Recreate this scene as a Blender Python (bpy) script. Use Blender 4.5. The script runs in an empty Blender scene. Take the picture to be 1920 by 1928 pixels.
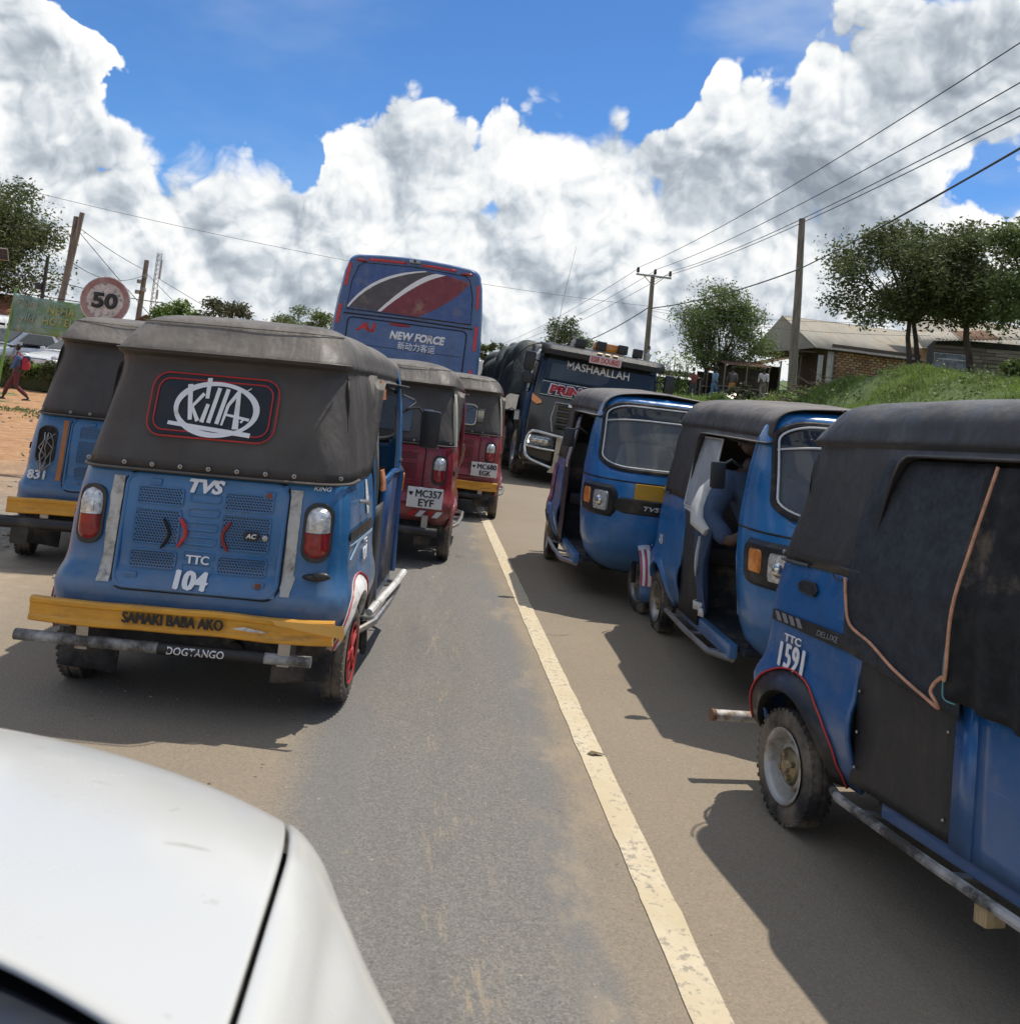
import bpy, bmesh, math, random
import numpy as np
from mathutils import Vector, Matrix, noise as mnoise

R = math.radians
scene = bpy.context.scene
COL = scene.collection
random.seed(7)
RNG = np.random.default_rng(11)

# ------------------------------------------------------------------ camera (hand-held phone, tilted about 7 degrees)
cam_d = bpy.data.cameras.new('camera')
cam = bpy.data.objects.new('camera', cam_d)
COL.objects.link(cam)
_m = Matrix(((0.98911901, -0.12078298, -0.08399434), (-0.08984132, -0.04379764, -0.99499261), (0.11649942, 0.99171228, -0.05417238)))
_m4 = _m.to_4x4(); _m4.translation = (0, 0, 1.52)
cam.matrix_world = _m4
cam_d.sensor_fit = 'HORIZONTAL'
cam_d.sensor_width = 36.0
cam_d.lens = 33.22
cam_d.shift_y = -0.1635
cam_d.clip_start = 0.05
cam_d.clip_end = 6000
scene.camera = cam
cam_d.dof.use_dof = True; cam_d.dof.focus_distance = 7.5; cam_d.dof.aperture_fstop = 9.0

scene.view_settings.view_transform = 'Standard'
scene.view_settings.look = 'None'
scene.view_settings.gamma = 1.0
scene.view_settings.use_curve_mapping = False
scene.view_settings.exposure = 0.27

# ------------------------------------------------------------------ node helpers
class NT:
    """small expression builder over a node tree"""
    def __init__(s, tree): s.t = tree; s.L = tree.links
    def node(s, typ, **kw):
        n = s.t.nodes.new(typ)
        for k, v in kw.items(): setattr(n, k, v)
        return n
    def inp(s, sock, v):
        if v is None: return
        if hasattr(v, 'links') and hasattr(v, 'is_output'): s.L.new(v, sock)
        else: sock.default_value = v
    def m(s, op, a, b=None, c=None, clamp=False):
        n = s.node('ShaderNodeMath', operation=op, use_clamp=clamp)
        s.inp(n.inputs[0], a); s.inp(n.inputs[1], b)
        if c is not None: s.inp(n.inputs[2], c)
        return n.outputs[0]
    def add(s, a, b): return s.m('ADD', a, b)
    def sub(s, a, b): return s.m('SUBTRACT', a, b)
    def mul(s, a, b): return s.m('MULTIPLY', a, b)
    def v(s, op, a, b=None, scale=None):
        n = s.node('ShaderNodeVectorMath', operation=op)
        s.inp(n.inputs[0], a); s.inp(n.inputs[1], b)
        if scale is not None: s.inp(n.inputs['Scale'], scale)
        return n.outputs['Value'] if op in ('LENGTH', 'DOT_PRODUCT', 'DISTANCE') else n.outputs[0]
    def ss(s, x, lo, hi, a=0.0, b=1.0, kind='SMOOTHSTEP'):
        n = s.node('ShaderNodeMapRange', interpolation_type=kind)
        for i, q in enumerate((x, lo, hi, a, b)): s.inp(n.inputs[i], q)
        return n.outputs[0]
    def noise(s, vec, scale, detail=4, rough=.5, dist=0.0, kind=None, out=0):
        n = s.node('ShaderNodeTexNoise')
        if kind: n.noise_type = kind
        s.inp(n.inputs['Vector'], vec); s.inp(n.inputs['Scale'], scale)
        s.inp(n.inputs['Detail'], detail); s.inp(n.inputs['Roughness'], rough); s.inp(n.inputs['Distortion'], dist)
        return n.outputs[out]
    def voro(s, vec, scale, feature='F1', detail=0, rough=.5, smooth=.5, rand=1.0, out=0):
        n = s.node('ShaderNodeTexVoronoi', feature=feature)
        s.inp(n.inputs['Vector'], vec); s.inp(n.inputs['Scale'], scale)
        if 'Detail' in n.inputs: s.inp(n.inputs['Detail'], detail); s.inp(n.inputs['Roughness'], rough)
        if feature == 'SMOOTH_F1': s.inp(n.inputs['Smoothness'], smooth)
        s.inp(n.inputs['Randomness'], rand)
        return n.outputs[out]
    def mix(s, f, a, b, mode='MIX'):
        n = s.node('ShaderNodeMix', data_type='RGBA', blend_type=mode)
        s.inp(n.inputs[0], f); s.inp(n.inputs[6], col4(a)); s.inp(n.inputs[7], col4(b))
        return n.outputs[2]
    def ramp(s, x, pts):
        n = s.node('ShaderNodeValToRGB'); e = n.color_ramp.elements
        while len(e) > 1: e.remove(e[-1])
        e[0].position = pts[0][0]; e[0].color = col4(pts[0][1])
        for p, c in pts[1:]:
            q = e.new(p); q.color = col4(c)
        s.inp(n.inputs[0], x)
        return n.outputs[0]

def col4(c):
    if hasattr(c, 'is_output') or not hasattr(c, '__len__'): return c
    return tuple(c) if len(c) == 4 else (c[0], c[1], c[2], 1.0)

# ------------------------------------------------------------------ world: Nishita sky + cumulus laid out by azimuth / elevation
SUN = Vector((0.30, 0.26, 0.92)).normalized()
SUN_EL = math.asin(SUN.z); SUN_AZ = math.atan2(SUN.x, SUN.y)
world = bpy.data.worlds.new('World'); scene.world = world
world.use_nodes = True
wt = world.node_tree; wt.nodes.clear()
W = NT(wt)
sky = W.node('ShaderNodeTexSky', sky_type='NISHITA', sun_disc=False)
sky.sun_elevation = SUN_EL; sky.sun_rotation = SUN_AZ
sky.air_density = 1.0; sky.dust_density = 0.4; sky.ozone_density = 2.5; sky.altitude = 1400
tc = W.node('ShaderNodeTexCoord').outputs['Generated']
dirv = W.v('NORMALIZE', tc)
sep = W.node('ShaderNodeSeparateXYZ'); W.inp(sep.inputs[0], dirv)
DX, DY, DZ = sep.outputs
azd = W.mul(W.m('ARCTAN2', DX, DY), 180 / math.pi)
eld = W.mul(W.m('ARCSINE', DZ), 180 / math.pi)
wn1 = W.noise(dirv, 9, 5, .6, out=1); wsp = W.node('ShaderNodeSeparateXYZ'); W.inp(wsp.inputs[0], wn1)
azw = W.add(azd, W.mul(W.sub(wsp.outputs[0], .5), 7.0)); elw = W.add(eld, W.mul(W.sub(wsp.outputs[1], .5), 6.0))

def build_billow():
    # P is the direction projected stereographically from the nadir: seamless over the whole upper sky
    g = bpy.data.node_groups.new('billow', 'ShaderNodeTree')
    g.interface.new_socket('P', in_out='INPUT', socket_type='NodeSocketVector')
    g.interface.new_socket('H', in_out='OUTPUT', socket_type='NodeSocketFloat')
    n = NT(g); gi = n.node('NodeGroupInput'); go = n.node('NodeGroupOutput')
    sp = n.node('ShaderNodeSeparateXYZ'); n.inp(sp.inputs[0], gi.outputs[0])
    k = n.m('DIVIDE', 1.7, n.m('MAXIMUM', n.add(sp.outputs[2], 1.0), .05))
    cb = n.node('ShaderNodeCombineXYZ'); n.inp(cb.inputs[0], n.mul(sp.outputs[0], k)); n.inp(cb.inputs[1], n.mul(sp.outputs[1], k))
    P = cb.outputs[0]
    def nz(sc, det, rough, out):
        q = n.node('ShaderNodeTexNoise', noise_dimensions='2D')
        n.inp(q.inputs['Vector'], P); q.inputs['Scale'].default_value = sc; q.inputs['Detail'].default_value = det; q.inputs['Roughness'].default_value = rough
        return q.outputs[out]
    P1 = n.v('ADD', P, n.v('SCALE', n.v('SUBTRACT', nz(7, 3, .55, 1), (.5, .5, .5)), scale=.09))
    tot = None
    for sc, am, sm in ((5.5, 1.25, 1), (12, .75, 1), (26, .40, 1), (58, .19, 0), (125, .08, 0)):
        q = n.node('ShaderNodeTexVoronoi', feature='SMOOTH_F1' if sm else 'F1', voronoi_dimensions='2D')
        n.inp(q.inputs['Vector'], P1); q.inputs['Scale'].default_value = sc
        if sm: q.inputs['Smoothness'].default_value = .3
        d = q.outputs[0]
        h = n.mul(n.sub(1.0, n.mul(n.mul(d, d), 2.2)), am)
        tot = h if tot is None else n.add(tot, h)
    tot = n.add(tot, n.mul(n.sub(nz(30, 5, .62, 0), .5), .30))
    g.links.new(tot, go.inputs[0])
    return g
BIL = build_billow()
def billow(vec):
    n = W.node('ShaderNodeGroup'); n.node_tree = BIL
    W.inp(n.inputs[0], vec); return n.outputs[0]
def blob(az, el, ra, re, a=azw, e=elw):
    u = W.mul(W.sub(a, az), 1 / ra); v = W.mul(W.sub(e, el), 1 / re)
    d = W.add(W.mul(u, u), W.mul(v, v))
    return W.m('POWER', 2.718, W.mul(d, -1.0))
# elevation of the cloud tops against azimuth
TOPS = [(-180, 14), (-120, 20), (-80, 12), (-45, 18), (-30, 15), (-24.9, 15.5), (-22, 14.2), (-20.3, 13.6), (-19.6, 11.6), (-17, 11.4), (-14.1, 13.0), (-12.4, 12.7), (-10, 13.9), (-9.1, 14.6), (-6.5, 15.3),
        (-3.1, 17.0), (-0.4, 16.4), (1.4, 15.2), (2.4, 16.0), (3.2, 17.8), (6.2, 18.6), (9.0, 19.4), (10.3, 17.8), (11.4, 16.2), (12.9, 16.0), (14.2, 17.6), (15.5, 20.3), (17.2, 20.6), (18.9, 20.2), (20.4, 22.8), (22.9, 23.6), (26, 22.9), (30, 21.5), (45, 24), (75, 15), (110, 22), (150, 13), (180, 14)]
fc = W.node('ShaderNodeFloatCurve')
cu = fc.mapping.curves[0]
while len(cu.points) > 2: cu.points.remove(cu.points[1])
pts = [((a + 180) / 360, t / 30) for a, t in TOPS]
cu.points[0].location = pts[0]; cu.points[1].location = pts[-1]
for p in pts[1:-1]: cu.points.new(*p)
for p in cu.points: p.handle_type = 'AUTO'
fc.mapping.update()
W.inp(fc.inputs['Value'], W.mul(W.add(W.add(azd, W.mul(W.sub(wsp.outputs[0], .5), 1.6)), 180.0), 1 / 360))
top = W.mul(fc.outputs[0], 30.0)
H = billow(dirv)
base = W.mul(W.sub(top, eld), .50)
base = W.add(base, W.mul(W.m('MINIMUM', W.add(base, .35), 0.0), 1.3))
base = W.m('MINIMUM', base, 2.2)
# overhead the same broken cumulus goes on as scattered fields
ovn = W.noise(dirv, 3.2, 6, .58)
ovr = W.mul(W.sub(ovn, .46), 9.0)
kov = W.ss(eld, 27, 37)
base = W.add(W.mul(base, W.sub(1.0, kov)), W.mul(ovr, kov))
plus = None
for az, el, ra, re, am in ((-24.5, 16.6, 5.2, 2.0, 3.6), (13.0, 15.4, 2.2, 1.6, 1.2), (-20.3, 16.0, 2.0, 1.5, 3.2), (-27, 13.5, 4.5, 3.0, 2.0), (-18.7, 11.6, .9, 1.0, 1.6), (31.5, 23.5, 5.0, 3.5, 3.0), (-26, 19.5, 4, 2.5, 2.6),
                           (-7.8, 11.4, 1.3, 1.5, -3.3), (-9.2, 12.4, .9, .9, -2.9), (3.4, 11.4, 1.1, 1.0, -2.0), (31, 14.6, 4.0, 2.6, -2.2)):
    b = W.mul(blob(az, el, ra, re), am)
    plus = b if plus is None else W.add(plus, b)
D = W.add(W.add(base, plus), W.mul(W.sub(H, 1.45), .85))
soft = W.ss(W.noise(dirv, 6.5, 3, .5), .42, .66, .30, 1.25)
alpha = W.ss(D, -0.04, soft)
# billow lighting: the sun stands high to the right, so upper-right flanks are bright
def offs(k): return W.v('NORMALIZE', W.v('ADD', dirv, (k * .35, k * -.05, k * .9)))
e1 = W.sub(H, billow(offs(.010)))
e2 = W.sub(H, billow(offs(.040)))
rel = W.add(W.mul(e1, .25), W.mul(e2, .30))
edge = W.ss(D, 2.0, 0.2)                      # thin cloud near an outline is bright
big = W.noise(W.v('ADD', dirv, (3.1, 0, 0)), 5.5, 4, .5)
shade = W.ss(big, .40, .66)
gray = None
for az, el, ra, re, am in ((20.2, 12.9, 3.4, 2.3, .95), (24.9, 17.2, 3.2, 2.0, .55), (18, 9.8, 5, 1.5, .6), (-23.5, 15.4, 3.0, 1.4, .75), (30.0, 22.8, 3.5, 2.0, .9), (15.0, 12.2, 1.6, 1.0, .5), (-4.0, 10.5, 2.2, 2.3, .45), (-5.5, 7.3, 2, 1.5, .35), (27, 9.5, 5, 1.5, .45), (6, 14, 1.5, 2.5, .3)):
    b = W.mul(blob(az, el, ra, re), am)
    gray = b if gray is None else W.add(gray, b)
lowd = W.ss(eld, 8.5, 2.0)
lum = W.add(W.add(.745, rel), W.mul(edge, .22))
lum = W.sub(lum, W.add(W.mul(shade, .13), W.add(W.mul(gray, .40), W.mul(lowd, .05))))
lum = W.ss(lum, .0, 1.05, kind='LINEAR')
ccol = W.ramp(lum, [(0, (.27, .315, .37)), (.35, (.44, .495, .555)), (.58, (.64, .69, .74)), (.76, (.84, .87, .89)), (1, (1.0, 1.0, .985))])
sky_t = W.mix(1.0, sky.outputs[0], (.37, .59, .80), 'MULTIPLY')
# thin high haze veils the blue
veil = W.mul(W.ss(W.noise(W.v('MULTIPLY', dirv, (1, 1, 2.5)), 3.0, 5, .55), .45, .75), W.ss(azd, -4, 16, .22, .62))
CL = 5.9
skyc = W.mix(veil, sky_t, (.62 * CL, .70 * CL, .80 * CL))
cloud = W.v('SCALE', ccol, scale=CL)
final = W.mix(W.mul(alpha, W.ss(eld, -.5, .5)), skyc, cloud)
bg = W.node('ShaderNodeBackground'); W.inp(bg.inputs[0], final); bg.inputs[1].default_value = 0.145
wo = W.node('ShaderNodeOutputWorld'); W.L.new(bg.outputs[0], wo.inputs[0])
world.cycles.sampling_method = 'MANUAL'; world.cycles.sample_map_resolution = 512

# ------------------------------------------------------------------ sun
sd = bpy.data.lights.new('sun', 'SUN'); sun = bpy.data.objects.new('sun', sd); COL.objects.link(sun)
sd.energy = 3.3; sd.angle = R(0.53); sd.color = (1.0, .94, .84)
sun.rotation_euler = SUN.to_track_quat('Z', 'Y').to_euler()
sun.location = (0, 0, 30)
# ------------------------------------------------------------------ materials
def newmat(name):
    m = bpy.data.materials.new(name); m.use_nodes = True
    t = m.node_tree; t.nodes.clear(); n = NT(t)
    out = n.node('ShaderNodeOutputMaterial')
    b = n.node('ShaderNodeBsdfPrincipled')
    n.L.new(b.outputs[0], out.inputs[0])
    return m, n, b, out

def objco(n): return n.node('ShaderNodeTexCoord').outputs['Object']

_mc = {}
def mat(name, c=(.5, .5, .5), rough=.6, metal=0.0, var=.12, vscale=6, bump=0.0, bscale=40, dirt=0.0, dirtc=(.33, .25, .17), dscale=3.0, coat=0.0, spec=.5, stretch=(1, 1, 1), trans=0.0, streak=0.0, low=0.0):
    """general worn surface: colour variation, dust patches, low dust near the ground, fine bump"""
    if name in _mc: return _mc[name]
    m, n, b, out = newmat(name)
    P = n.v('MULTIPLY', objco(n), stretch)
    nz = n.noise(P, vscale, 5, .6)
    base = n.mix(n.ss(nz, .3, .7), tuple(q * (1 - var) for q in c), tuple(min(1, q * (1 + var)) for q in c))
    rg = n.ss(n.noise(P, vscale * 3, 4, .6), .3, .7, max(.03, rough * .8), min(1, rough * 1.15))
    if dirt > 0:
        d = n.ss(n.noise(P, dscale, 7, .68), .62 - dirt * .3, .80 - dirt * .2)
        d = n.mul(d, min(1, .35 + dirt))
        if streak:
            s = n.ss(n.noise(n.v('MULTIPLY', P, (26, 26, 1.6)), 1, 4, .6), .52, .7)
            d = n.m('MAXIMUM', d, n.mul(s, streak))
        base = n.mix(d, base, dirtc)
        rg = n.m('MAXIMUM', rg, n.mul(d, .85))
    if low > 0:
        sp = n.node('ShaderNodeSeparateXYZ'); n.inp(sp.inputs[0], objco(n))
        l = n.mul(n.ss(n.add(sp.outputs[2], n.mul(n.noise(P, 9, 5, .6), .4)), .85, .30), low)
        base = n.mix(l, base, dirtc); rg = n.m('MAXIMUM', rg, n.mul(l, .9))
    n.inp(b.inputs['Base Color'], base); n.inp(b.inputs['Roughness'], rg)
    b.inputs['Metallic'].default_value = metal
    b.inputs['Specular IOR Level'].default_value = spec
    if coat: b.inputs['Coat Weight'].default_value = coat; b.inputs['Coat Roughness'].default_value = .12
    if bump:
        bn = n.node('ShaderNodeBump'); bn.inputs['Strength'].default_value = min(1, bump); bn.inputs['Distance'].default_value = .01
        n.inp(bn.inputs['Height'], n.noise(P, bscale, 6, .6)); n.L.new(bn.outputs[0], b.inputs['Normal'])
    _mc[name] = m
    return m

def paintmat(name, c, low=.35, dull=0.0):
    """worn vehicle paint: clear coat, scratches, chips and dust"""
    if name in _mc: return _mc[name]
    m, n, b, out = newmat(name)
    P = objco(n)
    a = n.ss(n.noise(P, 2.2, 4, .55), .3, .7)
    base = n.mix(a, tuple(q * .86 for q in c), tuple(min(1, q * 1.10 + .004) for q in c))
    # fine scratches
    sc = n.noise(n.v('MULTIPLY', n.v('ADD', P, n.v('SCALE', n.noise(P, 3, 2, .5, out=1), scale=.3)), (6, 3, 60)), 2.0, 3, .6)
    sc = n.ss(sc, .66, .72)
    base = n.mix(n.mul(sc, .30), base, tuple(min(1, q * 1.3 + .10) for q in c))
    # dust
    d = n.ss(n.noise(P, 5.5, 8, .7), .50, .78)
    sp = n.node('ShaderNodeSeparateXYZ'); n.inp(sp.inputs[0], P)
    l = n.mul(n.ss(n.add(sp.outputs[2], n.mul(n.noise(P, 8, 5, .6), .45)), .98, .42), low)
    dd = n.m('MAXIMUM', n.mul(d, .30 + dull), l)
    base = n.mix(dd, base, (.30, .27, .23))
    ch = n.ss(n.noise(P, 30, 3, .5), .73, .75)
    base = n.mix(n.mul(ch, .7), base, (.10, .075, .06))
    gr = n.mul(n.ss(n.noise(n.v('MULTIPLY', P, (14, 14, 1.5)), 1.0, 5, .65), .56, .74), .22)
    base = n.mix(gr, base, (.07, .065, .06))
    bl = n.ss(n.noise(P, 4.2, 7, .75), .70, .715)
    base = n.mix(n.mul(bl, .55), base, tuple(min(1, q * .55 + .17) for q in c))
    n.inp(b.inputs['Base Color'], base)
    n.inp(b.inputs['Roughness'], n.add(n.ss(n.noise(P, 7, 5, .6), .3, .7, .24, .42), n.mul(dd, .45)))
    b.inputs['Coat Weight'].default_value = .35; b.inputs['Coat Roughness'].default_value = .15
    bn = n.node('ShaderNodeBump'); bn.inputs['Strength'].default_value = .5; bn.inputs['Distance'].default_value = .03
    n.inp(bn.inputs['Height'], n.noise(P, 3.5, 3, .5)); n.L.new(bn.outputs[0], b.inputs['Normal'])
    _mc[name] = m
    return m

def vinylmat(name, c, dust=.4, dustc=(.25, .235, .21), rough=.5):
    """stretched tarpaulin: folds, seams dust on the faces that look up"""
    if name in _mc: return _mc[name]
    m, n, b, out = newmat(name)
    P = objco(n)
    geo = n.node('ShaderNodeNewGeometry'); sp = n.node('ShaderNodeSeparateXYZ'); n.inp(sp.inputs[0], geo.outputs['Normal'])
    upf = n.ss(sp.outputs[2], .05, .75)
    f = n.ss(n.noise(P, 2.6, 6, .6), .25, .7)
    d = n.mul(n.add(n.mul(upf, .85), .10), n.mul(n.add(n.mul(f, .7), .3), dust * 1.3))
    sx = n.ss(n.noise(n.v('MULTIPLY', P, (7, 7, 1.3)), 1.0, 5, .6), .55, .75)
    d = n.m('MAXIMUM', d, n.mul(sx, dust * .22))
    base = n.mix(d, c, dustc)
    n.inp(b.inputs['Base Color'], base)
    n.inp(b.inputs['Roughness'], n.ss(n.noise(P, 6, 4, .6), .3, .7, rough * .85, min(1, rough * 1.2)))
    b.inputs['Specular IOR Level'].default_value = .45
    fold = n.noise(n.v('MULTIPLY', n.v('ADD', P, n.v('SCALE', n.noise(P, 1.6, 3, .5, out=1), scale=.35)), (5.5, 4.2, 1.2)), 1.0, 3, .5)
    fine = n.noise(P, 22, 4, .6)
    bn = n.node('ShaderNodeBump'); bn.inputs['Strength'].default_value = .75; bn.inputs['Distance'].default_value = .045
    n.inp(bn.inputs['Height'], n.add(n.mul(fold, 1.0), n.mul(fine, .10))); n.L.new(bn.outputs[0], b.inputs['Normal'])
    _mc[name] = m
    return m

def glassmat(name, tint=(.05, .06, .065), tr=.5, rough=.04):
    """thin dusty pane: part clear, part tinted reflector"""
    if name in _mc: return _mc[name]
    m, n, b, out = newmat(name)
    b.inputs['Base Color'].default_value = col4(tint); b.inputs['Roughness'].default_value = rough
    tb = n.node('ShaderNodeBsdfTransparent'); tb.inputs[0].default_value = (.86, .9, .9, 1)
    mx = n.node('ShaderNodeMixShader')
    d = n.ss(n.noise(objco(n), 6, 6, .65), .35, .75, tr, tr * .75)
    n.inp(mx.inputs[0], n.sub(1.0, d)); n.L.new(tb.outputs[0], mx.inputs[1]); n.L.new(b.outputs[0], mx.inputs[2])
    n.L.new(mx.outputs[0], out.inputs[0])
    _mc[name] = m
    return m

def emat(name, c, s):
    if name in _mc: return _mc[name]
    m, n, b, out = newmat(name)
    b.inputs['Base Color'].default_value = col4(c); b.inputs['Emission Color'].default_value = col4(c); b.inputs['Emission Strength'].default_value = s
    _mc[name] = m; return m

# ------------------------------------------------------------------ mesh building
class MB:
    def __init__(s): s.V = []; s.F = []; s.MI = []; s.mi = 0
    def add(s, vs, fs):
        o = len(s.V); s.V.extend([tuple(v) for v in vs]); s.F.extend([tuple(i + o for i in f) for f in fs]); s.MI.extend([s.mi] * len(fs)); return s
    def box(s, c, d, rot=None, bev=0.0, taper=None):
        hx, hy, hz = d[0] / 2, d[1] / 2, d[2] / 2
        if bev > 0:
            bm = bmesh.new(); bmesh.ops.create_cube(bm, size=1)
            for v in bm.verts: v.co = Vector((v.co.x * d[0], v.co.y * d[1], v.co.z * d[2]))
            bmesh.ops.bevel(bm, geom=bm.edges[:], offset=min(bev, min(d) * .45), segments=2, affect='EDGES', profile=.6)
            bm.verts.index_update()
            vs = [v.co.copy() for v in bm.verts]; fs = [[v.index for v in f.verts] for f in bm.faces]; bm.free()
        else:
            vs = [Vector((x * hx, y * hy, z * hz)) for z in (-1, 1) for y in (-1, 1) for x in (-1, 1)]
            fs = [(0, 2, 3, 1), (4, 5, 7, 6), (0, 1, 5, 4), (2, 6, 7, 3), (0, 4, 6, 2), (1, 3, 7, 5)]
        if taper:
            for v in vs:
                t = (v.z / d[2] + .5); v.x *= 1 + (taper - 1) * t; v.y *= 1 + (taper - 1) * t
        if rot is not None:
            e = rot if isinstance(rot, Matrix) else Matrix.Rotation(rot[2], 3, 'Z') @ Matrix.Rotation(rot[1], 3, 'Y') @ Matrix.Rotation(rot[0], 3, 'X')
            vs = [e @ v for v in vs]
        c = Vector(c)
        return s.add([v + c for v in vs], fs)
    def tube(s, pts, r, n=8, cap=True, closed=False):
        P = [Vector(p) for p in pts]; N = len(P)
        rs = r if hasattr(r, '__len__') else [r] * N
        rings = []; up = None
        for i in range(N):
            a = P[(i - 1) % N] if (i > 0 or closed) else P[i]; b = P[(i + 1) % N] if (i < N - 1 or closed) else P[i]
            t = (b - a)
            t = t.normalized() if t.length > 1e-9 else Vector((0, 0, 1))
            if up is None: up = Vector((0, 0, 1)) if abs(t.z) < .9 else Vector((1, 0, 0))
            x = t.cross(up)
            if x.length < 1e-6: x = t.orthogonal()
            x.normalize(); y = x.cross(t).normalized(); up = y
            rings.append([P[i] + (x * math.cos(2 * math.pi * k / n) + y * math.sin(2 * math.pi * k / n)) * rs[i] for k in range(n)])
        return s.loft(rings, cu=True, cv=closed, cap=cap and not closed)
    def loft(s, rings, cu=False, cv=False, cap=False, flip=False):
        m = len(rings[0]); n = len(rings); vs = [p for r_ in rings for p in r_]; fs = []
        for i in range(n if cv else n - 1):
            for j in range(m if cu else m - 1):
                a, b = i * m + j, i * m + (j + 1) % m; i2 = (i + 1) % n; c, d = i2 * m + (j + 1) % m, i2 * m + j
                fs.append((a, d, c, b) if flip else (a, b, c, d))
        if cap:
            fs.append(tuple(range(m))[::-1] if not flip else tuple(range(m))); fs.append(tuple((n - 1) * m + k for k in range(m)))
        return s.add(vs, fs)
    def lathe(s, prof, c, ax='X', n=24, cap=False):
        c = Vector(c); rings = []
        for r, h in prof:
            ring = []
            for k in range(n):
                a = 2 * math.pi * k / n; u, v = r * math.cos(a), r * math.sin(a)
                ring.append(c + Vector({'X': (h, u, v), 'Y': (u, h, v), 'Z': (u, v, h)}[ax]))
            rings.append(ring)
        return s.loft(rings, cu=True, cap=cap)
    def prism(s, poly, fn, d):
        """poly 2D; fn(u, v, w) -> point; thickness d along w"""
        n = len(poly)
        vs = [fn(u, v, 0) for u, v in poly] + [fn(u, v, d) for u, v in poly]
        fs = [tuple(range(n))[::-1], tuple(n + k for k in range(n))] + [(k, (k + 1) % n, n + (k + 1) % n, n + k) for k in range(n)]
        return s.add(vs, fs)
    def sphere(s, c, r, nu=12, nv=8, fn=None):
        r = r if hasattr(r, '__len__') else (r, r, r); c = Vector(c); rings = []
        for i in range(nv + 1):
            th = math.pi * i / nv
            ring = []
            for k in range(nu):
                a = 2 * math.pi * k / nu
                p = Vector((math.sin(th) * math.cos(a), math.sin(th) * math.sin(a), math.cos(th)))
                f = fn(p) if fn else 1
                ring.append(c + Vector((p.x * r[0] * f, p.y * r[1] * f, p.z * r[2] * f)))
            rings.append(ring)
        return s.loft(rings, cu=True, flip=True)
    def build(s, name, m, parent=None, smooth=True, ang=38, label=None, loc=None, solid=None, kind=None, bev=None, sub=None):
        me = bpy.data.meshes.new(name); me.from_pydata(s.V, [], s.F)
        ms = m if isinstance(m, (list, tuple)) else [m]
        for q in ms: me.materials.append(q)
        if len(ms) > 1: me.polygons.foreach_set('material_index', s.MI)
        bm = bmesh.new(); bm.from_mesh(me)
        bmesh.ops.remove_doubles(bm, verts=bm.verts[:], dist=1e-5)
        bmesh.ops.recalc_face_normals(bm, faces=bm.faces[:])
        bm.to_mesh(me); bm.free()
        if smooth:
            me.shade_smooth()
            me.set_sharp_from_angle(angle=R(ang))
        o = bpy.data.objects.new(name, me); COL.objects.link(o)
        if parent is not None: o.parent = parent
        if loc is not None: o.location = loc
        if solid: q = o.modifiers.new('solid', 'SOLIDIFY'); q.thickness = solid; q.offset = -1
        if bev: q = o.modifiers.new('bevel', 'BEVEL'); q.width = bev; q.segments = 2; q.limit_method = 'ANGLE'
        if sub: q = o.modifiers.new('sub', 'SUBSURF'); q.levels = sub; q.render_levels = sub
        if label: o['label'] = label
        if kind: o['kind'] = kind
        return o

def root(name, label, cat, loc=(0, 0, 0), rz=0, group=None, scale=None, tilt=None):
    o = bpy.data.objects.new(name, None); COL.objects.link(o)
    o.empty_display_size = .2
    o.location = loc; o.rotation_euler = (tilt[0] if tilt else 0, tilt[1] if tilt else 0, rz); o['label'] = label; o['category'] = cat
    if scale: o.scale = scale if hasattr(scale, '__len__') else (scale,) * 3
    if group: o['group'] = group
    return o
def tag(o, label, cat, group=None):
    o['label'] = label; o['category'] = cat
    if group: o['group'] = group
    return o

def rrect(w, h, r, n=5, cx=0, cy=0):
    pts = []
    for (sx, sy, a0) in ((1, 1, 0), (-1, 1, 90), (-1, -1, 180), (1, -1, 270)):
        for k in range(n + 1):
            a = R(a0 + 90 * k / n)
            pts.append((cx + sx * (w / 2 - r) + r * math.cos(a), cy + sy * (h / 2 - r) + r * math.sin(a)))
    return pts

def lerpt(tab, x):
    """tab: [(x, a, b, ...)] ascending -> interpolated tuple"""
    if x <= tab[0][0]: return tab[0][1:]
    for p, q in zip(tab, tab[1:]):
        if x <= q[0]:
            t = (x - p[0]) / (q[0] - p[0]); return tuple(a + (b - a) * t for a, b in zip(p[1:], q[1:]))
    return tab[-1][1:]

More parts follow.
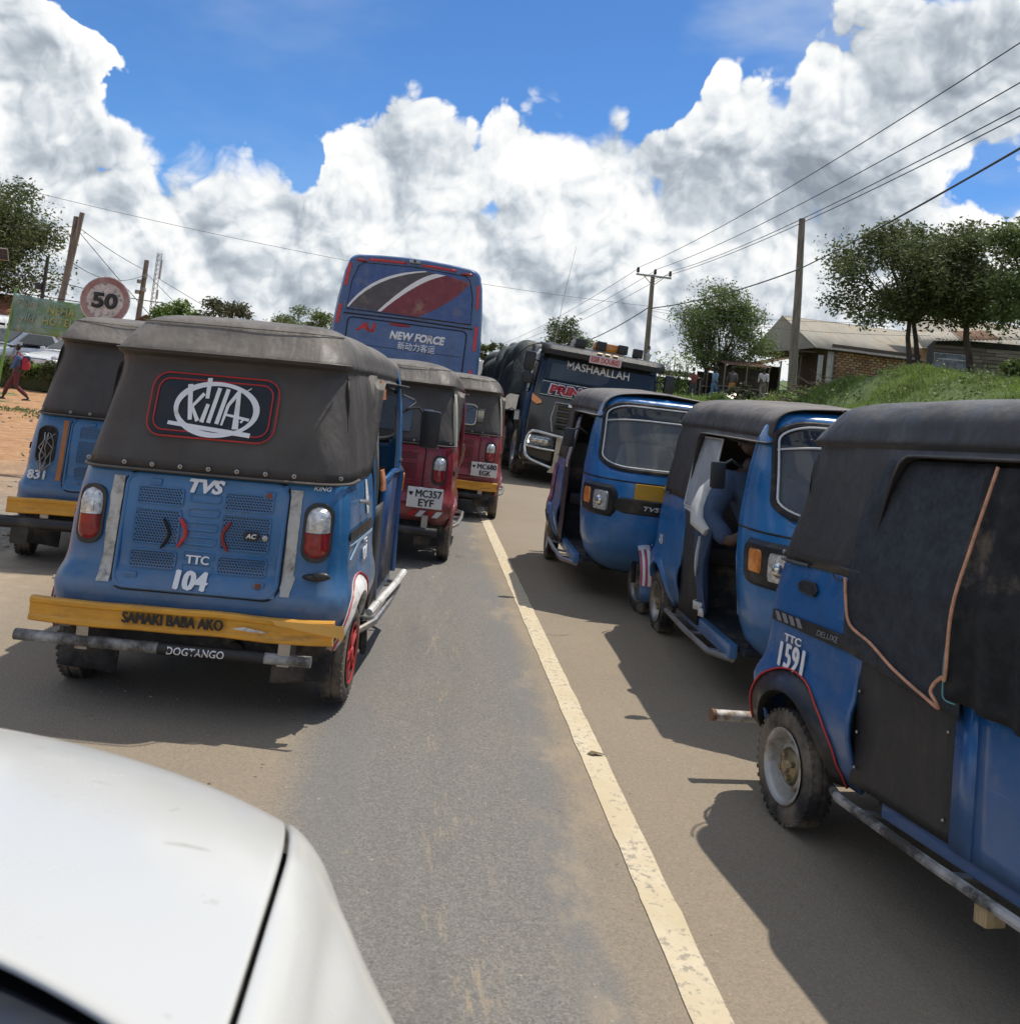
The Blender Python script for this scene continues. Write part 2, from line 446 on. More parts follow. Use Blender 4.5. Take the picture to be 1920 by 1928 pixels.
_tx = {}
def text(s, m, parent, fn, w, h, bold=0.0, shear=0.0, name='lettering', thick=.003, label=None, space=1.0, heavy=0.0):
    """flat lettering fitted to w x h about its centre; fn(u, v, d) maps it onto a surface"""
    c = bpy.data.curves.new('lettering', 'FONT'); c.body = s; c.size = 1; c.offset = bold; c.shear = shear; c.resolution_u = 3; c.space_character = space
    c.align_x = 'CENTER'; c.align_y = 'CENTER'
    o = bpy.data.objects.new('tmp', c); COL.objects.link(o)
    dg = bpy.context.evaluated_depsgraph_get(); dg.update()
    me = bpy.data.meshes.new_from_object(o.evaluated_get(dg))
    COL.objects.unlink(o); bpy.data.objects.remove(o)
    co = np.array([v.co[:] for v in me.vertices]) if len(me.vertices) else np.zeros((1, 3))
    lo, hi = co.min(0), co.max(0); sz = np.maximum(hi - lo, 1e-6); mid = (lo + hi) / 2
    bm = bmesh.new(); bm.from_mesh(me)
    r_ = bmesh.ops.extrude_face_region(bm, geom=bm.faces[:])
    ev = {v for v in r_['geom'] if isinstance(v, bmesh.types.BMVert)}
    for v in bm.verts:
        u, q = (v.co.x - mid[0]) / sz[0] * w, (v.co.y - mid[1]) / sz[1] * h
        v.co = Vector(fn(u, q, thick if v in ev else 0.0))
    bmesh.ops.recalc_face_normals(bm, faces=bm.faces[:])
    me2 = bpy.data.meshes.new(name); bm.to_mesh(me2); bm.free()
    if heavy:                                            # fatter strokes: the same outline printed again slightly shifted
        V0 = [v.co.copy() for v in me2.vertices]; F0 = [tuple(p.vertices) for p in me2.polygons]; n0 = len(V0)
        du = Vector(fn(heavy, 0, 0)) - Vector(fn(0, 0, 0)); dv = Vector(fn(0, heavy * .6, 0)) - Vector(fn(0, 0, 0)); dn = Vector(fn(0, 0, .0004)) - Vector(fn(0, 0, 0))
        V, F = [], []
        for k_, (a_, b_) in enumerate(((-1, 0), (-.35, .6), (.35, -.6), (1, 0))):
            V += [tuple(v + du * a_ + dv * b_ + dn * k_) for v in V0]; F += [tuple(i + n0 * k_ for i in f) for f in F0]
        me2 = bpy.data.meshes.new(name); me2.from_pydata(V, [], F)
    me2.materials.append(m)
    o = bpy.data.objects.new(name, me2); COL.objects.link(o)
    if parent is not None: o.parent = parent
    if label: o['label'] = label
    return o

def frame(o, ux, uy):
    """plane at o with unit right ux and unit up uy; third argument of the result goes along the outward normal"""
    o = Vector(o); ux = Vector(ux).normalized(); uy = Vector(uy).normalized(); nn = ux.cross(uy).normalized()
    return lambda u, v, d=0: o + ux * u + uy * v + nn * d

def clone(o, parent=None):
    c = o.copy(); COL.objects.link(c)
    if parent is not None: c.parent = parent
    for ch in list(o.children): clone(ch, c)
    return c

# shared materials
BLACKV = vinylmat('vinyl_black', (.028, .027, .027), .35)
GREYV = vinylmat('vinyl_grey', (.042, .037, .033), .62, (.24, .212, .18), .62)
RUBBER = mat('rubber', (.025, .025, .026), .8, var=.3, dirt=.5, dirtc=(.16, .135, .11), bump=.3)
TYRE = mat('tyre', (.03, .03, .031), .85, var=.3, dirt=.75, dirtc=(.20, .165, .125), bump=.5, bscale=90)
PLASTIC = mat('plastic_black', (.02, .02, .021), .42, dirt=.3, dirtc=(.13, .115, .095))
DARK = mat('underside', (.018, .017, .016), .9, dirt=.4, dirtc=(.09, .075, .06))
CHROME = mat('chrome', (.62, .62, .60), .18, 1.0, dirt=.35, dirtc=(.30, .25, .20))
STEEL = mat('steel', (.42, .41, .39), .4, .8, dirt=.5, dirtc=(.26, .20, .14))
WHITEP = mat('white_paint_worn', (.72, .71, .68), .5, dirt=.55, dirtc=(.20, .16, .12), dscale=9)
WLET = mat('white_vinyl', (.78, .79, .80), .5, var=.04, dirt=.12, dscale=14)
BLET = mat('black_vinyl', (.02, .02, .02), .5)
YELLOWP = mat('yellow_paint', (.68, .33, .035), .42, var=.12, dirt=.38, dirtc=(.30, .17, .05), dscale=5, stretch=(1, 1, 5))
REDLAMP = mat('lamp_red', (.27, .010, .014), .16, var=.35, vscale=18, coat=.5, dirt=.35, dirtc=(.12, .05, .04))
CLEARL = mat('lamp_clear', (.62, .62, .60), .12, .55, var=.35, vscale=40, bump=.7, bscale=60, coat=.5)
AMBERL = mat('lamp_amber', (.75, .26, .05), .15, var=.25, coat=.6, vscale=30)
REDP = mat('red_paint_line', (.48, .03, .03), .5)
GLASS = glassmat('windscreen_glass', (.20, .215, .22), .50)  # pale grey tint paints in dust and the sky reflected by the windscreens
# ------------------------------------------------------------------ ground, road, line
def sst(x, a, b):
    t = max(0.0, min(1.0, (x - a) / (b - a))); return t * t * (3 - 2 * t)
def terr(x, y):
    z = -.008
    if x > 5.0:
        k = sst(x, 5.6, 9.0) * (.45 + .55 * sst(y, 2, 16))
        top = 2.0 + .010 * max(0, min(y, 70) - 22)
        z += k * top + 1.12 * sst(x, 8.7, 10.5) * math.exp(-((y - 20) / 5.5) ** 2) + .15 * max(0, min(x, 45) - 12.5) * sst(y, 27, 50)
        z += (.16 * mnoise.noise(Vector((x * .6, y * .5, 0))) + .07 * mnoise.noise(Vector((x * 2, y * 2, 3)))) * k
    if x < -2.9:
        k = sst(-x, 2.9, 5.5)
        z += k * (.02 + .035 * max(0, min(y, 38) - 26)) + (.04 * mnoise.noise(Vector((x * .9, y * .7, 1))) + .03 * mnoise.noise(Vector((x * 2.5, y * 2.5, 5)))) * k
    r = math.hypot(x, y)
    if r > 90: z += (r - 90) * .012 * sst(abs(x), 10, 60)
    return z
def axis(lo, hi, c0, c1, fine, coarse_n, growth=1.25):
    a = list(np.arange(c0, c1 + 1e-6, fine)); st = fine
    x = c1
    while x < hi: st *= growth; x += st; a.append(min(x, hi))
    st = fine; x = c0
    while x > lo: st *= growth; x -= st; a.insert(0, max(x, lo))
    return a
xs = axis(-900, 900, -16, 22, .35, 0); ys = axis(-300, 1500, -4, 46, .4, 0)
mb = MB(); mb.loft([[Vector((x, y, terr(x, y))) for x in xs] for y in ys])
m, n, b, out = newmat('earth')
P = objco(n); sp = n.node('ShaderNodeSeparateXYZ'); n.inp(sp.inputs[0], P); X, Y, Z = sp.outputs
n1 = n.noise(P, .55, 8, .65); n2 = n.noise(P, 3.5, 8, .7); n3 = n.noise(P, 22, 5, .7)
dirt = n.ramp(n2, [(.25, (.32, .15, .06)), (.48, (.48, .25, .11)), (.62, (.56, .34, .18)), (.8, (.36, .22, .12))])
dust = n.ramp(n2, [(.3, (.25, .215, .17)), (.5, (.33, .285, .225)), (.7, (.40, .345, .27))])
dl = n.mix(n.ss(n.add(X, n.mul(n.sub(n1, .5), 2.4)), -5.2, -3.4), dirt, dust)
grass = n.ramp(n2, [(.3, (.045, .085, .02)), (.5, (.085, .15, .035)), (.68, (.13, .20, .05)), (.85, (.20, .17, .08))])
gr = n.m('MULTIPLY', n.ss(n.add(X, n.mul(n.sub(n1, .5), 2.5)), 5.2, 6.6), n.ss(n.add(n1, n.mul(n2, .3)), .40, .50), clamp=True)
gl = n.m('MAXIMUM', gr, n.mul(n.ss(n1, .56, .62), n.ss(X, -6, -9)))
gl = n.m('MAXIMUM', gl, n.mul(n.ss(Y, 60, 90), .9))
base = n.mix(gl, n.mix(n.ss(X, 4, 6), dl, dirt), grass)
base = n.mix(n.mul(n.ss(n3, .3, .7), .35), base, (.12, .09, .06))
n.inp(b.inputs['Base Color'], base); b.inputs['Roughness'].default_value = .95
bn = n.node('ShaderNodeBump'); bn.inputs['Distance'].default_value = .05; n.inp(bn.inputs['Height'], n.add(n2, n.mul(n3, .4))); n.L.new(bn.outputs[0], b.inputs['Normal'])
EARTH = m
mb.build('ground', EARTH, kind='structure', ang=180)

m, n, b, out = newmat('asphalt')
P = objco(n); sp = n.node('ShaderNodeSeparateXYZ'); n.inp(sp.inputs[0], P); X, Y, Z = sp.outputs
st = n.v('MULTIPLY', P, (1, .16, 1))
wob = n.sub(n.noise(st, 1.6, 6, .65), .5)
big = n.noise(P, .9, 7, .62); fine = n.noise(P, 55, 4, .75); mid = n.noise(P, 9, 6, .7)
vor = n.voro(P, 170, 'F1'); vcol = n.voro(P, 170, 'F1', out=1)
vs_ = n.node('ShaderNodeSeparateColor'); n.inp(vs_.inputs[0], vcol); vc = vs_.outputs[0]
Xw = n.add(X, n.mul(wob, .34))
# swept tar strip of the left lane (greyer) between dusty margins
strip = n.mul(n.ss(Xw, -.42, -.22), n.ss(Xw, .86, .62))
tar = n.ramp(n.add(n.mul(vc, .55), n.mul(fine, .45)), [(.2, (.135, .126, .113)), (.5, (.185, .173, .155)), (.7, (.225, .21, .185)), (.92, (.31, .275, .225))])
tan = n.ramp(n.add(n.mul(vc, .3), n.mul(n.add(n.mul(fine, .5), n.mul(big, .5)), .7)), [(.25, (.205, .167, .122)), (.45, (.262, .214, .155)), (.62, (.300, .245, .178)), (.8, (.345, .28, .20))])
base = n.mix(n.mul(strip, n.ss(big, .25, .5, .72, 1.0)), tan, tar)
# two wheel tracks polished smoother, slightly bluish
tr = n.m('MAXIMUM', n.ss(n.m('ABSOLUTE', n.sub(Xw, -.16)), .16, .03), n.ss(n.m('ABSOLUTE', n.sub(Xw, .66)), .12, .03))
base = n.mix(n.mul(tr, .42), base, (.145, .14, .135))
# ochre mud crumbs down the middle of the lane and beyond the line
cr = n.mul(n.ss(n.noise(st, 14, 6, .75), .555, .63), n.ss(n.m('ABSOLUTE', n.sub(Xw, .27)), .16, .02))
cr = n.m('MAXIMUM', cr, n.mul(n.ss(n.noise(P, 5, 7, .72), .63, .70), .6))
base = n.mix(n.mul(cr, .5), base, (.40, .31, .20))
mud = n.mul(n.ss(n.m('ABSOLUTE', n.sub(Xw, .74)), .22, .04), n.ss(n.noise(n.v('MULTIPLY', P, (1, .5, 1)), 2.6, 6, .7), .47, .66))
base = n.mix(n.mul(mud, .7), base, (.36, .285, .195))
left = n.ss(n.add(X, n.mul(wob, 1.2)), -1.9, -2.7)
base = n.mix(n.mul(left, .8), base, n.ramp(mid, [(.3, (.30, .235, .165)), (.7, (.44, .35, .245))]))
spk = n.ss(n.noise(P, 42, 2, .5), .715, .74); base = n.mix(n.mul(spk, .6), base, (.46, .40, .30))
spd = n.ss(n.noise(n.v('ADD', P, (7, 3, 1)), 34, 2, .5), .73, .75); base = n.mix(n.mul(spd, .6), base, (.06, .055, .05))
drip = n.mul(n.ss(n.m('ABSOLUTE', n.sub(Xw, .22)), .30, .0), n.ss(n.noise(st, 3.0, 6, .7), .42, .62)); base = n.mix(n.mul(drip, .28), base, (.085, .082, .08))
# fine cracks
ck = n.node('ShaderNodeTexVoronoi', feature='DISTANCE_TO_EDGE'); n.inp(ck.inputs['Vector'], n.v('ADD', P, n.v('SCALE', n.noise(P, 3, 5, .6, out=1), scale=.5))); ck.inputs['Scale'].default_value = .55
cm = n.mul(n.ss(ck.outputs[0], .008, .001), n.ss(big, .58, .68))
base = n.mix(n.mul(cm, .7), base, (.05, .045, .04))
ol = n.ss(n.noise(P, 2.1, 3, .5), .70, .76)
base = n.mix(n.mul(ol, .35), base, (.09, .085, .08))
n.inp(b.inputs['Base Color'], base); n.inp(b.inputs['Roughness'], n.sub(.92, n.mul(tr, .2)))
bn = n.node('ShaderNodeBump'); bn.inputs['Strength'].default_value = .6; bn.inputs['Distance'].default_value = .005
n.inp(bn.inputs['Height'], n.add(n.mul(n.sub(1.0, vor), .8), n.add(n.mul(mid, .5), fine))); n.L.new(bn.outputs[0], b.inputs['Normal'])
ASPH = m
rys = list(np.arange(-6, 30, .5)) + list(np.arange(30, 260, 6))
rows = []
for y in rys:
    e1 = -2.75 + .22 * mnoise.noise(Vector((0, y * .8, 4))) + .08 * mnoise.noise(Vector((0, y * 3.1, 4))); e2 = 4.75 + .2 * mnoise.noise(Vector((9, y * .8, 4)))
    rows.append([Vector((e1 - .15, y, -.03)), Vector((e1, y, 0))] + [Vector((e1 + (e2 - e1) * k / 8, y, 0)) for k in range(1, 9)] + [Vector((e2 + .15, y, -.03))])
mb = MB(); mb.loft(rows); mb.build('road', ASPH, kind='structure', ang=180)
m, n, b, out = newmat('line_paint')
P = objco(n)
wn = n.noise(P, 30, 7, .75); w2 = n.noise(P, 4, 5, .6)
ch = n.ss(n.add(wn, n.mul(w2, .35)), .71, .80)
base = n.mix(n.ss(w2, .3, .7), (.56, .46, .30), (.64, .55, .39)); base = n.mix(n.mul(ch, .75), base, (.26, .23, .19))
n.inp(b.inputs['Base Color'], base); b.inputs['Roughness'].default_value = .8
bn = n.node('ShaderNodeBump'); bn.inputs['Distance'].default_value = .004; n.inp(bn.inputs['Height'], wn); n.L.new(bn.outputs[0], b.inputs['Normal'])
LINEM = m
rows = []
for y in np.arange(-5, 200, .12) if False else list(np.arange(-5, 22, .06)) + list(np.arange(22, 200, 3)):
    a = .865 + .005 * mnoise.noise(Vector((1, y * 5, 0))) + .003 * mnoise.noise(Vector((1, y * 19, 0))); c = .975 + .005 * mnoise.noise(Vector((5, y * 5, 0))) + .003 * mnoise.noise(Vector((5, y * 19, 0)))
    rows.append([Vector((a, y, .004)), Vector(((a + c) / 2, y, .005)), Vector((c, y, .004))])
mb = MB(); mb.loft(rows); mb.build('road_line', LINEM, kind='structure', ang=180)
# ------------------------------------------------------------------ three-wheeled rickshaws (local: +Y forward, rear axle at y = 0)
# lower body tub: half width and rear face position against height
BT = [(.26, .56, -.44), (.34, .605, -.50), (.44, .635, -.545), (.52, .64, -.55), (.565, .622, -.525), (.61, .612, -.505), (.80, .605, -.495), (.97, .585, -.475), (1.04, .565, -.455)]
def uxy(s, W, yr, yf, rc=.13, bulge=.02):
    """plan outline: s in -1..1; |s|<=.4 rear face, .4..0.5 corner, .5..1 side running forward to yf"""
    a = abs(s); sg = 1 if s >= 0 else -1
    if a <= .4:
        x = a / .4 * (W - rc); y = yr - bulge * (1 - (x / W) ** 2)
    elif a <= .5:
        t = (a - .4) / .1 * math.pi / 2; x = W - rc + rc * math.sin(t); y = yr + rc - (rc + bulge * (1 - ((W - rc) / W) ** 2)) * math.cos(t)
    else:
        x = W; y = yr + rc + (a - .5) / .5 * (yf - yr - rc)
    return sg * x, y
YF = .34
AY = -.17
def tub(s, z):
    W, yr = lerpt(BT, z); x, y = uxy(s, W, yr, YF); return Vector((x, y, z))
def rear_pt(x, z, d=0.0):
    """point on the rear face of the tub, d outwards"""
    W, yr = lerpt(BT, z); return Vector((x, yr - .02 * (1 - (x / W) ** 2) - d, z))
def side_pt(sg, y, z, d=0.0):
    W, yr = lerpt(BT, z); return Vector((sg * (W + d), y, z))
ARC_R, ARC_Z = .268, .235
def tub_zb(s):
    a = abs(s)
    if a < .4: return .36
    x, y = uxy(a, .62, -.53, YF)
    y -= AY
    if abs(y) < ARC_R: return max(.30, ARC_Z + math.sqrt(max(0, ARC_R ** 2 - y * y)))
    return .34 if y < 0 else .26
# canopy: inset factor and height
def canopy(mb, z0=1.0, yfr=1.66, half=False, sag=0.0, seed=0, zopen=1.47, lip=1.0, yo=.34, tw=1.0):
    rnd = random.Random(seed)
    SS = [-1 + i * .5 / 26 for i in range(26)] + [-.5 + i * .1 / 6 for i in range(6)] + [-.4 + i * .8 / 30 for i in range(30)] + [.4 + i * .1 / 6 for i in range(6)] + [.5 + i * .5 / 26 for i in range(27)]
    # (t, z, halfwidth, rear y)
    PR = [(0, z0, .585, -.485), (.12, z0 + .10, .572, -.465), (.25, 1.22, .552, -.425), (.38, 1.37, .534, -.39), (.48, 1.468, .520, -.365), (.52, 1.496, .518, -.37), (.545, 1.508, .532, -.405 - .012 * lip), (.57, 1.522, .534, -.408 - .012 * lip),
          (.61, 1.555, .524, -.385), (.66, 1.600, .504, -.345), (.70, 1.628, .488, -.322), (.73, 1.652, .468, -.305), (.76, 1.676, .435, -.275), (.80, 1.696, .38, -.19), (.87, 1.708, .30, -.04), (.94, 1.722, .16, .16), (1, 1.728, .0, .36)]
    cols = []
    for s in SS:
        a = abs(s); sg = 1 if s >= 0 else -1
        x0, y0 = uxy(a, .585, -.485, yfr, rc=.16)
        side = a >= .5
        col = []
        zb = z0
        if side:
            k = max(0, min(1, (y0 - yo + .02) / .09)); k = k * k * (3 - 2 * k)
            zb = z0 + (zopen - z0) * k
        for i, (t, z, W, yr) in enumerate(PR):
            rc = .16 if t < .7 else .16 * max(.02, 1 - (t - .7) / .3)
            rc = min(rc, W * .9) if W > .01 else .0001
            zz = z if z >= zb else zb + (z - z0) * .001
            if t <= .8:
                x, y = uxy(a, W, yr, yfr, rc=max(.02, rc), bulge=.03)
                if side: y = yr + rc + (a - .5) / .5 * (yfr - yr - rc); y = y0 if t < .5 else y
                if side and .5 < t < .62: x = W - .012 * min(1, (a - .5) / .1)      # the lip dies out along the side
            else:
                x, y = uxy(a, max(W, 1e-4), yr, yfr, rc=max(1e-4, rc), bulge=.0)
            fy = max(0, min(1, (y + .1) / 1.7))
            zz2 = zz - (zz - 1.4) * .16 * fy * fy if zz > 1.45 else zz
            ruf = .006 * mnoise.noise(Vector((x * 4 * sg + seed * 7, y * 4, z * 3))) * (1 if t > .02 else 0)
            if not side and t < .5: ruf += .0045 * math.sin(x0 * sg * 13 + z * 17 + seed) * min(1, abs(z - z0) * 5) + .004 * math.sin(x0 * sg * 31 - z * 8 + seed) * max(0, (a - .25) / .25)
            if side and t < .5:
                ruf += .010 * math.sin(y0 * 23 + z * 4 + seed) * max(0, 1 - abs(z - 1.2) / .3) * (1 if t > .1 else .3)
            tz = .010 * mnoise.noise(Vector((x * 3 * sg + 5 + seed, y * 3, 2)))
            col.append(Vector((sg * x * tw + sg * ruf, y - (ruf if not side else 0), zz2 + (tz if t > .6 else 0))))
        cols.append(col)
    mb.loft(cols)
    return cols

# front cowl: half width, back edge y, front y against height
CW = [(.24, .29, 1.45, 1.60), (.29, .44, 1.43, 1.72), (.36, .505, 1.42, 1.83), (.48, .55, 1.42, 1.92), (.65, .575, 1.42, 1.99), (.85, .585, 1.42, 2.03), (.97, .585, 1.42, 2.03), (1.03, .582, 1.43, 2.01), (1.10, .578, 1.44, 1.975), (1.30, .562, 1.47, 1.89), (1.48, .535, 1.50, 1.80), (1.56, .508, 1.53, 1.745), (1.61, .47, 1.56, 1.69), (1.64, .41, 1.57, 1.64)]
def cowl(u, z, d=0.0):
    """u in -1..1 around the front, 0 = centre"""
    W, yb, yf = lerpt(CW, z)
    nn = 2.7
    a = u * math.pi / 2
    x = math.copysign(abs(math.sin(a)) ** (2 / nn), a) * W; y = yb + (yf - yb) * abs(math.cos(a)) ** (2 / nn)
    p = Vector((x, y, z))
    if d:
        e = 1e-3
        q = cowl(min(1, u + e), z) - cowl(max(-1, u - e), z); w_ = cowl(u, min(1.63, z + e)) - cowl(u, max(.245, z - e))
        nr = q.cross(w_)
        if nr.length > 0:
            nr.normalize()
            if nr.y < 0 and abs(nr.y) > .01 or (abs(nr.y) <= .01 and nr.x * x < 0): nr = -nr
            p += nr * d
    return p
def cowl_x(x, z, d=0.0):
    """by lateral position instead of u"""
    W, yb, yf = lerpt(CW, z); nn = 2.7
    t = min(1, abs(x) / W); u = math.asin(min(1, t ** (nn / 2))) / (math.pi / 2)
    return cowl(math.copysign(u, x), z, d)

def wheel(par, c, side, kind, r=.218, w=.105):
    """one road wheel: tyre with the rim and hub as sub-parts; side +1/-1 is the outboard direction"""
    prof = [(r * .58, -w * .36), (r * .72, -w * .47), (r * .86, -w * .50), (r * .955, -w * .43), (r * .985, -w * .30), (r, -w * .16), (r, -w * .06), (r * .975, -w * .03), (r * .975, w * .03), (r, w * .06), (r, w * .16), (r * .985, w * .30), (r * .955, w * .43), (r * .86, w * .50), (r * .72, w * .47), (r * .58, w * .36)]
    mb = MB(); mb.lathe(prof, (0, 0, 0), 'X', 40)
    for k in range(40):                                   # tread blocks on the shoulder
        a = 2 * math.pi * k / 40
        for sx in (-1, 1):
            m3 = Matrix.Rotation(a, 3, 'X')
            mb.box(m3 @ Vector((sx * w * .37, 0, r * .972)), (w * .18, .015, .008), m3)
    t = mb.build('tyre', TYRE, par, loc=c)
    rm = {'steel': mat('rim_silver', (.46, .45, .42), .45, .4, dirt=.6, dirtc=(.22, .17, .11), dscale=9), 'spoke': PLASTIC, 'dark': STEEL, 'dusty': STEEL}[kind]
    mb = MB(); s = side
    mb.lathe([(r * .60, s * w * .40), (r * .66, s * w * .50), (r * .64, s * w * .52), (r * .59, s * w * .46), (r * .55, s * w * .30), (r * .535, s * w * .0), (r * .50, s * w * -.10), (r * .44, s * w * -.06), (r * .39, s * w * .14), (r * .33, s * w * .18), (r * .31, s * w * .02), (.001, s * w * .0)], (0, 0, 0), 'X', 32)
    mb.lathe([(r * .60, -s * w * .40), (r * .5, -s * w * .2), (.001, -s * w * .1)], (0, 0, 0), 'X', 20)
    mb.build('rim', rm, t)
    hm = MB()
    if kind == 'spoke':
        for k in range(5):
            a = 2 * math.pi * k / 5 + .3; m3 = Matrix.Rotation(a, 3, 'X')
            for q in (-.13, .13):
                m4 = m3 @ Matrix.Rotation(q, 3, 'X')
                hm.box(m4 @ Vector((s * w * .40, 0, r * .34)), (w * .16, .014, r * .5), m4, bev=.004)
        hm.lathe([(.001, s * w * .55), (r * .11, s * w * .54), (r * .15, s * w * .42), (r * .15, s * w * .2)], (0, 0, 0), 'X', 16)
        hm.build('hub', REDP, t)
        hm = MB(); hm.lathe([(r * .58, s * w * .47), (r * .61, s * w * .52), (r * .63, s * w * .51)], (0, 0, 0), 'X', 32); hm.build('rim_stripe', REDP, t)
    else:
        hm.lathe([(.001, s * w * .44), (r * .10, s * w * .42), (r * .13, s * w * .30), (r * .26, s * w * .22), (r * .31, s * w * .05)], (0, 0, 0), 'X', 18)
        for k in range(4):
            a = 2 * math.pi * k / 4 + .4; m3 = Matrix.Rotation(a, 3, 'X')
            hm.lathe([(.001, .018), (.011, .016), (.012, 0)] if s > 0 else [(.001, -.018), (.011, -.016), (.012, 0)], m3 @ Vector((s * w * .24, 0, r * .20)), 'X', 6)
        hm.build('hub', mat('hub_brass', (.30, .25, .15), .4, .6, dirt=.6, dirtc=(.22, .17, .11)), t)
    return t

def decal_rear(par, m, poly, name='decal', d=.006, label=None, th=.003):
    mb = MB(); mb.prism(poly, lambda u, v, w: rear_pt(u, v, d + w), th); return mb.build(name, m, par, smooth=False, label=label)

def rickshaw(label, loc, yaw, paint, vinyl, scale=1.0, group=None, tilt=None, **o):
    global YF
    YF = o.get('yf', .34)
    rt = root('auto_rickshaw', label, 'auto rickshaw', (loc[0], loc[1], 0), R(yaw), group, scale, tilt)
    g = lambda k, d=None: o.get(k, d)
    inner = mat('cabin_inside', (.022, .026, .034), .8, dirt=.3)
    seed = g('seed', 1)
    # --- body tub
    SS = [-1 + i * .5 / 44 for i in range(44)] + [-.5 + i * .1 / 8 for i in range(8)] + [-.4 + i * .8 / 26 for i in range(26)] + [.4 + i * .1 / 8 for i in range(8)] + [.5 + i * .5 / 44 for i in range(45)]
    zs = [0, .08, .16, .24, .30, .36, .42, .5, .6, .72, .84, .93, 1]
    cols = []
    for s in SS:
        zb = tub_zb(s); cols.append([tub(s, zb + (1.03 - zb) * t) for t in zs])
    mb = MB(); mb.loft(cols)
    body = mb.build('body', paint, rt, solid=.018, ang=50)
    # edge roll around the wheel arches and flare strip
    for sg in (-1, 1):
        fm = g('flare', paint)
        pts = []
        ring1 = []; ring2 = []; ring3 = []
        a0, a1 = (.06, math.pi * .93)
        for k in range(25):
            a = a0 + (a1 - a0) * k / 24
            c, s_ = math.cos(a), math.sin(a)
            r2 = ARC_R + g('flare_w', .05) * (1.0 if .3 < a < 2.8 else .9)
            ring1.append(side_pt(sg, AY + c * (ARC_R - .012), ARC_Z + s_ * (ARC_R - .012), -.02)); ring2.append(side_pt(sg, AY + c * (ARC_R - .002), ARC_Z + s_ * (ARC_R - .002), .022)); ring3.append(side_pt(sg, AY + c * r2, ARC_Z + s_ * r2, .004))
        fb = MB(); fb.loft([ring1, ring2, ring3])
        fl = fb.build('wheel_arch', fm, rt, solid=.006)
        if g('flare_line'):
            tb = MB(); tb.tube([p + Vector((sg * .004, 0, 0)) for p in ring3], .004, 5); tb.build('arch_outline', REDP, fl)
    # closed inner shell, floor, firewall and seats
    mb = MB()
    mb.box((0, -.02, .62), (1.04, .72, .06)); mb.box((0, .36, .44), (1.10, .04, .36)); mb.box((0, .95, .30), (1.06, 1.15, .035)); mb.box((0, -.1, .42), (.82, .70, .30))
    mb.box((0, 1.46, .62), (1.0, .03, .64))
    mb.build('floor_and_bulkheads', inner, rt, smooth=False)
    mb = MB(); mb.box((0, .22, .66), (1.08, .46, .12), bev=.04); mb.box((0, -.02, .92), (1.06, .12, .52), (-.12, 0, 0), bev=.04)
    mb.build('passenger_seat', mat('seat_vinyl', (.05, .045, .05), .55, dirt=.3), rt)
    mb = MB(); mb.box((0, .98, .62), (.46, .34, .10), bev=.03); mb.box((0, .98, .45), (.34, .28, .26)); mb.box((0, .80, .80), (.44, .06, .26), bev=.02)
    mb.build('driver_seat', mat('seat_vinyl', (.05, .045, .05)), rt)
    # handlebar column
    mb = MB(); mb.tube([(0, 1.62, .3), (0, 1.54, .78), (0, 1.46, .98)], .022, 8); mb.tube([(-.30, 1.36, 1.04), (-.12, 1.44, 1.02), (.12, 1.44, 1.02), (.30, 1.36, 1.04)], .016, 8)
    mb.build('handlebar', PLASTIC, rt)
    # chassis underneath
    mb = MB(); mb.box((0, .1, .26), (.66, .9, .08)); mb.tube([(-.52, AY, .22), (.52, AY, .22)], .035, 8); mb.box((0, -.22, .32), (.5, .34, .2), bev=.03)
    mb.tube([(-.40, .4, .24), (-.34, 1.4, .24), (0, 1.66, .26)], .025, 6); mb.tube([(.40, .4, .24), (.34, 1.4, .24), (0, 1.66, .26)], .025, 6)
    mb.tube([(.18, -.5, .27), (.18, -.2, .25)], .04, 8)
    mb.build('chassis', DARK, rt)
    # sills below the door openings
    for sg in (-1, 1):
        mb = MB(); mb.box((sg * .565, .92, .285), (.05, 1.02, .08), bev=.01); mb.build('sill', paint, rt)
    # wheels
    wk = g('wheels', 'dark')
    wheel(rt, (-.582, AY, .218), -1, wk); wheel(rt, (.582, AY, .218), 1, wk)
    fw = g('steer', 0)
    fx = g('fx', 0.0); w3 = wheel(rt, (fx, 1.86, .218), 1, 'dark', w=.10); w3.rotation_euler = (0, 0, R(fw))
    mb = MB()
    for sg in (-1, 1): mb.tube([(fx + sg * .085, 1.86, .218), (fx + sg * .085, 1.80, .44), (sg * .03, 1.72, .56)], .018, 8)
    mb.build('fork', DARK, rt)
    # mudguard over the front wheel
    rings = []
    for k in range(15):
        a = R(-18 + 190 * k / 14); ring = []
        for j in range(9):
            b = math.pi * j / 8; rr = .262 + .035 * math.sin(b); ring.append(Vector((fx + .092 * math.cos(b), 1.86 + rr * math.cos(a), .228 + rr * math.sin(a))))
        rings.append(ring)
    mb = MB(); mb.loft(rings); mg = mb.build('mudguard', paint, rt, solid=.006)
    if g('flag'):
        fu = lambda u, v, d: Vector((fx + (.10 + d) * math.cos(math.pi / 2 + u), 1.86 + (.262 + (.035 + d) * math.cos(u) + .004) * math.cos(R(v)), .228 + (.262 + (.035 + d) * math.cos(u) + .004) * math.sin(R(v))))
        wm = MB(); wm.prism([(-1.0, 15), (1.0, 15), (1.0, 60), (0, 95), (-1.0, 60)], lambda u, v, w: fu(u, v, .004 + w), .002)
        fl = [[fu(-1.1 + 2.2 * i / 12, 5 + 85 * j / 8, .006) for i in range(13)] for j in range(9)]
        wm = MB(); wm.loft(fl); f = wm.build('flag_sticker', WLET, mg)
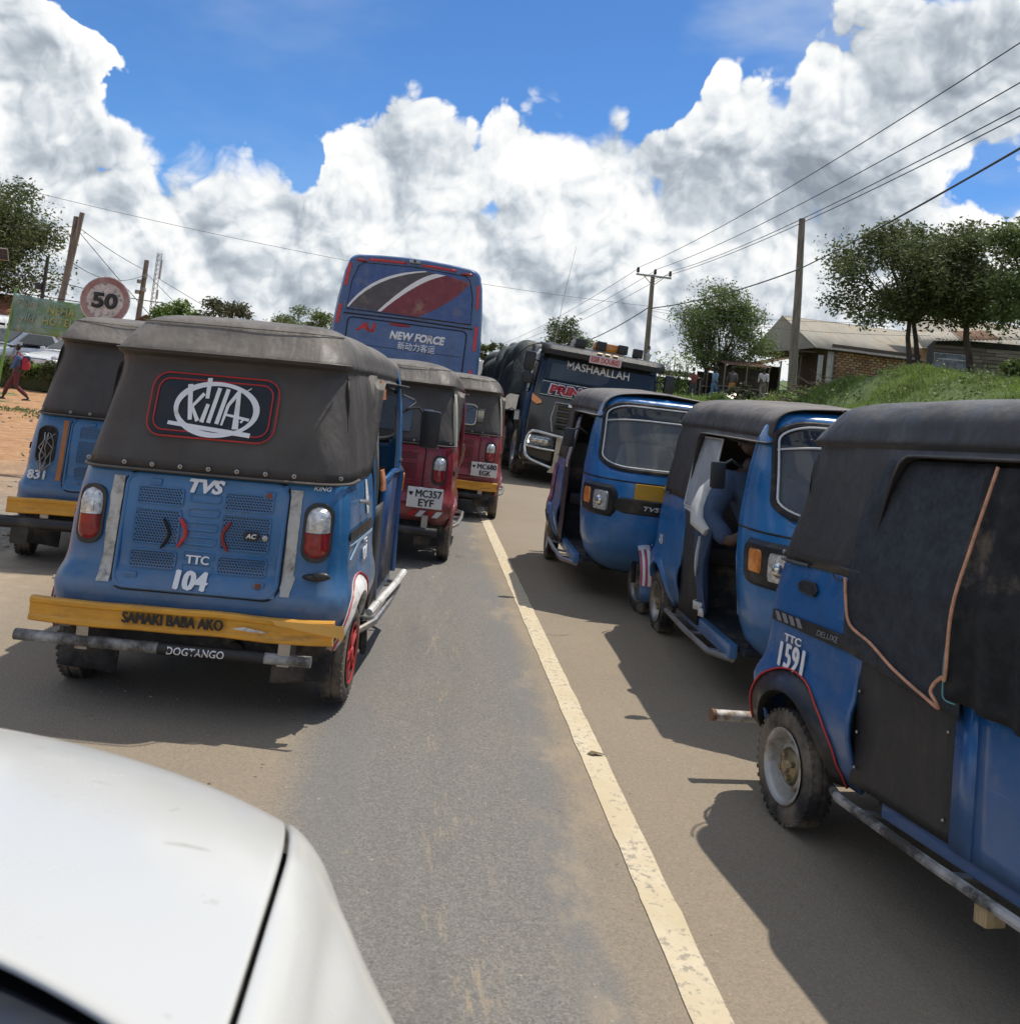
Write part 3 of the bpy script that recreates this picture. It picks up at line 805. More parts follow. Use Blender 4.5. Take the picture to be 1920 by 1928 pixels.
        for i in range(5):
            sm = MB(); u0 = -1.05 + i * .44; sm.loft([[fu(u0 + q * .2, 5 + 58 * j / 8, .009) for q in (0, 1)] for j in range(9)]); sm.build('stripe', mat('flag_red', (.45, .05, .07), .5), mg)
        sm = MB(); sm.loft([[fu(-.1 + 1.2 * i / 6, 58 + 32 * j / 5, .010) for i in range(7)] for j in range(6)]); sm.build('canton', mat('flag_blue', (.05, .06, .30), .5), mg)
        sm = MB()
        for i in range(4):
            for j in range(3):
                c = fu(.08 + .27 * i, 63 + 10 * j, .0125); sm.sphere(c, .006, 5, 3)
        sm.build('star', WLET, mg)
    # --- front cowl with the windscreen opening
    NU, NZ = 56, 44
    zl = [.24 + (1.64 - .24) * i / NZ for i in range(NZ + 1)]
    ul = [-1 + 2 * i / NU for i in range(NU + 1)]
    grid = [[cowl(u, z) for u in ul] for z in zl]
    mb = MB(); vs = [p for r_ in grid for p in r_]; fs = []
    WX, WZ0, WZ1, WRr = .515, 1.075, 1.565, .09
    def inwin(x, z, m=0.0):
        hx = WX - (z - 1.075) * .06 - m; z0, z1 = WZ0 + m, WZ1 - m
        dx = max(0, abs(x) - (hx - WRr)); dz = max(0, (z0 + WRr) - z, z - (z1 - WRr))
        return math.hypot(dx, dz) < WRr
    for i in range(NZ):
        for j in range(NU):
            q = [grid[i][j], grid[i][j + 1], grid[i + 1][j + 1], grid[i + 1][j]]; c = sum(q, Vector()) / 4
            if inwin(c.x, c.z): continue
            fs.append((i * (NU + 1) + j, i * (NU + 1) + j + 1, (i + 1) * (NU + 1) + j + 1, (i + 1) * (NU + 1) + j))
    mb.add(vs, fs); cw = mb.build('front_cowl', paint, rt, solid=.014, ang=50)
    def wloop(m, d):
        pts = []
        for (u, v) in rrect(2, 2, .36, 7):
            z = (WZ0 + WZ1) / 2 + v * ((WZ1 - WZ0) / 2 + m); hx = (WX - (z - 1.075) * .06 + m); pts.append(cowl_x(u * hx, z, d))
        return pts
    def resamp(pts, n=90):
        L = [0]; P = pts + [pts[0]]
        for a, b in zip(P, P[1:]): L.append(L[-1] + (b - a).length)
        out = []; j = 0
        for k in range(n):
            t = L[-1] * k / n
            while L[j + 1] < t: j += 1
            f = (t - L[j]) / max(1e-9, L[j + 1] - L[j]); out.append(P[j].lerp(P[j + 1], f))
        return out
    mb = MB(); lp = wloop(.012, .004); lp2 = []
    P = rrect(2, 2, .36, 7) ; dense = []
    for a, b in zip(P, P[1:] + [P[0]]):
        n_ = max(1, int(math.hypot(b[0] - a[0], b[1] - a[1]) / .12))
        for k in range(n_): dense.append((a[0] + (b[0] - a[0]) * k / n_, a[1] + (b[1] - a[1]) * k / n_))
    def ring_at(m, d):
        out = []
        for (u, v) in dense:
            z = (WZ0 + WZ1) / 2 + v * ((WZ1 - WZ0) / 2 + m); hx = (WX - (z - 1.075) * .06 + m); out.append(cowl_x(u * hx, z, d))
        return out
    mb.tube(ring_at(.006, .004), .017, 8, closed=True); wf = mb.build('windscreen_seal', RUBBER, rt)
    if g('white_trim', True):
        mb = MB(); z_hi = 1.44
        mb.tube(ring_at(-.012, .012), .006, 6, closed=True); mb.build('trim', mat('trim_white', (.7, .7, .68), .4), wf)
    gl = []
    for i in range(15):
        v = -1 + 2 * i / 14; row = []
        for j in range(25):
            z = (WZ0 + WZ1) / 2 + v * ((WZ1 - WZ0) / 2 + .01); u = -1 + 2 * j / 24; row.append(cowl_x(u * (WX - (z - 1.075) * .06 + .008), z, -.006))
        gl.append(row)
    mb = MB(); mb.loft(gl); ws = mb.build('windscreen', GLASS, rt)
    if g('sticker'):
        mb = MB(); c = [(-.17 + .052 * math.cos(a * math.pi / 10), 1.14 + .052 * math.sin(a * math.pi / 10)) for a in range(20)]
        mb.prism(c, lambda u, v, w: cowl_x(u, v, .001 + w), .003); mb.build('sticker', mat('sticker_cyan', (.25, .52, .60), .5), ws)
        mb = MB(); mb.tube([cowl_x(-.17 + .036 * math.cos(a * math.pi / 8), 1.14 + .036 * math.sin(a * math.pi / 8), .006) for a in range(16)], .002, 4, closed=True); mb.build('sticker_ring', mat('sticker_blue', (.12, .30, .38), .5), ws)
    if g('tint_band', True):
        mb = MB(); mb.loft([[cowl_x(-1 * (WX - .03) + 2 * (WX - .03) * j / 24, 1.455 + .085 * i / 4, .001) for j in range(25)] for i in range(5)]); mb.build('sun_strip', glassmat('sunstrip', (.02, .025, .03), .25), ws)
        mb = MB(); mb.tube([cowl_x(-1 * (WX - .025) + 2 * (WX - .025) * j / 24, 1.455 - .03 * (2 * j / 24 - 1) ** 4, .004) for j in range(25)], .006, 5); mb.build('trim_strip', mat('trim_white', (.7, .7, .68)), ws)
    # wiper
    mb = MB(); mb.tube([cowl_x(-.06, 1.045, .01), cowl_x(-.05, 1.06, .035), cowl_x(-.22, 1.10, .03)], .007, 6); mb.tube([cowl_x(-.10, 1.065, .028), cowl_x(-.34, 1.115, .022)], .006, 5); mb.build('wiper', mat('trim_white', (.7, .7, .68)), rt)
    # crease under the windscreen
    mb = MB(); mb.tube([cowl(-1 + 2 * i / 40, .985, .001) for i in range(41)], .006, 6); mb.build('panel_seam', DARK, cw)
    # black lamp band with the head lamps
    def band(z0, z1, u0, u1, d, m, nm, par, n=14, rnd_=.03):
        hu, hz = (u1 - u0) / 2, (z1 - z0) / 2; cu_, cz = (u0 + u1) / 2, (z0 + z1) / 2
        b = MB()
        rows = []
        for i in range(11):
            v = -1 + 2 * i / 10
            k = 1 - .22 * max(0, abs(v) - .55) / .45
            rows.append([cowl(cu_ + hu * k * (-1 + 2 * j / n), cz + v * hz, d * (1 if 0 < i < 10 and 0 < j < n else 0)) for j in range(n + 1)])
        b.loft(rows); return b.build(nm, m, par)
    bm_ = band(.745, .865, -.42, .42, .012, PLASTIC, 'lamp_band', rt, 20)
    for sg in (-1, 1):
        h = band(.70, .945, .38 if sg > 0 else -.93, .93 if sg > 0 else -.38, .022, PLASTIC, 'headlight', rt)
        h2 = band(.735, .905, *((.45, .67) if sg > 0 else (-.67, -.45)), .034, CLEARL, 'lens', h, 8)
        h3 = band(.765, .905, *((.70, .84) if sg > 0 else (-.84, -.70)), .034, AMBERL, 'indicator', h, 6)
        pt = MB(); c = cowl(sg * .56, .82, .02)
        pt.sphere(c, (.045, .03, .045), 12, 8); pt.build('reflector', CHROME, h)
    text(g('badge', 'TVS'), WLET, rt, lambda u, v, d: cowl_x(g('bx', 0) - u, .805 + v, .016 + d), .12, .035, .02, .25)
    if g('plate_front', True):
        mb = MB(); mb.box((g('plate_x', -.10), 2.065, .925), (.30, .012, .115), (0, 0, 0), bev=.006); mb.build('number_plate', mat('plate_yellow', (.62, .34, .02), .5, dirt=.35), rt)
    # mirrors on stalks
    for sg in g('mirrors', (-1, 1)):
        mb = MB(); mb.tube([(sg * .58, 1.40, 1.30), (sg * .66, 1.44, 1.34), (sg * .72, 1.45, 1.30)], .008, 6)
        mi = mb.build('mirror_stalk', PLASTIC, rt)
        mb = MB(); mb.box((sg * .735, 1.455, 1.25), (.085, .035, .15), (0.05, 0, 0), bev=.03); mb.build('mirror', PLASTIC, mi)
        mb = MB(); mb.box((sg * .735, 1.434, 1.25), (.065, .004, .125), (0.05, 0, 0)); mb.build('mirror_glass', mat('mirror_glass', (.5, .55, .6), .05, 1.0), mi)
    # door frames: cowl edge and the post behind the door
    for sg in (-1, 1):
        mb = MB(); mb.tube([cowl(sg, z) + Vector((-sg * .012, -.004, 0)) for z in (.27, .5, .8, 1.05, 1.3, 1.45)], .016, 8); mb.build('front_post', paint, rt)
        mb = MB(); mb.tube([(sg * .565, YF, .30), (sg * .60, YF + .005, .8), (sg * .575, YF + .01, 1.02), (sg * .53, YF + .01, 1.30), (sg * .515, YF + .015, 1.40)], .015, 8); mb.build('rear_post', paint, rt)
    # --- canopy
    mb = MB(); canopy(mb, g('cz', 1.0), seed=seed, lip=g('lip', 1.0), yo=g('yo', YF))
    cn = mb.build('canopy', vinyl, rt, ang=60)
    q = cn.modifiers.new('sub', 'SUBSURF'); q.levels = 1; q.render_levels = 1
    q = cn.modifiers.new('solid', 'SOLIDIFY'); q.thickness = .008; q.offset = -1
    # hem with eyelets along the rear
    mb = MB(); pts = [(lambda p: Vector((p[0] * 1.0, p[1] - .004, g('cz', 1.0) + .004)))(uxy(-.60 + 1.2 * i / 60, .592, -.490, .5, rc=.16, bulge=.03)) for i in range(61)]
    mb.tube(pts, .007, 6); mb.build('canopy_hem', vinyl, cn)
    for i in range(9):
        s = -.46 + .92 * i / 8; x, y = uxy(s, .585, -.482, .5, rc=.16, bulge=.03)
        eb = MB(); eb.lathe([(.004, 0), (.009, -.002), (.010, -.006), (.005, -.008)], (0, 0, 0), 'Y', 10); e = eb.build('eyelet', STEEL, cn, loc=(x, y - .006, g('cz', 1.0) + .03))
    for (zz_, WW_, yy_, ins) in ((1.524, .534, -.424, 0), (1.655, .468, -.306, 0), (1.11, .571, -.464, 0)):
        pts = []
        for i in range(49):
            s_ = -.485 + .97 * i / 48; x, y = uxy(s_, WW_, yy_, yf_ if False else .9, rc=.15, bulge=.03); pts.append(Vector((x * 1.004, y - .004, zz_)))
        sb = MB(); sb.tube(pts, .0028 if zz_ != 1.524 else .0045, 5)
        if zz_ != 1.11: sb.build('canopy_seam', vinyl, cn)
    # roof bows over the door, drip edge
    for sg in (-1, 1):
        mb = MB(); mb.tube([(sg * .507, .46, 1.464), (sg * .507, .8, 1.455), (sg * .505, 1.2, 1.435), (sg * .50, 1.66, 1.41)], .009, 6); mb.build('roof_rail', DARK, cn)
    # --- rear face
    if g('rear', True):
        pw, p0, p1 = .345, .52, .985
        # engine lid
        lid = MB(); poly = rrect(pw * 2, p1 - p0, .05, 5, 0, (p0 + p1) / 2)
        cx_ = g('lid_x', 0.0)
        nx, nz = 24, 18; rows = []
        for i in range(nz + 1):
            z = p0 + (p1 - p0) * i / nz; rows.append([rear_pt(cx_ + -pw + 2 * pw * j / nx, z, .010) for j in range(nx + 1)])
        lid.loft(rows); L = lid.build('engine_lid', paint, rt, ang=50)
        mb = MB(); mb.tube([rear_pt(cx_ + u, v, .006) for u, v in rrect(pw * 2, p1 - p0, .05, 5, 0, (p0 + p1) / 2)], .009, 8, closed=True); mb.build('lid_edge', paint, L)
        mb = MB(); mb.tube([rear_pt(cx_ + u, v, .001) for u, v in rrect(pw * 2 + .024, p1 - p0 + .024, .06, 5, 0, (p0 + p1) / 2)], .005, 6, closed=True); mb.build('lid_gap', DARK, L)
        if g('detail', True):
            pm = g('perf')
            for sx in (-1, 1):
                for (za, zb_) in ((.865, .935), (.70, .845), (.60, .67)) if sx < 0 else ((.865, .935), (.70, .845), (.60, .67)):
                    xa, xb = (cx_ - .29, cx_ - .095) if sx < 0 else (cx_ + .085, cx_ + .29)
                    gb = MB(); gb.loft([[rear_pt(xa + (xb - xa) * j / 8, za + (zb_ - za) * i / 4, .0125) for j in range(9)] for i in range(5)]); gr = gb.build('air_grille', pm, L)
                    gb = MB(); gb.tube([rear_pt(u, v, .014) for u, v in rrect(xb - xa, zb_ - za, .012, 3, (xa + xb) / 2, (za + zb_) / 2)], .004, 6, closed=True); gb.build('grille_edge', paint, gr)
                    # drilled holes, one joined piece
                    hb = MB(); nx_ = int((xb - xa) / .0125); nz_ = int((zb_ - za) / .0115)
                    for a in range(nz_):
                        for c_ in range(nx_):
                            x_ = xa + .010 + c_ * .0125 + (a % 2) * .006; z_ = za + .008 + a * .0115
                            if x_ > xb - .006: continue
                            hb.add([rear_pt(x_ + .0042 * math.cos(t * math.pi / 3), z_ + .0042 * math.sin(t * math.pi / 3), .0145) for t in range(6)], [tuple(range(6))])
                    hb.build('grille_holes', DARK, gr, smooth=False, kind='stuff')
            for z_ in (.905, .845, .785, .725, .665, .61):
                rb = MB(); rb.tube([rear_pt(cx_ + u, v, .010) for u, v in rrect(.13, .032, .012, 3, 0, z_)], .006, 6, closed=True); rb.build('louvre', paint, L)
            for (x_, z_) in ((-.22, .955), (.27, .94), (.27, .565), (-.27, .565)):
                rb = MB(); rb.box(rear_pt(cx_ + x_, z_, .012), (.05, .012, .03), bev=.006); la = rb.build('latch', paint, L)
                if x_ > 0: rb = MB(); rb.box(rear_pt(cx_ + x_, z_, .021), (.022, .006, .020)); rb.build('latch_bolt', mat('rust', (.22, .07, .035), .8), la)
        # tail lamps
        for sg in (-1, 1):
            lx, lz = sg * .488, .80
            lw = .052
            if g('no_left_lamp') and sg < 0:
                hb = MB(); hb.prism(rrect(.10, .235, .045, 6, lx, lz), lambda u, v, w: rear_pt(u, v, .004 + w), .004); h = hb.build('lamp_socket', DARK, rt)
                hb = MB(); hb.tube([rear_pt(u, v, .008) for u, v in rrect(.11, .245, .048, 6, lx, lz)], .006, 6, closed=True); hb.build('socket_edge', PLASTIC, h)
                rr = random.Random(3)
                for k in range(5):
                    hb = MB(); x1 = lx + rr.uniform(-.03, .03)
                    hb.tube([rear_pt(x1 + rr.uniform(-.03, .03), lz + .08 - q * .05, .02 + rr.uniform(0, .03)) for q in range(6)], .004, 5); hb.build('loose_wire', STEEL, h)
                continue
            def lampsurf(u, v, d): 
                p = rear_pt(min(.56, abs(lx + u)) * sg, lz + v, d); 
                ex = max(0, abs(lx + u) - .505)
                p.x = lx + u; p.y += ex * ex * 12
                return p
            def lens(z0, z1, m, nm, par, d=.030, w=lw):
                rows = []
                for i in range(9):
                    z = z0 + (z1 - z0) * i / 8; vv = z / .112
                    ww = w * math.sqrt(max(.02, 1 - max(0, abs(vv) - .55) ** 2 / .205)) if abs(vv) > .55 else w
                    rows.append([lampsurf(-ww + 2 * ww * j / 10, z, .006 + d * (1 - abs(-1 + 2 * j / 10) ** 4) * (1 - abs(vv) ** 6)) for j in range(11)])
                b = MB(); b.loft(rows); return b.build(nm, m, par)
            bz = MB(); bz.prism(rrect(.125, .25, .055, 7, 0, 0), lambda u, v, w: lampsurf(u, v, .002 + w), .012); T = bz.build('tail_lamp', PLASTIC, rt, bev=.003)
            lens(-.112, 0.0, REDLAMP, 'red_lens', T); lens(.002, .112, CLEARL, 'clear_lens', T, .032)
            lens(.035, .075, CHROME, 'reflector', T, .034, .030) if False else None
            b = MB(); b.box(lampsurf(sg * .004, .035, .038), (.055, .012, .055), bev=.008); b.build('lamp_bowl', CLEARL, T)
        # rear quarter vent stickers
        for sg in (-1, 1):
            vb = MB()
            vb.prism([(-.38, .795), (.19, .79), (.26, .745), (.23, .735), (-.38, .752)], lambda u, v, w: side_pt(sg, u, v, .004 + w), .004)
            vt = vb.build('side_trim', PLASTIC, rt)
            if g('stripes'):
                for k in range(4):
                    kb = MB(); y_ = -.36 + k * .055
                    kb.prism([(y_, .79), (y_ + .032, .79), (y_ + .062, .757), (y_ + .03, .756)], lambda u, v, w: side_pt(sg, u, v, .009 + w), .002); kb.build('trim_stripe', mat('grey_vinyl', (.22, .22, .23), .5), vt)
            # filler / latch recess
            if g('side_handle'):
                hb = MB(); hb.prism([(-.22, .925), (-.19, .945), (-.10, .945), (-.07, .915), (-.09, .89), (-.20, .895)], lambda u, v, w: side_pt(sg, u, v, .003 + w), .012); hb.build('side_handle', PLASTIC, rt, bev=.003)
    # bumper pipe, plank and flaps
    bp = g('bumper', 'pipe')
    y0 = -.60
    if g('plank', True):
        b = MB(); pl = g('plank_w', .64); pz = g('plank_z', .405)
        rows = []
        for i in range(15):
            x = -pl * 1.02 + 1.98 * pl * i / 14; k = .006 * mnoise.noise(Vector((x * 4, seed, 0)))
            bend = .012 if i in (0, 14) else 0
            rows.append([Vector((x, y0 - .02 + bend + dy + k, pz + dz + k)) for dy, dz in ((.02, .05), (-.005, .05), (-.012, .044), (-.012, .03), (-.006, .022), (-.006, -.02), (-.012, -.03), (-.012, -.044), (-.004, -.05), (.02, -.05))])
        b.loft(rows, cap=True); P_ = b.build('bumper_plank', g('plank_m', YELLOWP), rt, ang=30)
    else: P_ = None
    b = MB(); pz = g('pipe_z', .295); L_ = g('pipe_w', .70)
    b.tube([(-L_ * 1.0, y0 - .01, pz), (-L_ * .4, y0 - .015, pz - .004), (0, y0 - .01, pz - .005), (L_ * .76, y0 - .005, pz - .01)], .024 if not g('pipe_r') else g('pipe_r'), 12)
    B_ = b.build('bumper_pipe', g('pipe_m', WHITEP), rt)
    for x in (-.42, .42):
        b = MB(); b.box((x, y0 + .04, .34), (.05, .12, .16)); b.build('bumper_bracket', STEEL, rt)
    for sg in (-1, 1):
        b = MB(); rows = []
        for i in range(7):
            z = .36 - .22 * i / 6; rows.append([Vector((sg * .46 - .125 + .25 * j / 4, -.40 - .05 * i / 6 - .01 * math.sin(j * 1.3 + seed), z + .006 * j * sg)) for j in range(5)])
        b.loft(rows); b.build('mud_flap', RUBBER, rt, solid=.008)
    # guard rail along the sill
    if g('rail', True):
        for sg in (-1, 1):
            b = MB(); b.tube([(sg * .60, .14, .235), (sg * .665, .28, .255), (sg * .675, .8, .25), (sg * .665, 1.28, .245), (sg * .56, 1.42, .24)], .017, 8)
            rl = b.build('side_rail', g('rail_m', STEEL), rt)
            for y in (.38, .85, 1.25): b = MB(); b.tube([(sg * .67, y, .25), (sg * .56, y, .24)], .010, 6); b.build('rail_strut', STEEL, rl)
    return rt, dict(body=body, canopy=cn, plank=P_, pipe=B_)

CPR = [(.99, .585, -.485), (1.10, .574, -.465), (1.22, .552, -.425), (1.37, .534, -.39), (1.468, .520, -.365)]
def can_pt(x, z, d=0.0):
    """rear face of the canopy below its lip"""
    W, yr = lerpt(CPR, z); return Vector((x, yr - .03 * (1 - (x / W) ** 2) - d, z))
def can_side(sg, y, z, d=0.0):
    W, yr = lerpt(CPR, z); return Vector((sg * (W + d), y, z))
# ------------------------------------------------------------------ the rickshaws in the jam
BLUE = paintmat('paint_blue', (.020, .135, .315), .50)
BLUE2 = paintmat('paint_blue_bright', (.012, .165, .44), .28)
BLUE3 = paintmat('paint_blue_deep', (.010, .110, .32), .22)
RED = paintmat('paint_maroon', (.24, .010, .022), .35)
RAILW = mat('rail_worn', (.50, .49, .46), .6, dirt=1.0, dirtc=(.05, .045, .04), dscale=6)
PIPEB = mat('pipe_black_white', (.45, .45, .43), .5, dirt=.95, dirtc=(.05, .045, .04), dscale=4, stretch=(1, 1, 1))
r104, q104 = rickshaw('blue three-wheeler with a white emblem on its rear window and a yellow plank bumper', (-.81, 4.76), -5.5, BLUE, GREYV, 1.022, tilt=(0, R(-1.7)),
    perf=BLUE, wheels='spoke', flare=WHITEP, flare_w=.075, flare_line=True, seed=1, pipe_m=PIPEB)
rleft, qleft = rickshaw('blue three-wheeler at the left road edge with its left tail lamp missing', (-2.12, 7.35), 10, BLUE, GREYV, 1.03, perf=BLUE, no_left_lamp=True, seed=2, pipe_m=PLASTIC, pipe_r=.04)
rr1, qr1 = rickshaw('maroon three-wheeler with grey canopy and plate MC357 EYF right behind the blue one', (-.24, 8.77), -5, RED, GREYV, 1.02, perf=RED, plank=False, seed=3, pipe_m=PLASTIC, pipe_r=.04)
rr2, qr2 = rickshaw('maroon three-wheeler with a wire-framed rear window and plate MC680 EGK by the yellow line', (.44, 12.0), -6, RED, GREYV, 1.02, perf=RED, seed=4, pipe_m=PLASTIC, pipe_r=.03)
r9, q9 = rickshaw('blue oncoming three-wheeler with a flag sticker on its front mudguard and a yellow blank plate', (1.98, 9.02), 178.5, BLUE2, GREYV, 1.0, perf=BLUE2, seed=5, flag=True, sticker=True, rear=False, fx=.09, steer=12, plate_x=.13, bx=.13)
r10, q10 = rickshaw('blue oncoming three-wheeler with a clear plastic side curtain and the driver leaning out', (2.43, 6.46), 178.8, BLUE2, GREYV, .985, tilt=(R(.6), R(1.5)), perf=BLUE2, seed=6, rear=False)
r1591, q1591 = rickshaw('blue oncoming three-wheeler with black side curtain and number 1591, cut by the right edge', (2.19, 3.52), 187, BLUE3, BLACKV, .985, tilt=(R(3.6), R(-1.2)), yf=.25, perf=BLUE3, wheels='steel', seed=7, flare=PLASTIC, flare_w=.085, flare_line=True, stripes=True, side_handle=True, plank=False, pipe_w=.97, pipe_m=mat('pipe_white_chipped', (.62, .60, .56), .6, dirt=.8, dirtc=(.26, .18, .11), dscale=16), rail_m=RAILW)
# ------------------------------------------------------------------ marks and fittings of each rickshaw
def strip_poly(p, q, w0, w1=None):
    w1 = w0 if w1 is None else w1
    dx, dy = q[0] - p[0], q[1] - p[1]; l = math.hypot(dx, dy); nx, ny = -dy / l, dx / l
    return [(p[0] + nx * w0 / 2, p[1] + ny * w0 / 2), (q[0] + nx * w1 / 2, q[1] + ny * w1 / 2), (q[0] - nx * w1 / 2, q[1] - ny * w1 / 2), (p[0] - nx * w0 / 2, p[1] - ny * w0 / 2)]
# --- the near blue one
R1, B1, C1, P1_, PP1 = r104, q104['body'], q104['canopy'], q104['plank'], q104['pipe']
wx, wz = -.03, 1.292
mb = MB()
rows = []
N = 16
for i in range(N + 1):
    v = -1 + 2 * i / N; z = wz + v * .128; ww = .262 * (1 - .06 * abs(v) ** 6)
    rows.append([can_pt(wx + ww * (-1 + 2 * j / 20), z, .010) for j in range(21)])
mb.loft(rows); win = mb.build('rear_window', mat('window_dark', (.010, .011, .014), .4, dirt=.15), C1)
for (w, h, rr) in ((.56, .275, .07), (.505, .225, .05)):
    mb = MB(); mb.tube([can_pt(wx + u, wz + v, .013) for u, v in rrect(w, h, rr, 6)], .0035, 6, closed=True); mb.build('red_piping', REDP, win)
EC = (985, 442); ES = .00100
def em(u, v, d): return can_pt(wx + .01 + (u - EC[0]) * ES, wz + .002 - (v - EC[1]) * ES, .014 + d)
strokes = [((860, 352), (884, 505), 27, 22), ((928, 388), (882, 450), 20, 16), ((880, 440), (918, 508), 14, 22), ((952, 432), (936, 512), 20, 24), ((942, 318), (944, 408), 26, 20), ((992, 358), (966, 512), 22, 22),
           ((1030, 360), (1002, 514), 22, 22), ((1080, 366), (1040, 430), 22, 18), ((1040, 430), (1024, 518), 18, 12), ((1078, 366), (1086, 530), 20, 34), ((1034, 470), (1140, 486), 12, 16), ((1120, 480), (1105, 500), 10, 12), ((790, 524), (1155, 552), 16, 20), ((1096, 372), (1130, 348), 7, 4)]
for a, b, w0, w1 in strokes:
    if a[1] < 520: w0, w1 = w0 * .80, w1 * .80
    mb = MB(); q = strip_poly(a, b, w0, w1); q = [(q[0][0] + (q[1][0] - q[0][0]) * t, q[0][1] + (q[1][1] - q[0][1]) * t) for t in (0, .33, .66, 1)] + [(q[2][0] + (q[3][0] - q[2][0]) * t, q[2][1] + (q[3][1] - q[2][1]) * t) for t in (0, .33, .66, 1)]
    mb.prism(q, em, .002); mb.build('emblem_stroke', WLET, win, smooth=False)
mb = MB(); inner_, outer_ = [], []
for k in range(61):
    a = R(-205 + 385 * k / 60); w = 9 + 5 * math.sin(k / 60 * math.pi * 3) ** 2
    outer_.append((990 + (176 + w) * math.cos(a), 452 + (110 + w) * math.sin(a))); inner_.append((990 + (176 - w) * math.cos(a), 452 + (110 - w * .8) * math.sin(a)))
mb.loft([[em(u, v, .001) for u, v in outer_], [em(u, v, .001) for u, v in inner_]]); mb.build('emblem_ring', WLET, win)
# body lettering and paint
for nm, s, u0, v0, w, h, bd, sh in (('maker_badge', 'TVS', .0, .955, .15, .058, .03, .25), ('route_code', 'TTC', .0, .648, .095, .035, .0, 0), ('fleet_number', '104', -.01, .565, .13, .072, .0, 0)):
    text(s, WLET, B1, (lambda u0, v0: lambda u, v, d: rear_pt(u0 + u, v0 + v, .0165 + d))(u0, v0), w, h, bd, sh, nm, heavy=.0065 if s == '104' else .0022)
for sg in (-1, 1):
    x0 = sg * .385; rr = random.Random(sg + 5); pl = []
    for i in range(25):
        z = .53 + .44 * i / 24; jag = rr.uniform(-.012, .012) if (sg > 0 and i < 7) else rr.uniform(-.003, .003); pl.append((z, x0 - .027 + jag, x0 + .024 - jag * .6))
    mb = MB(); mb.loft([[rear_pt(a, z, .0045) for z, a, b in pl], [rear_pt((a + b) / 2, z, .0055) for z, a, b in pl], [rear_pt(b, z, .0045) for z, a, b in pl]]); mb.build('paint_stripe', mat('stripe_grey_white', (.50, .49, .45), .6, dirt=.6, dirtc=(.16, .15, .13), dscale=14), B1)
for (x, z, w, m_, fl) in ((-.085, .755, .018, REDP, 1), (-.155, .745, .014, DARK, 1), (.115, .755, .016, mat('rust_red', (.25, .03, .02), .7), -1)):
    mb = MB(); mb.tube([rear_pt(x + fl * .022 * math.cos(math.pi / 2 * t / 3.2), z + .062 * t / 4, .020) for t in range(-4, 5)], [.004, w * .45, w * .5, w * .45, w * .5, w * .45, w * .55, w * .5, .004], 6); mb.build('reflector_strip', m_, B1)
mb = MB(); mb.prism(rrect(.065, .036, .006, 3, .215, .765), lambda u, v, w: rear_pt(u, v, .016 + w), .004); bd = mb.build('badge_plate', BLET, B1)
text('AC', WLET, bd, lambda u, v, d: rear_pt(.215 + u, .765 + v, .0205 + d), .045, .02, .03, .2)
mb = MB(); mb.lathe([(.001, -.012), (.012, -.010), (.014, 0)], rear_pt(.275, .762, .016), 'Y', 12); mb.build('lock', STEEL, B1)
text('THE', WLET, B1, lambda u, v, d: rear_pt(.455 + u, 1.003 + v, .006 + d), .03, .012, .01); text('KING', WLET, B1, lambda u, v, d: rear_pt(.49 + u, .985 + v, .006 + d), .075, .018, .01, .2)
# side: number, white patches, trim flash
text('TTC', WLET, B1, lambda u, v, d: side_pt(1, .05 + u, .695 + v, .005 + d), .10, .03, .03); text('104', WLET, B1, lambda u, v, d: side_pt(1, .05 + u, .635 + v, .005 + d), .115, .075, .04)
mb = MB(); mb.prism([(.06, .99), (.10, .985), (.13, .90), (.12, .82), (.08, .82), (.05, .90)], lambda u, v, w: side_pt(1, u, v, .004 + w), .003); mb.build('paint_patch', WHITEP, B1)
mb = MB(); mb.prism([(-.38, .735), (.26, .725), (.26, .715), (-.1, .715), (-.34, .665), (-.36, .672), (-.16, .72)], lambda u, v, w: side_pt(1, u, v, .004 + w), .003); mb.build('paint_flash', mat('pale_blue', (.35, .50, .62), .5), B1)
mb = MB(); mb.tube([side_pt(1, -.10, .90, .0), side_pt(1, -.09, .90, .035), side_pt(1, -.04, .885, .035)], .010, 6); mb.build('side_latch', STEEL, B1)
mb = MB(); mb.sphere(rear_pt(.50, .615, .02), (.055, .02, .016), 12, 6); mb.sphere(rear_pt(.53, .625, .035), (.04, .016, .018), 10, 6); mb.build('broken_reflector', PLASTIC, B1)
text('SAMAKI BABA AKO', BLET, P1_, lambda u, v, d: Vector((-.045 + u, -.637 - d, .41 + v)), .415, .043, .0, 0, heavy=.0032)
mb = MB(); mb.prism([(.195, .402), (.25, .412), (.34, .400), (.36, .396), (.28, .394)], lambda u, v, w: Vector((u, -.637 - w, v)), .003); mb.build('paint_smear', WHITEP, P1_)
mb = MB(); mb.prism([(.36, .45), (.66, .45), (.665, .41), (.655, .385), (.64, .40), (.50, .415), (.44, .425), (.38, .43)], lambda u, v, w: Vector((u, -.6365 - w, v)), .002); mb.build('paint_wear', mat('yellow_faded', (.72, .40, .09), .5), P1_)
text('DOGTANGO', WLET, PP1, lambda u, v, d: Vector((.06 + u, -.6125 - math.sqrt(max(1e-6, .0262 ** 2 - v * v)) - d * .4, .2895 + v)), .24, .032, .012, .1)
mb = MB(); mb.tube([(-.10, -.613, .2905), (.34, -.611, .2885)], .0255, 12); mb.build('black_tape', BLET, PP1)
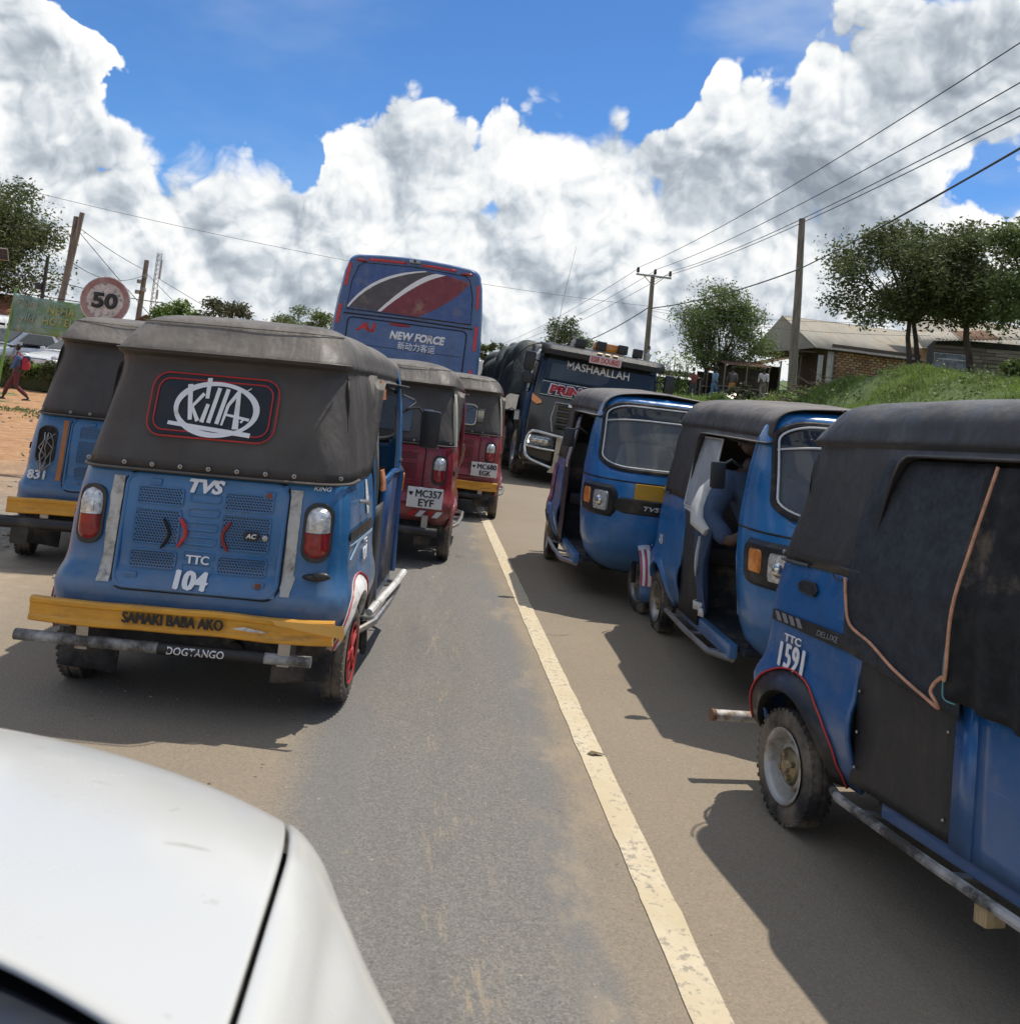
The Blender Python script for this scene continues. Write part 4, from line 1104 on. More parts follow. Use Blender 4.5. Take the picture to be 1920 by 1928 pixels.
# grey side curtain with an orange fringe at both ends, half door and big mirror
def hang(par, name, m, yz, x=.53, sw=.02, fold=40, sg=1, th=.006):
    """cloth hanging in the y-z plane: yz = list of (y0, y1, z) rows"""
    rows = []
    for (ya, yb, z) in yz:
        xx = sg * (.585 - (z - 1.0) * .13 if z > 1 else .60)
        rows.append([Vector((xx + sg * sw * math.sin((ya + (yb - ya) * j / 24) * fold) * (.4 + .6 * j / 24), ya + (yb - ya) * j / 24, z)) for j in range(25)])
    b = MB(); b.loft(rows); return b.build(name, m, par, solid=th)
hang(R1, 'side_curtain', GREYV, [(.32, .50, 1.50), (.32, .47, 1.35), (.32, .46, 1.15), (.32, .47, .95), (.32, .48, .82), (.32, .44, .72)], sw=.014, fold=52)
lace = mat('lace_cloth', (.42, .39, .33), .9, var=.3, vscale=60)
for k in range(4):
    b = MB(); y = .50 + .020 * k; b.tube([(.545 - .002 * k, y, 1.44), (.552, y + .004, 1.2), (.575, y - .004, .98)], .007, 5); b.build('curtain_ribbon', lace, R1)
fr = mat('fringe_orange', (.62, .27, .12), .85, var=.3, vscale=50)
for (zc, hh) in ((1.425, .10), (.945, .11)):
    rr = random.Random(5)
    for k in range(7):
        b = MB(); y = .485 + .014 * k; x = .555 if zc > 1.2 else .60
        b.tube([(x, y, zc + hh / 2), (x + .012, y + rr.uniform(-.006, .006), zc), (x + rr.uniform(0, .02), y + rr.uniform(-.01, .01), zc - hh / 2)], [.006, .010, .008], 6); b.build('fringe_tassel', fr, R1)
# dark lower side panel and the open half door, seen edge on
mb = MB(); mb.loft([[Vector((.615, y, z)) for y in (.34, .5, .62)] for z in (.30, .5, .75, .82)]); mb.build('lower_panel', BLACKV, R1, solid=.01)
mb = MB(); mb.tube([(.60, .64, .30), (.605, .64, .8), (.60, .68, .93), (.595, 1.1, .95), (.60, 1.4, .93), (.605, 1.42, .3)], .016, 8); mb.build('door_rail', BLUE3, R1)
mb = MB(); mb.loft([[Vector((.598, y, z)) for y in (.66, 1.0, 1.38)] for z in (.31, .6, .92)]); mb.build('half_door', mat('door_inside', (.008, .03, .10), .5, dirt=.3), R1, solid=.012)
mb = MB(); mb.tube([(.60, 1.40, 1.32), (.68, 1.43, 1.33), (.72, 1.43, 1.28)], .009, 6); ms_ = mb.build('wing_mirror_arm', PLASTIC, R1)
mb = MB(); mb.box((.76, 1.43, 1.20), (.12, .05, .24), (0, .05, 0), bev=.03); mb.build('wing_mirror', PLASTIC, ms_)
mb = MB(); mb.tube([(.62, .40, .27), (.66, .6, .31), (.685, .95, .32), (.69, 1.3, .32)], .020, 8); mb.build('step_pipe', WHITEP, R1)
mb = MB(); mb.tube([(.60, .36, .24), (.60, .37, .12), (.61, .40, .06)], [.02, .03, .012], 6); mb.build('hanging_strap', RUBBER, R1)

# --- left edge rickshaw
mb = MB(); mb.loft([[rear_pt(-.40 + q, z, .0045) for z in (.57, .66, .75, .85, .97)] for q in (0, .03)]); mb.build('orange_stripe', mat('orange_paint', (.45, .17, .05), .6, dirt=.4), qleft['body'])
text('831', WLET, qleft['body'], lambda u, v, d: rear_pt(-.52 + u, .60 + v, .006 + d), .11, .06, .04)
mb = MB(); mb.prism(rrect(.3, .12, .03, 4, 0, 0), lambda u, v, w: Vector((-.55 + u * .35, -.63 - w, .22 + v)), .01); mb.build('pipe_end_guard', PLASTIC, rleft)

# --- the two maroon ones
PLATE = mat('plate_white', (.72, .72, .70), .5, var=.03, dirt=.2)
def plate(par, x, z, l1, l2, w=.31, h=.165, y=-.60):
    b = MB(); b.box((x, y, z), (w, .008, h), bev=.004); p = b.build('number_plate', PLATE, par)
    text(l1, BLET, p, lambda u, v, d: Vector((x + .03 + u, y - .005 - d, z + .036 + v)), w * .72, h * .35, .0, heavy=.0022)
    text(l2, BLET, p, lambda u, v, d: Vector((x + .015 + u, y - .005 - d, z - .040 + v)), w * .42, h * .35, .0, heavy=.0022)
    b = MB(); b.box((x - w * .40, y - .005, z + .036), (.035, .002, .016)); b.box((x - w * .40, y - .005, z + .030), (.02, .003, .03)); b.build('plate_mark', BLET, p)
plate(rr1, .40, .565, 'MC357', 'EYF', .30, .17, -.60); plate(rr2, .44, .60, 'MC680', 'EGK', .31, .165, -.585)
wire = mat('cream_piping', (.62, .58, .44), .6)
for rt_, q_, cx_, w_, h_ in ((rr2, qr2, .06, .42, .24),):
    b = MB(); b.tube([can_pt(cx_ + u, 1.225 + v, .016) for u, v in rrect(w_, h_, .05, 5)], .007, 6, closed=True); f = b.build('window_piping', wire, q_['canopy'])
    b = MB(); b.loft([[can_pt(cx_ + w_ / 2 * (-1 + 2 * j / 12), 1.225 + h_ / 2 * (-1 + 2 * i / 8), .012) for j in range(13)] for i in range(9)]); b.build('window_pane', mat('window_plastic', (.10, .12, .14), .25), f)
b = MB(); b.tube([can_pt(.10, 1.40, .012), can_pt(.20, 1.37, .03), can_pt(.22, 1.35, .03), can_pt(.10, 1.24, .02)], .006, 5); b.build('bent_wire', STEEL, qr1['canopy'])
b = MB(); b.loft([[can_pt(-.25 + .45 * j / 10, 1.10 + .28 * i / 8, .011) for j in range(11)] for i in range(9)]); b.build('window_pane', mat('window_plastic', (.10, .12, .14), .25), qr1['canopy'])
for k in range(4):
    b = MB(); b.prism([(.26 + .07 * k, .40), (.31 + .07 * k, .40), (.35 + .07 * k, .455), (.30 + .07 * k, .455)], lambda u, v, w: rear_pt(u, v, .005 + w), .003); b.build('hazard_stripe', WLET if k % 2 else REDP, qr1['body'])
for q_ in (qr1, qr2):
    text('TVS KING', WLET, q_['body'], lambda u, v, d: rear_pt(.40 + u, .985 + v, .005 + d), .12, .016, .0, .2); text('TVS', WLET, q_['body'], lambda u, v, d: rear_pt(u, .955 + v, .0165 + d), .14, .05, .02, .25)
# cream side piping of the maroon canopies, right mirror
for rt_, q_ in ((rr1, qr1), (rr2, qr2)):
    b = MB(); b.tube([(.585, -.33, 1.0), (.565, -.31, 1.2), (.545, -.29, 1.35), (.525, -.25, 1.45)], .012 if rt_ is rr2 else .022, 8); b.build('corner_piping', wire, q_['canopy'])

# --- oncoming, nearest: curtain, piping, number, blanket
R7, B7 = r1591, q1591['body']
# local left/right: its own left (-x) side is hidden; the side towards us is +x
text('TTC', WLET, B7, lambda u, v, d: side_pt(1, -.20 + u, .70 + v, .006 + d), .13, .032, .03); text('1591', WLET, B7, lambda u, v, d: side_pt(1, -.19 + u, .63 + v, .006 + d), .185, .095, .0, space=1.15, heavy=.006)
text('DELUXE', mat('grey_vinyl', (.22, .22, .23), .5), B7, lambda u, v, d: side_pt(1, .05 + u, .765 + v, .010 + d), .15, .022, .0, .2)
def s7(y, z, d=0.0):
    W = .60 if z <= 1.0 else .60 - (z - 1.0) * .165
    bow = .018 * math.sin(math.pi * max(0, min(1, (y - .3) / .7))) * math.sin(math.pi * max(0, min(1, (z - .3) / 1.15)))
    return Vector((W + .012 + bow + d + .006 * mnoise.noise(Vector((y * 5, z * 5, 2))), y, z))
rows = []
for i in range(31):
    z = .74 + (1.452 - .74) * i / 30; t = i / 30
    ya = .15 + .10 * max(0, (z - 1.2) / .25) ** 2; yb = .80
    zz = lambda y: z
    rows.append([s7(ya + (yb - ya) * j / 24, z - (.07 * (j / 24) ** 1.0) * (1 - t), .004) for j in range(25)])
CURT = mat('curtain_cloth', (.022, .027, .033), .75, var=.3, vscale=14, dirt=.3, dirtc=(.07, .08, .09), bump=.6, bscale=18)
mb = MB(); mb.loft(rows); cur = mb.build('side_curtain', CURT, R7, solid=.006)
mb = MB(); rows = []
for i in range(17):
    z = .30 + (.80 - .30) * i / 16; rows.append([Vector((.603 + .004 * mnoise.noise(Vector((y * 6, z * 6, 1))), y, z)) for y in (.24, .38, .5, .65, .76)])
mb.loft(rows); lp_ = mb.build('lower_panel', BLACKV, R7, solid=.01)
for (y, z) in ((.27, .76), (.27, .62), (.27, .48), (.27, .36), (.74, .62), (.74, .36)):
    b = MB(); b.sphere((.609, y, z), .006, 8, 5); b.build('snap_button', STEEL, lp_)
pip = mat('piping_orange', (.58, .30, .18), .8, var=.2, vscale=30)
pts = [s7(.145, 1.0, .012), s7(.16, .93, .012), s7(.20, .84, .012), s7(.34, .80, .014), s7(.47, .755, .014), s7(.58, .725, .016), s7(.68, .70, .018), s7(.745, .69, .03), s7(.76, .71, .05), s7(.74, .735, .055), s7(.755, .765, .055), s7(.785, .79, .055), s7(.80, .80, .055), s7(.81, 1.0, .055), s7(.83, 1.2, .055), s7(.86, 1.44, .05)]
def smoothpts(P, n=6):
    out = []
    for i in range(len(P) - 1):
        p0, p1, p2, p3 = P[max(0, i - 1)], P[i], P[i + 1], P[min(len(P) - 1, i + 2)]
        for k in range(n):
            t = k / n; out.append(.5 * ((2 * p1) + (p2 - p0) * t + (2 * p0 - 5 * p1 + 4 * p2 - p3) * t * t + (3 * p1 - p0 - 3 * p2 + p3) * t ** 3))
    out.append(P[-1]); return out
mb = MB(); mb.tube(smoothpts(pts), .0055, 8); mb.build('curtain_piping', pip, cur)
# second hanging cloth by the driver's door
rows = []
for i in range(25):
    z = .73 + (1.44 - .73) * i / 24
    rows.append([s7(.79 + .62 * j / 30, z - .05 * (j / 30) * (1 - i / 24), .030 + .016 * math.sin(j * .9 + z * 2) * (1 - i / 34)) for j in range(31)])
mb = MB(); mb.loft(rows); bl = mb.build('door_curtain', mat('curtain_heavy', (.012, .013, .014), .9, bump=.4, bscale=30, dirt=.15), R7, solid=.008)
mb = MB(); mb.tube(smoothpts([s7(.79, .88, .05), s7(.785, .83, .05), s7(.785, .78, .05), s7(.79, .73, .05), s7(.84, .725, .05)], 4), .0022, 5); mb.build('teal_hem', mat('teal_thread', (.12, .32, .34), .8), bl)
mb = MB(); mb.loft([[Vector((.605, y, z)) for y in (.765, .82, .86)] for z in (.29, .5, .72)]); mb.build('door_post_panel', BLUE3, R7, solid=.02)
rows = []
for i in range(9):
    z = .29 + .44 * i / 8; rows.append([Vector((.602 - (.010 if 3 < j < 7 and 1 < i < 7 else 0), .86 + .57 * j / 10, z)) for j in range(11)])
mb = MB(); mb.loft(rows); mb.build('half_door', BLUE3, R7, solid=.012)
mb = MB(); mb.tube([(.97 * .76 - .012, -.605, .285), (.97 * .76 + .006, -.605, .285)], .0262, 12); mb.build('pipe_end', mat('rust_brown', (.17, .09, .05), .85), R7)
# wire latch hanging at the canopy corner
mb = MB(); mb.tube([Vector((.60, .02, 1.0)), Vector((.612, .06, .985)), Vector((.612, .22, .975)), Vector((.60, .25, .99)), Vector((.612, .22, 1.03)), Vector((.60, .06, 1.03))], .004, 5); mb.build('wire_latch', PLASTIC, R7)
mb = MB(); mb.box((.63, .98, .20), (.07, .045, .05), (0, 0, .1), bev=.004); mb.build('wood_chock', mat('timber', (.45, .34, .18), .8, var=.2, vscale=20, stretch=(1, 6, 1)), R7)

# --- oncoming, middle: clear plastic curtain with a ragged lower edge
R6 = r10
def s6(y, z, d=0.0): return Vector(((.598 if z <= 1 else .598 - (z - 1) * .165) + d, y, z))
plast = mat('clear_plastic', (.42, .44, .46), .22, var=.12, vscale=3, dirt=.25, dirtc=(.6, .6, .58), streak=.4)
rows = [[s6(.33 + .52 * j / 12, .98 + .46 * i / 16, .008 + .006 * mnoise.noise(Vector((j * .3, i * .3, 0)))) for j in range(13)] for i in range(17)]
mb = MB(); mb.loft(rows); w6 = mb.build('side_window', plast, R6, solid=.003)
mb = MB(); mb.tube([s6(.325, .975, .012), s6(.855, .975, .012), s6(.855, 1.44, .012), s6(.325, 1.44, .012)], .006, 6, closed=True); mb.build('window_hem', mat('hem_white', (.6, .6, .58), .6), w6)
mb = MB(); mb.prism([(.32, .97), (.86, .97), (.86, .87), (.76, .85), (.66, .88), (.58, .93), (.44, .945), (.32, .95)], lambda u, v, w: s6(u, v, .006 + w), .004); mb.build('torn_skirt', mat('hem_white', (.6, .6, .58), .6), R6)
mb = MB(); mb.loft([[Vector((.602, y, z)) for y in (.34, .56, .80)] for z in (.28, .5, .75, .96)]); mb.build('lower_panel', BLACKV, R6, solid=.01)
text('615', WLET, q10['body'], lambda u, v, d: side_pt(1, -.22 + u, .66 + v, .006 + d), .10, .07, .03)
rows = [[s6(.34 + .05 * j, .98 + .46 * i / 6, .006) for j in range(2)] for i in range(7)]
mb = MB(); mb.loft(rows); mb.build('canopy_flap', GREYV, R6, solid=.006)
# --- oncoming, far: dark maroon side curtain with a clear strip, ragged sticker
R5 = r9
mb = MB(); mb.loft([[s6(.36 + .30 * j / 8, .28 + 1.16 * i / 20, .004 + .006 * mnoise.noise(Vector((j * .4, i * .4, 4)))) for j in range(9)] for i in range(21)]); c9 = mb.build('side_curtain', mat('curtain_maroon', (.045, .03, .038), .6, var=.3), R5, solid=.005)
mb = MB(); mb.loft([[s6(.44 + .16 * j / 4, .95 + .46 * i / 8, .010) for j in range(5)] for i in range(9)]); mb.build('side_window', plast, c9, solid=.003)
mb = MB(); mb.loft([[side_pt(1, -.42 + .25 * j / 6, .42 + .5 * i / 8, .008) for j in range(7)] for i in range(9)]); mb.build('flag_sticker', mat('sticker_faded', (.30, .12, .22), .5, var=.8, vscale=12), q9['body'])
# ------------------------------------------------------------------ the white car we look over: bonnet, wings, scuttle
WCAR = None
m, n, b, out = newmat('paint_car_white')
P = objco(n)
du = n.ss(n.noise(P, 2.0, 7, .65), .45, .75); sm = n.ss(n.noise(n.v('MULTIPLY', P, (2.2, 7, 3)), 2.2, 5, .6), .64, .74)
base = n.mix(n.mul(du, .35), (.58, .575, .54), (.47, .455, .405)); base = n.mix(n.mul(sm, .5), base, (.29, .27, .21))
base = n.mix(n.mul(n.ss(n.noise(P, 26, 4, .6), .68, .72), .35), base, (.42, .38, .30))
n.inp(b.inputs['Base Color'], base); n.inp(b.inputs['Roughness'], n.add(.22, n.mul(du, .3)))
b.inputs['Coat Weight'].default_value = .3; b.inputs['Coat Roughness'].default_value = .12
WCAR = m
XC = -.862
ST = [(.50, 1.060, .935, 0), (.75, 1.045, .935, 0), (1.0, 1.027, .933, 0), (1.18, 1.008, .930, 0), (1.33, .986, .920, 0), (1.45, .958, .905, 0), (1.56, .910, .885, 0), (1.65, .835, .85, 0), (1.71, .72, .80, 0), (1.74, .52, .76, 0), (1.745, .32, .74, 0)]
XP = [(0, 0), (.20, -.002), (.42, -.010), (.60, -.022), (.70, -.032), (.765, -.043), (.775, -.045), (.80, -.052), (.825, -.066), (.842, -.09), (.855, -.13), (.865, -.20), (.875, -.32), (.87, -.45), (.85, -.62)]
def hood_pt(y, xr, dz):
    z, w = lerpt([(a, b_ + .014, c) for a, b_, c, _ in ST], y)[:2]
    k = w / .935; fl = .090 * math.exp(-((y - 1.0) / .22) ** 2) * math.exp(-((dz + .25) / .12) ** 2) * (1 if abs(xr) > .84 else 0)
    zz = z + dz * (1 if z > .8 else max(.25, (z - .3) / .5))
    return Vector((XC + math.copysign(abs(xr) * k + fl, xr), y - .24 * (abs(xr) / .85) ** 2.6 * sst(y, .8, 1.7), zz))
def back_edge(x):
    return .70 + .23 * (1 - math.exp(-max(0, (-.11 - x)) / .30)) if x > XC else .70 + .23 * (1 - math.exp(-max(0, (x - (2 * XC + .11))) / .30))
car = root('white_car', 'white car bonnet and wing filling the bottom left corner, seen from its window', 'car', (XC, 1.0, 0))
def cm(v): return v - Vector((XC, 1.0, 0))
ysl = [0.0, .03, .08, .15, .25, .35, .45, .55, .65, .72, .78, .84, .88, .92, .95, .975, 1.0]
# bonnet
xsl = [-.7725, -.765, -.70, -.60, -.5, -.42, -.3, -.2, -.1, 0, .1, .2, .3, .42, .5, .60, .70, .765, .7725]
def dzx(x): return lerpt([(a, b_) for a, b_ in XP], abs(x))[0]
rows = []
for t in ysl:
    row = []
    for x in xsl:
        xw = XC + x; y0 = back_edge(xw); y = y0 + (1.715 - y0) * t; row.append(cm(hood_pt(y, x, dzx(x))))
    rows.append(row)
mb = MB(); mb.loft(rows); hd = mb.build('bonnet', WCAR, car, ang=60, solid=.012)
q = hd.modifiers.new('sub', 'SUBSURF'); q.levels = 2; q.render_levels = 2
for sg in (-1, 1):
    wx_ = [.7765, .785, .795, .806, .816, .826, .835, .843, .850, .856, .861, .866, .872, .876, .875, .87, .85]
    dzl = [-.045, -.046, -.050, -.056, -.064, -.074, -.088, -.105, -.125, -.15, -.185, -.22, -.27, -.32, -.38, -.45, -.62]
    rows = [[cm(hood_pt(.45 + (1.715 - .45) * t, sg * x, dz)) for x, dz in zip(wx_, dzl)] for t in [k / 26 for k in range(27)]]
    mb = MB(); mb.loft(rows); wg = mb.build('wing', WCAR, car, ang=60, solid=.012)
    q = wg.modifiers.new('sub', 'SUBSURF'); q.levels = 1; q.render_levels = 2
mb = MB(); mb.loft([[cm(hood_pt(y, x, dzx(x))) + Vector((0, 0, -.03)) for x in (-.80, -.4, 0, .4, .80)] for y in (.55, .8, 1.0, 1.2, 1.4, 1.5)]); mb.build('engine_bay', DARK, car)
rows = [[cm(hood_pt(y, x, dzx(min(.93, abs(x))) if y < 1.6 else -.02)) for x in (-.9, -.7, -.4, 0, .4, .7, .9)] for y in (1.71, 1.73, 1.74, 1.745)]
mb = MB(); mb.loft(rows); mb.build('front_bumper', WCAR, car)
mb = MB(); mb.box((0, .62, .42), (1.1, .03, .22), bev=.01); mb.build('grille', PLASTIC, car)
for sg in (-1, 1):
    mb = MB(); mb.sphere((sg * .66, .56, .62), (.14, .07, .09), 14, 8); mb.build('headlight', CLEARL, car)
mb = MB(); mb.loft([[Vector((-.86 + 1.72 * j / 20, (back_edge(XC - .86 + 1.72 * j / 20) - 1.0) - .30 * (1 - t), 1.012 + .07 * (1 - t))) for j in range(21)] for t in (0, .3, .6, .9, 1.0)])
mb.build('scuttle', mat('scuttle_plastic', (.018, .022, .03), .5), car)
mb = MB(); mb.tube([(.30, -.30, 1.10), (.0, -.17, 1.11), (-.35, -.10, 1.11)], .008, 6); mb.build('wiper_arm', PLASTIC, car)
for sg in (-1, 1): wheel(car, (sg * .80, -.02, .31), sg, 'dark', r=.31, w=.2)

# ------------------------------------------------------------------ bus
def shell(rings_y, prof, cap0=True, cap1=True):
    """rings_y: [(y, scale)], prof(s) list of (x, z)"""
    mb = MB(); rings = []
    cx = 0; cz = sum(p[1] for p in prof) / len(prof)
    for y, sc in rings_y: rings.append([Vector((x * sc, y, cz + (z - cz) * sc)) for x, z in prof])
    mb.loft(rings, cu=True); m_ = len(prof)
    if cap0: mb.F.append(tuple(range(m_))); mb.MI.append(0)
    if cap1: o = (len(rings) - 1) * m_; mb.F.append(tuple(o + k for k in range(m_))); mb.MI.append(0)
    return mb
BUSP = paintmat('paint_bus', (.040, .105, .27), .2, .10)
bus = root('bus', 'tall blue long-distance bus with a red and grey swoosh on its windowless back', 'bus', (-.46, 16.7, 0), R(-.5), tilt=(0, R(.6)))
def bw(z): return lerpt([(.3, 1.30), (1.2, 1.36), (2.2, 1.35), (2.9, 1.30), (3.4, 1.24), (3.78, 1.17)], z)[0]
prof = []
for z in (.35, .7, 1.2, 1.8, 2.4, 2.9, 3.2, 3.4): prof.append((bw(z), z))
for k in range(7):
    a = R(90 * k / 6); prof.append((1.20 - .22 + .22 * math.cos(a), 3.53 + .19 * math.sin(a)))
prof += [(.6, 3.755), (.2, 3.775)]
prof = prof + [(-x, z) for x, z in reversed(prof)]
mb = shell([(0, .955), (.03, .975), (.10, .992), (.25, 1.0), (3, 1.0), (10.8, 1.0), (11, .97)], prof); bb = mb.build('body', BUSP, bus, ang=40)
def bf(u, v, d=0): return Vector((u, -.004 - d, v))
mb = MB(); poly = [(-1.10, 2.72), (-1.07, 3.2), (-.98, 3.50), (-.90, 3.56), (0, 3.60), (.90, 3.56), (.98, 3.50), (1.07, 3.2), (1.10, 2.72)]
mb.prism(poly, lambda u, v, w: bf(u, v, w), .02); rg = mb.build('rear_window', mat('bus_window_blue', (.035, .085, .26), .28, dirt=.35, dirtc=(.16, .17, .20)), bus, bev=.006)
mb = MB(); mb.tube([bf(u, v, .012) for u, v in poly], .012, 6, closed=True); mb.build('window_gap', DARK, rg)
def curve2(p0, p1, c, n=10): return [((1 - t) ** 2 * p0[0] + 2 * t * (1 - t) * c[0] + t * t * p1[0], (1 - t) ** 2 * p0[1] + 2 * t * (1 - t) * c[1] + t * t * p1[1]) for t in [k / n for k in range(n + 1)]]
def swoosh(name, a, b_, m_, d):
    q = MB(); q.loft([[bf(u, v, d) for u, v in a], [bf(u, v, d) for u, v in b_]]); q.build(name, m_, rg)
c1 = curve2((-1.10, 2.755), (.17, 3.555), (-.75, 3.42)); c2 = curve2((-1.065, 2.755), (.22, 3.548), (-.70, 3.36)); c3 = curve2((-.56, 2.74), (.38, 3.535), (.02, 3.45)); c4 = curve2((-.50, 2.74), (.55, 3.525), (.08, 3.38)); c5 = curve2((.16, 2.73), (.99, 3.46), (.84, 3.12))
swoosh('white_swoosh', c1, c2, WLET, .0215); swoosh('grey_swoosh', c2, c3, mat('grey_swoosh', (.085, .075, .085), .5, dirt=.3), .021); swoosh('white_swoosh', c3, c4, WLET, .0215); swoosh('red_swoosh', c4, c5 , mat('red_swoosh', (.19, .035, .05), .5, dirt=.3), .021)
mb = MB(); mb.tube([bf(-1.14, 2.64, .0), bf(0, 2.66, .0), bf(1.14, 2.64, .0)], .014, 6); mb.build('body_seam', DARK, bus)
mb = MB(); mb.prism(rrect(2.08, 1.62, .08, 5, 0, 1.76), lambda u, v, w: bf(u, v, w), .022); eh = mb.build('engine_hatch', BUSP, bus, bev=.01)
mb = MB(); mb.tube([bf(u, v, .004) for u, v in rrect(2.11, 1.65, .09, 5, 0, 1.76)], .010, 6, closed=True); mb.build('hatch_gap', DARK, eh)
mb = MB(); mb.tube([bf(-1.0, 2.12, .018), bf(1.0, 2.12, .018)], .008, 5); mb.build('hatch_crease', DARK, eh)
REFL = mat('reflective_red', (.55, .045, .05), .4, var=.15, vscale=30)
for u, v, w, h, a in ((-1.155, 3.33, .055, .40, 4), (-1.225, 2.62, .055, .34, 5), (1.165, 3.22, .05, .42, -4), (1.215, 2.48, .055, .44, -1), (1.20, 1.72, .055, .38, 1), (-1.24, 1.8, .055, .38, -1)):
    mb = MB(); ca, sa = math.cos(R(-a)), math.sin(R(-a)); mb.prism([(u + x * ca - y * sa, v + x * sa + y * ca) for x, y in ((-w / 2, -h / 2), (w / 2, -h / 2), (w / 2, h / 2), (-w / 2, h / 2))], lambda p, q_, w_: bf(p, q_, w_ - .002), .012); mb.build('reflective_tape', REFL, bus)
for x0, x1 in ((-.82, -.16), (.12, .72)):
    mb = MB(); mb.loft([[bf(x0 + (x1 - x0) * k / 8, 3.655 - .02 * abs((x0 + (x1 - x0) * k / 8)) ** 2 * 2 + q_, .006) for k in range(9)] for q_ in (-.022, .022)]); mb.build('reflective_tape', REFL, bus, solid=.006)
for x in (-.95, .92):
    mb = MB(); mb.sphere(bf(x, 3.60, .0), (.11, .03, .028), 12, 6); mb.build('marker_lamp', REDLAMP, bus)
mb = MB(); mb.box(bf(-.02, 3.70, .03), (.20, .09, .075), bev=.02); cb = mb.build('rear_camera', mat('camera_silver', (.35, .38, .42), .3, .4), bus)
mb = MB(); mb.lathe([(.001, -.05), (.02, -.05), (.024, -.02)], bf(-.02, 3.70, .05), 'Y', 12); mb.build('camera_lens', BLET, cb)
mb = MB(); mb.sphere(bf(-.14, 2.545, .01), (.23, .03, .030), 16, 6); mb.build('brake_lamp', mat('brake_lamp_dark', (.25, .02, .03), .3), bus)
text('NEW FORCE', WLET, eh, lambda u, v, d: bf(.20 + u, 2.36 + v, .023 + d), .98, .15, .045, .18)
text('新动力客运', WLET, eh, lambda u, v, d: bf(.20 + u, 2.19 + v, .023 + d), .66, .14, .0, 0)
text('AI', REDP, eh, lambda u, v, d: bf(-.72 + u, 2.44 + v, .023 + d), .34, .16, .03, .1)
mb = MB(); mb.box((0, .05, .42), (2.5, .14, .26), bev=.04); mb.build('bumper', BUSP, bus)
for sg in (-1, 1):
    for y in (2.6, 8.8): wheel(bus, (sg * 1.14, y, .5), sg, 'dark', r=.5, w=.28)
    mb = MB(); mb.prism([(-.2, 0), (-.02, 0), (0, .5), (-.18, .5)], lambda u, v, w: Vector((sg * (1.14 + u * .2), -.012 - w, .62 + v)), .03); mb.build('tail_lamp', REDLAMP, bus)
    mb = MB(); mb.loft([[Vector((sg * (bw(z) + .004), y, z)) for y in (.6, 4, 8, 10.6)] for z in (2.1, 2.5, 2.9, 3.1)]); mb.build('side_window', mat('bus_side_glass', (.02, .025, .03), .1), bus)

# ------------------------------------------------------------------ oncoming lorry
TB = mat('paint_lorry_black', (.009, .011, .012), .22, coat=.6, dirt=.22, dirtc=(.06, .055, .045))
TG = mat('lorry_glass', (.018, .024, .028), .06, dirt=.0)
trk = root('lorry', 'black oncoming lorry with chrome bull bar, roof lamps and a tarpaulin-covered load', 'lorry', (3.08, 17.35, -.02), R(1.5), tilt=(0, R(3.2)))
# cab: rings from front to back; local -Y is the front
def cabprof(w0, w1, z0, z1):
    return [(w0, z0), (w0 + .01, z0 + .5), (w0, 1.45), (w0 - .02, 1.6), (w1 + .03, 2.1), (w1, z1 - .12), (w1 - .10, z1), (0, z1 + .02)]
def full(p): return p + [(-x, z) for x, z in reversed(p[:-1])]
rings = []
for y, dz, ins in ((.10, 0, .12), (0.0, 0, .06), (.02, 0, .02), (.10, 0, .0), (.6, 0, 0), (1.75, .0, 0), (1.8, 0, .03)):
    pr = full(cabprof(1.22 - ins, 1.13 - ins, .62, 2.50 - ins * .4))
    rings.append([Vector((x, y + (max(0, z - 1.55) * .16 if y < .3 else 0), z)) for x, z in pr])
mb = MB(); mb.loft(rings[1:], cu=True); mm = len(rings[0])
o_ = len(mb.V); mb.F.append(tuple(range(mm))); mb.MI.append(0); mb.F.append(tuple((len(rings) - 2) * mm + k for k in range(mm))); mb.MI.append(0)
cab = mb.build('cab', TB, trk, ang=30, bev=.02)
def tf(u, v, d=0): return Vector((u, -.012 + max(0, v - 1.55) * .16 - d, v))
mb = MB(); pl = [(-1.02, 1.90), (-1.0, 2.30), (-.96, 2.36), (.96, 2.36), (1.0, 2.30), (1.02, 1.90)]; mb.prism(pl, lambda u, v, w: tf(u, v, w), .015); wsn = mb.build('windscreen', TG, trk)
mb = MB(); mb.prism([(-.93, 1.92), (-.90, 2.22), (.25, 2.25), (.18, 2.02), (.05, 1.94)], lambda u, v, w: tf(u, v, .016 + w), .002); mb.build('painted_sky_reflection', mat('reflection_tone', (.055, .068, .072), .12, var=.25, vscale=2), wsn)  # paler patch on the screen: the sky's reflection put into its colour
mb = MB(); mb.loft([[Vector((u, .10 - .22 * math.cos(u * .5), 2.36 + dz)) + Vector((0, dy, 0)) for u in [-1.18 + 2.36 * k / 12 for k in range(13)]] for dy, dz in ((.12, 0), (-.02, .01), (-.03, .10), (.04, .18), (.3, .22))]); vz = mb.build('sun_visor', mat('visor_black', (.014, .015, .018), .5, dirt=.3, dirtc=(.08, .08, .075)), trk, solid=.02)
text('MASHAALLAH', WLET, wsn, lambda u, v, d: tf(-.02 + u, 2.215 + v - u * .02, .018 + d), 1.20, .155, .012, 0)
mb = MB(); mb.box((.02, -.20, 2.40), (.60, .02, .15), (.1, 0, 0)); sp_ = mb.build('sign_plate', mat('sign_pale_pink', (.62, .50, .50), .5), trk)
text('ESIR DOUR02', REDP, sp_, lambda u, v, d: Vector((.02 + u, -.214 - d, 2.40 + v)), .54, .10, .012, 0)
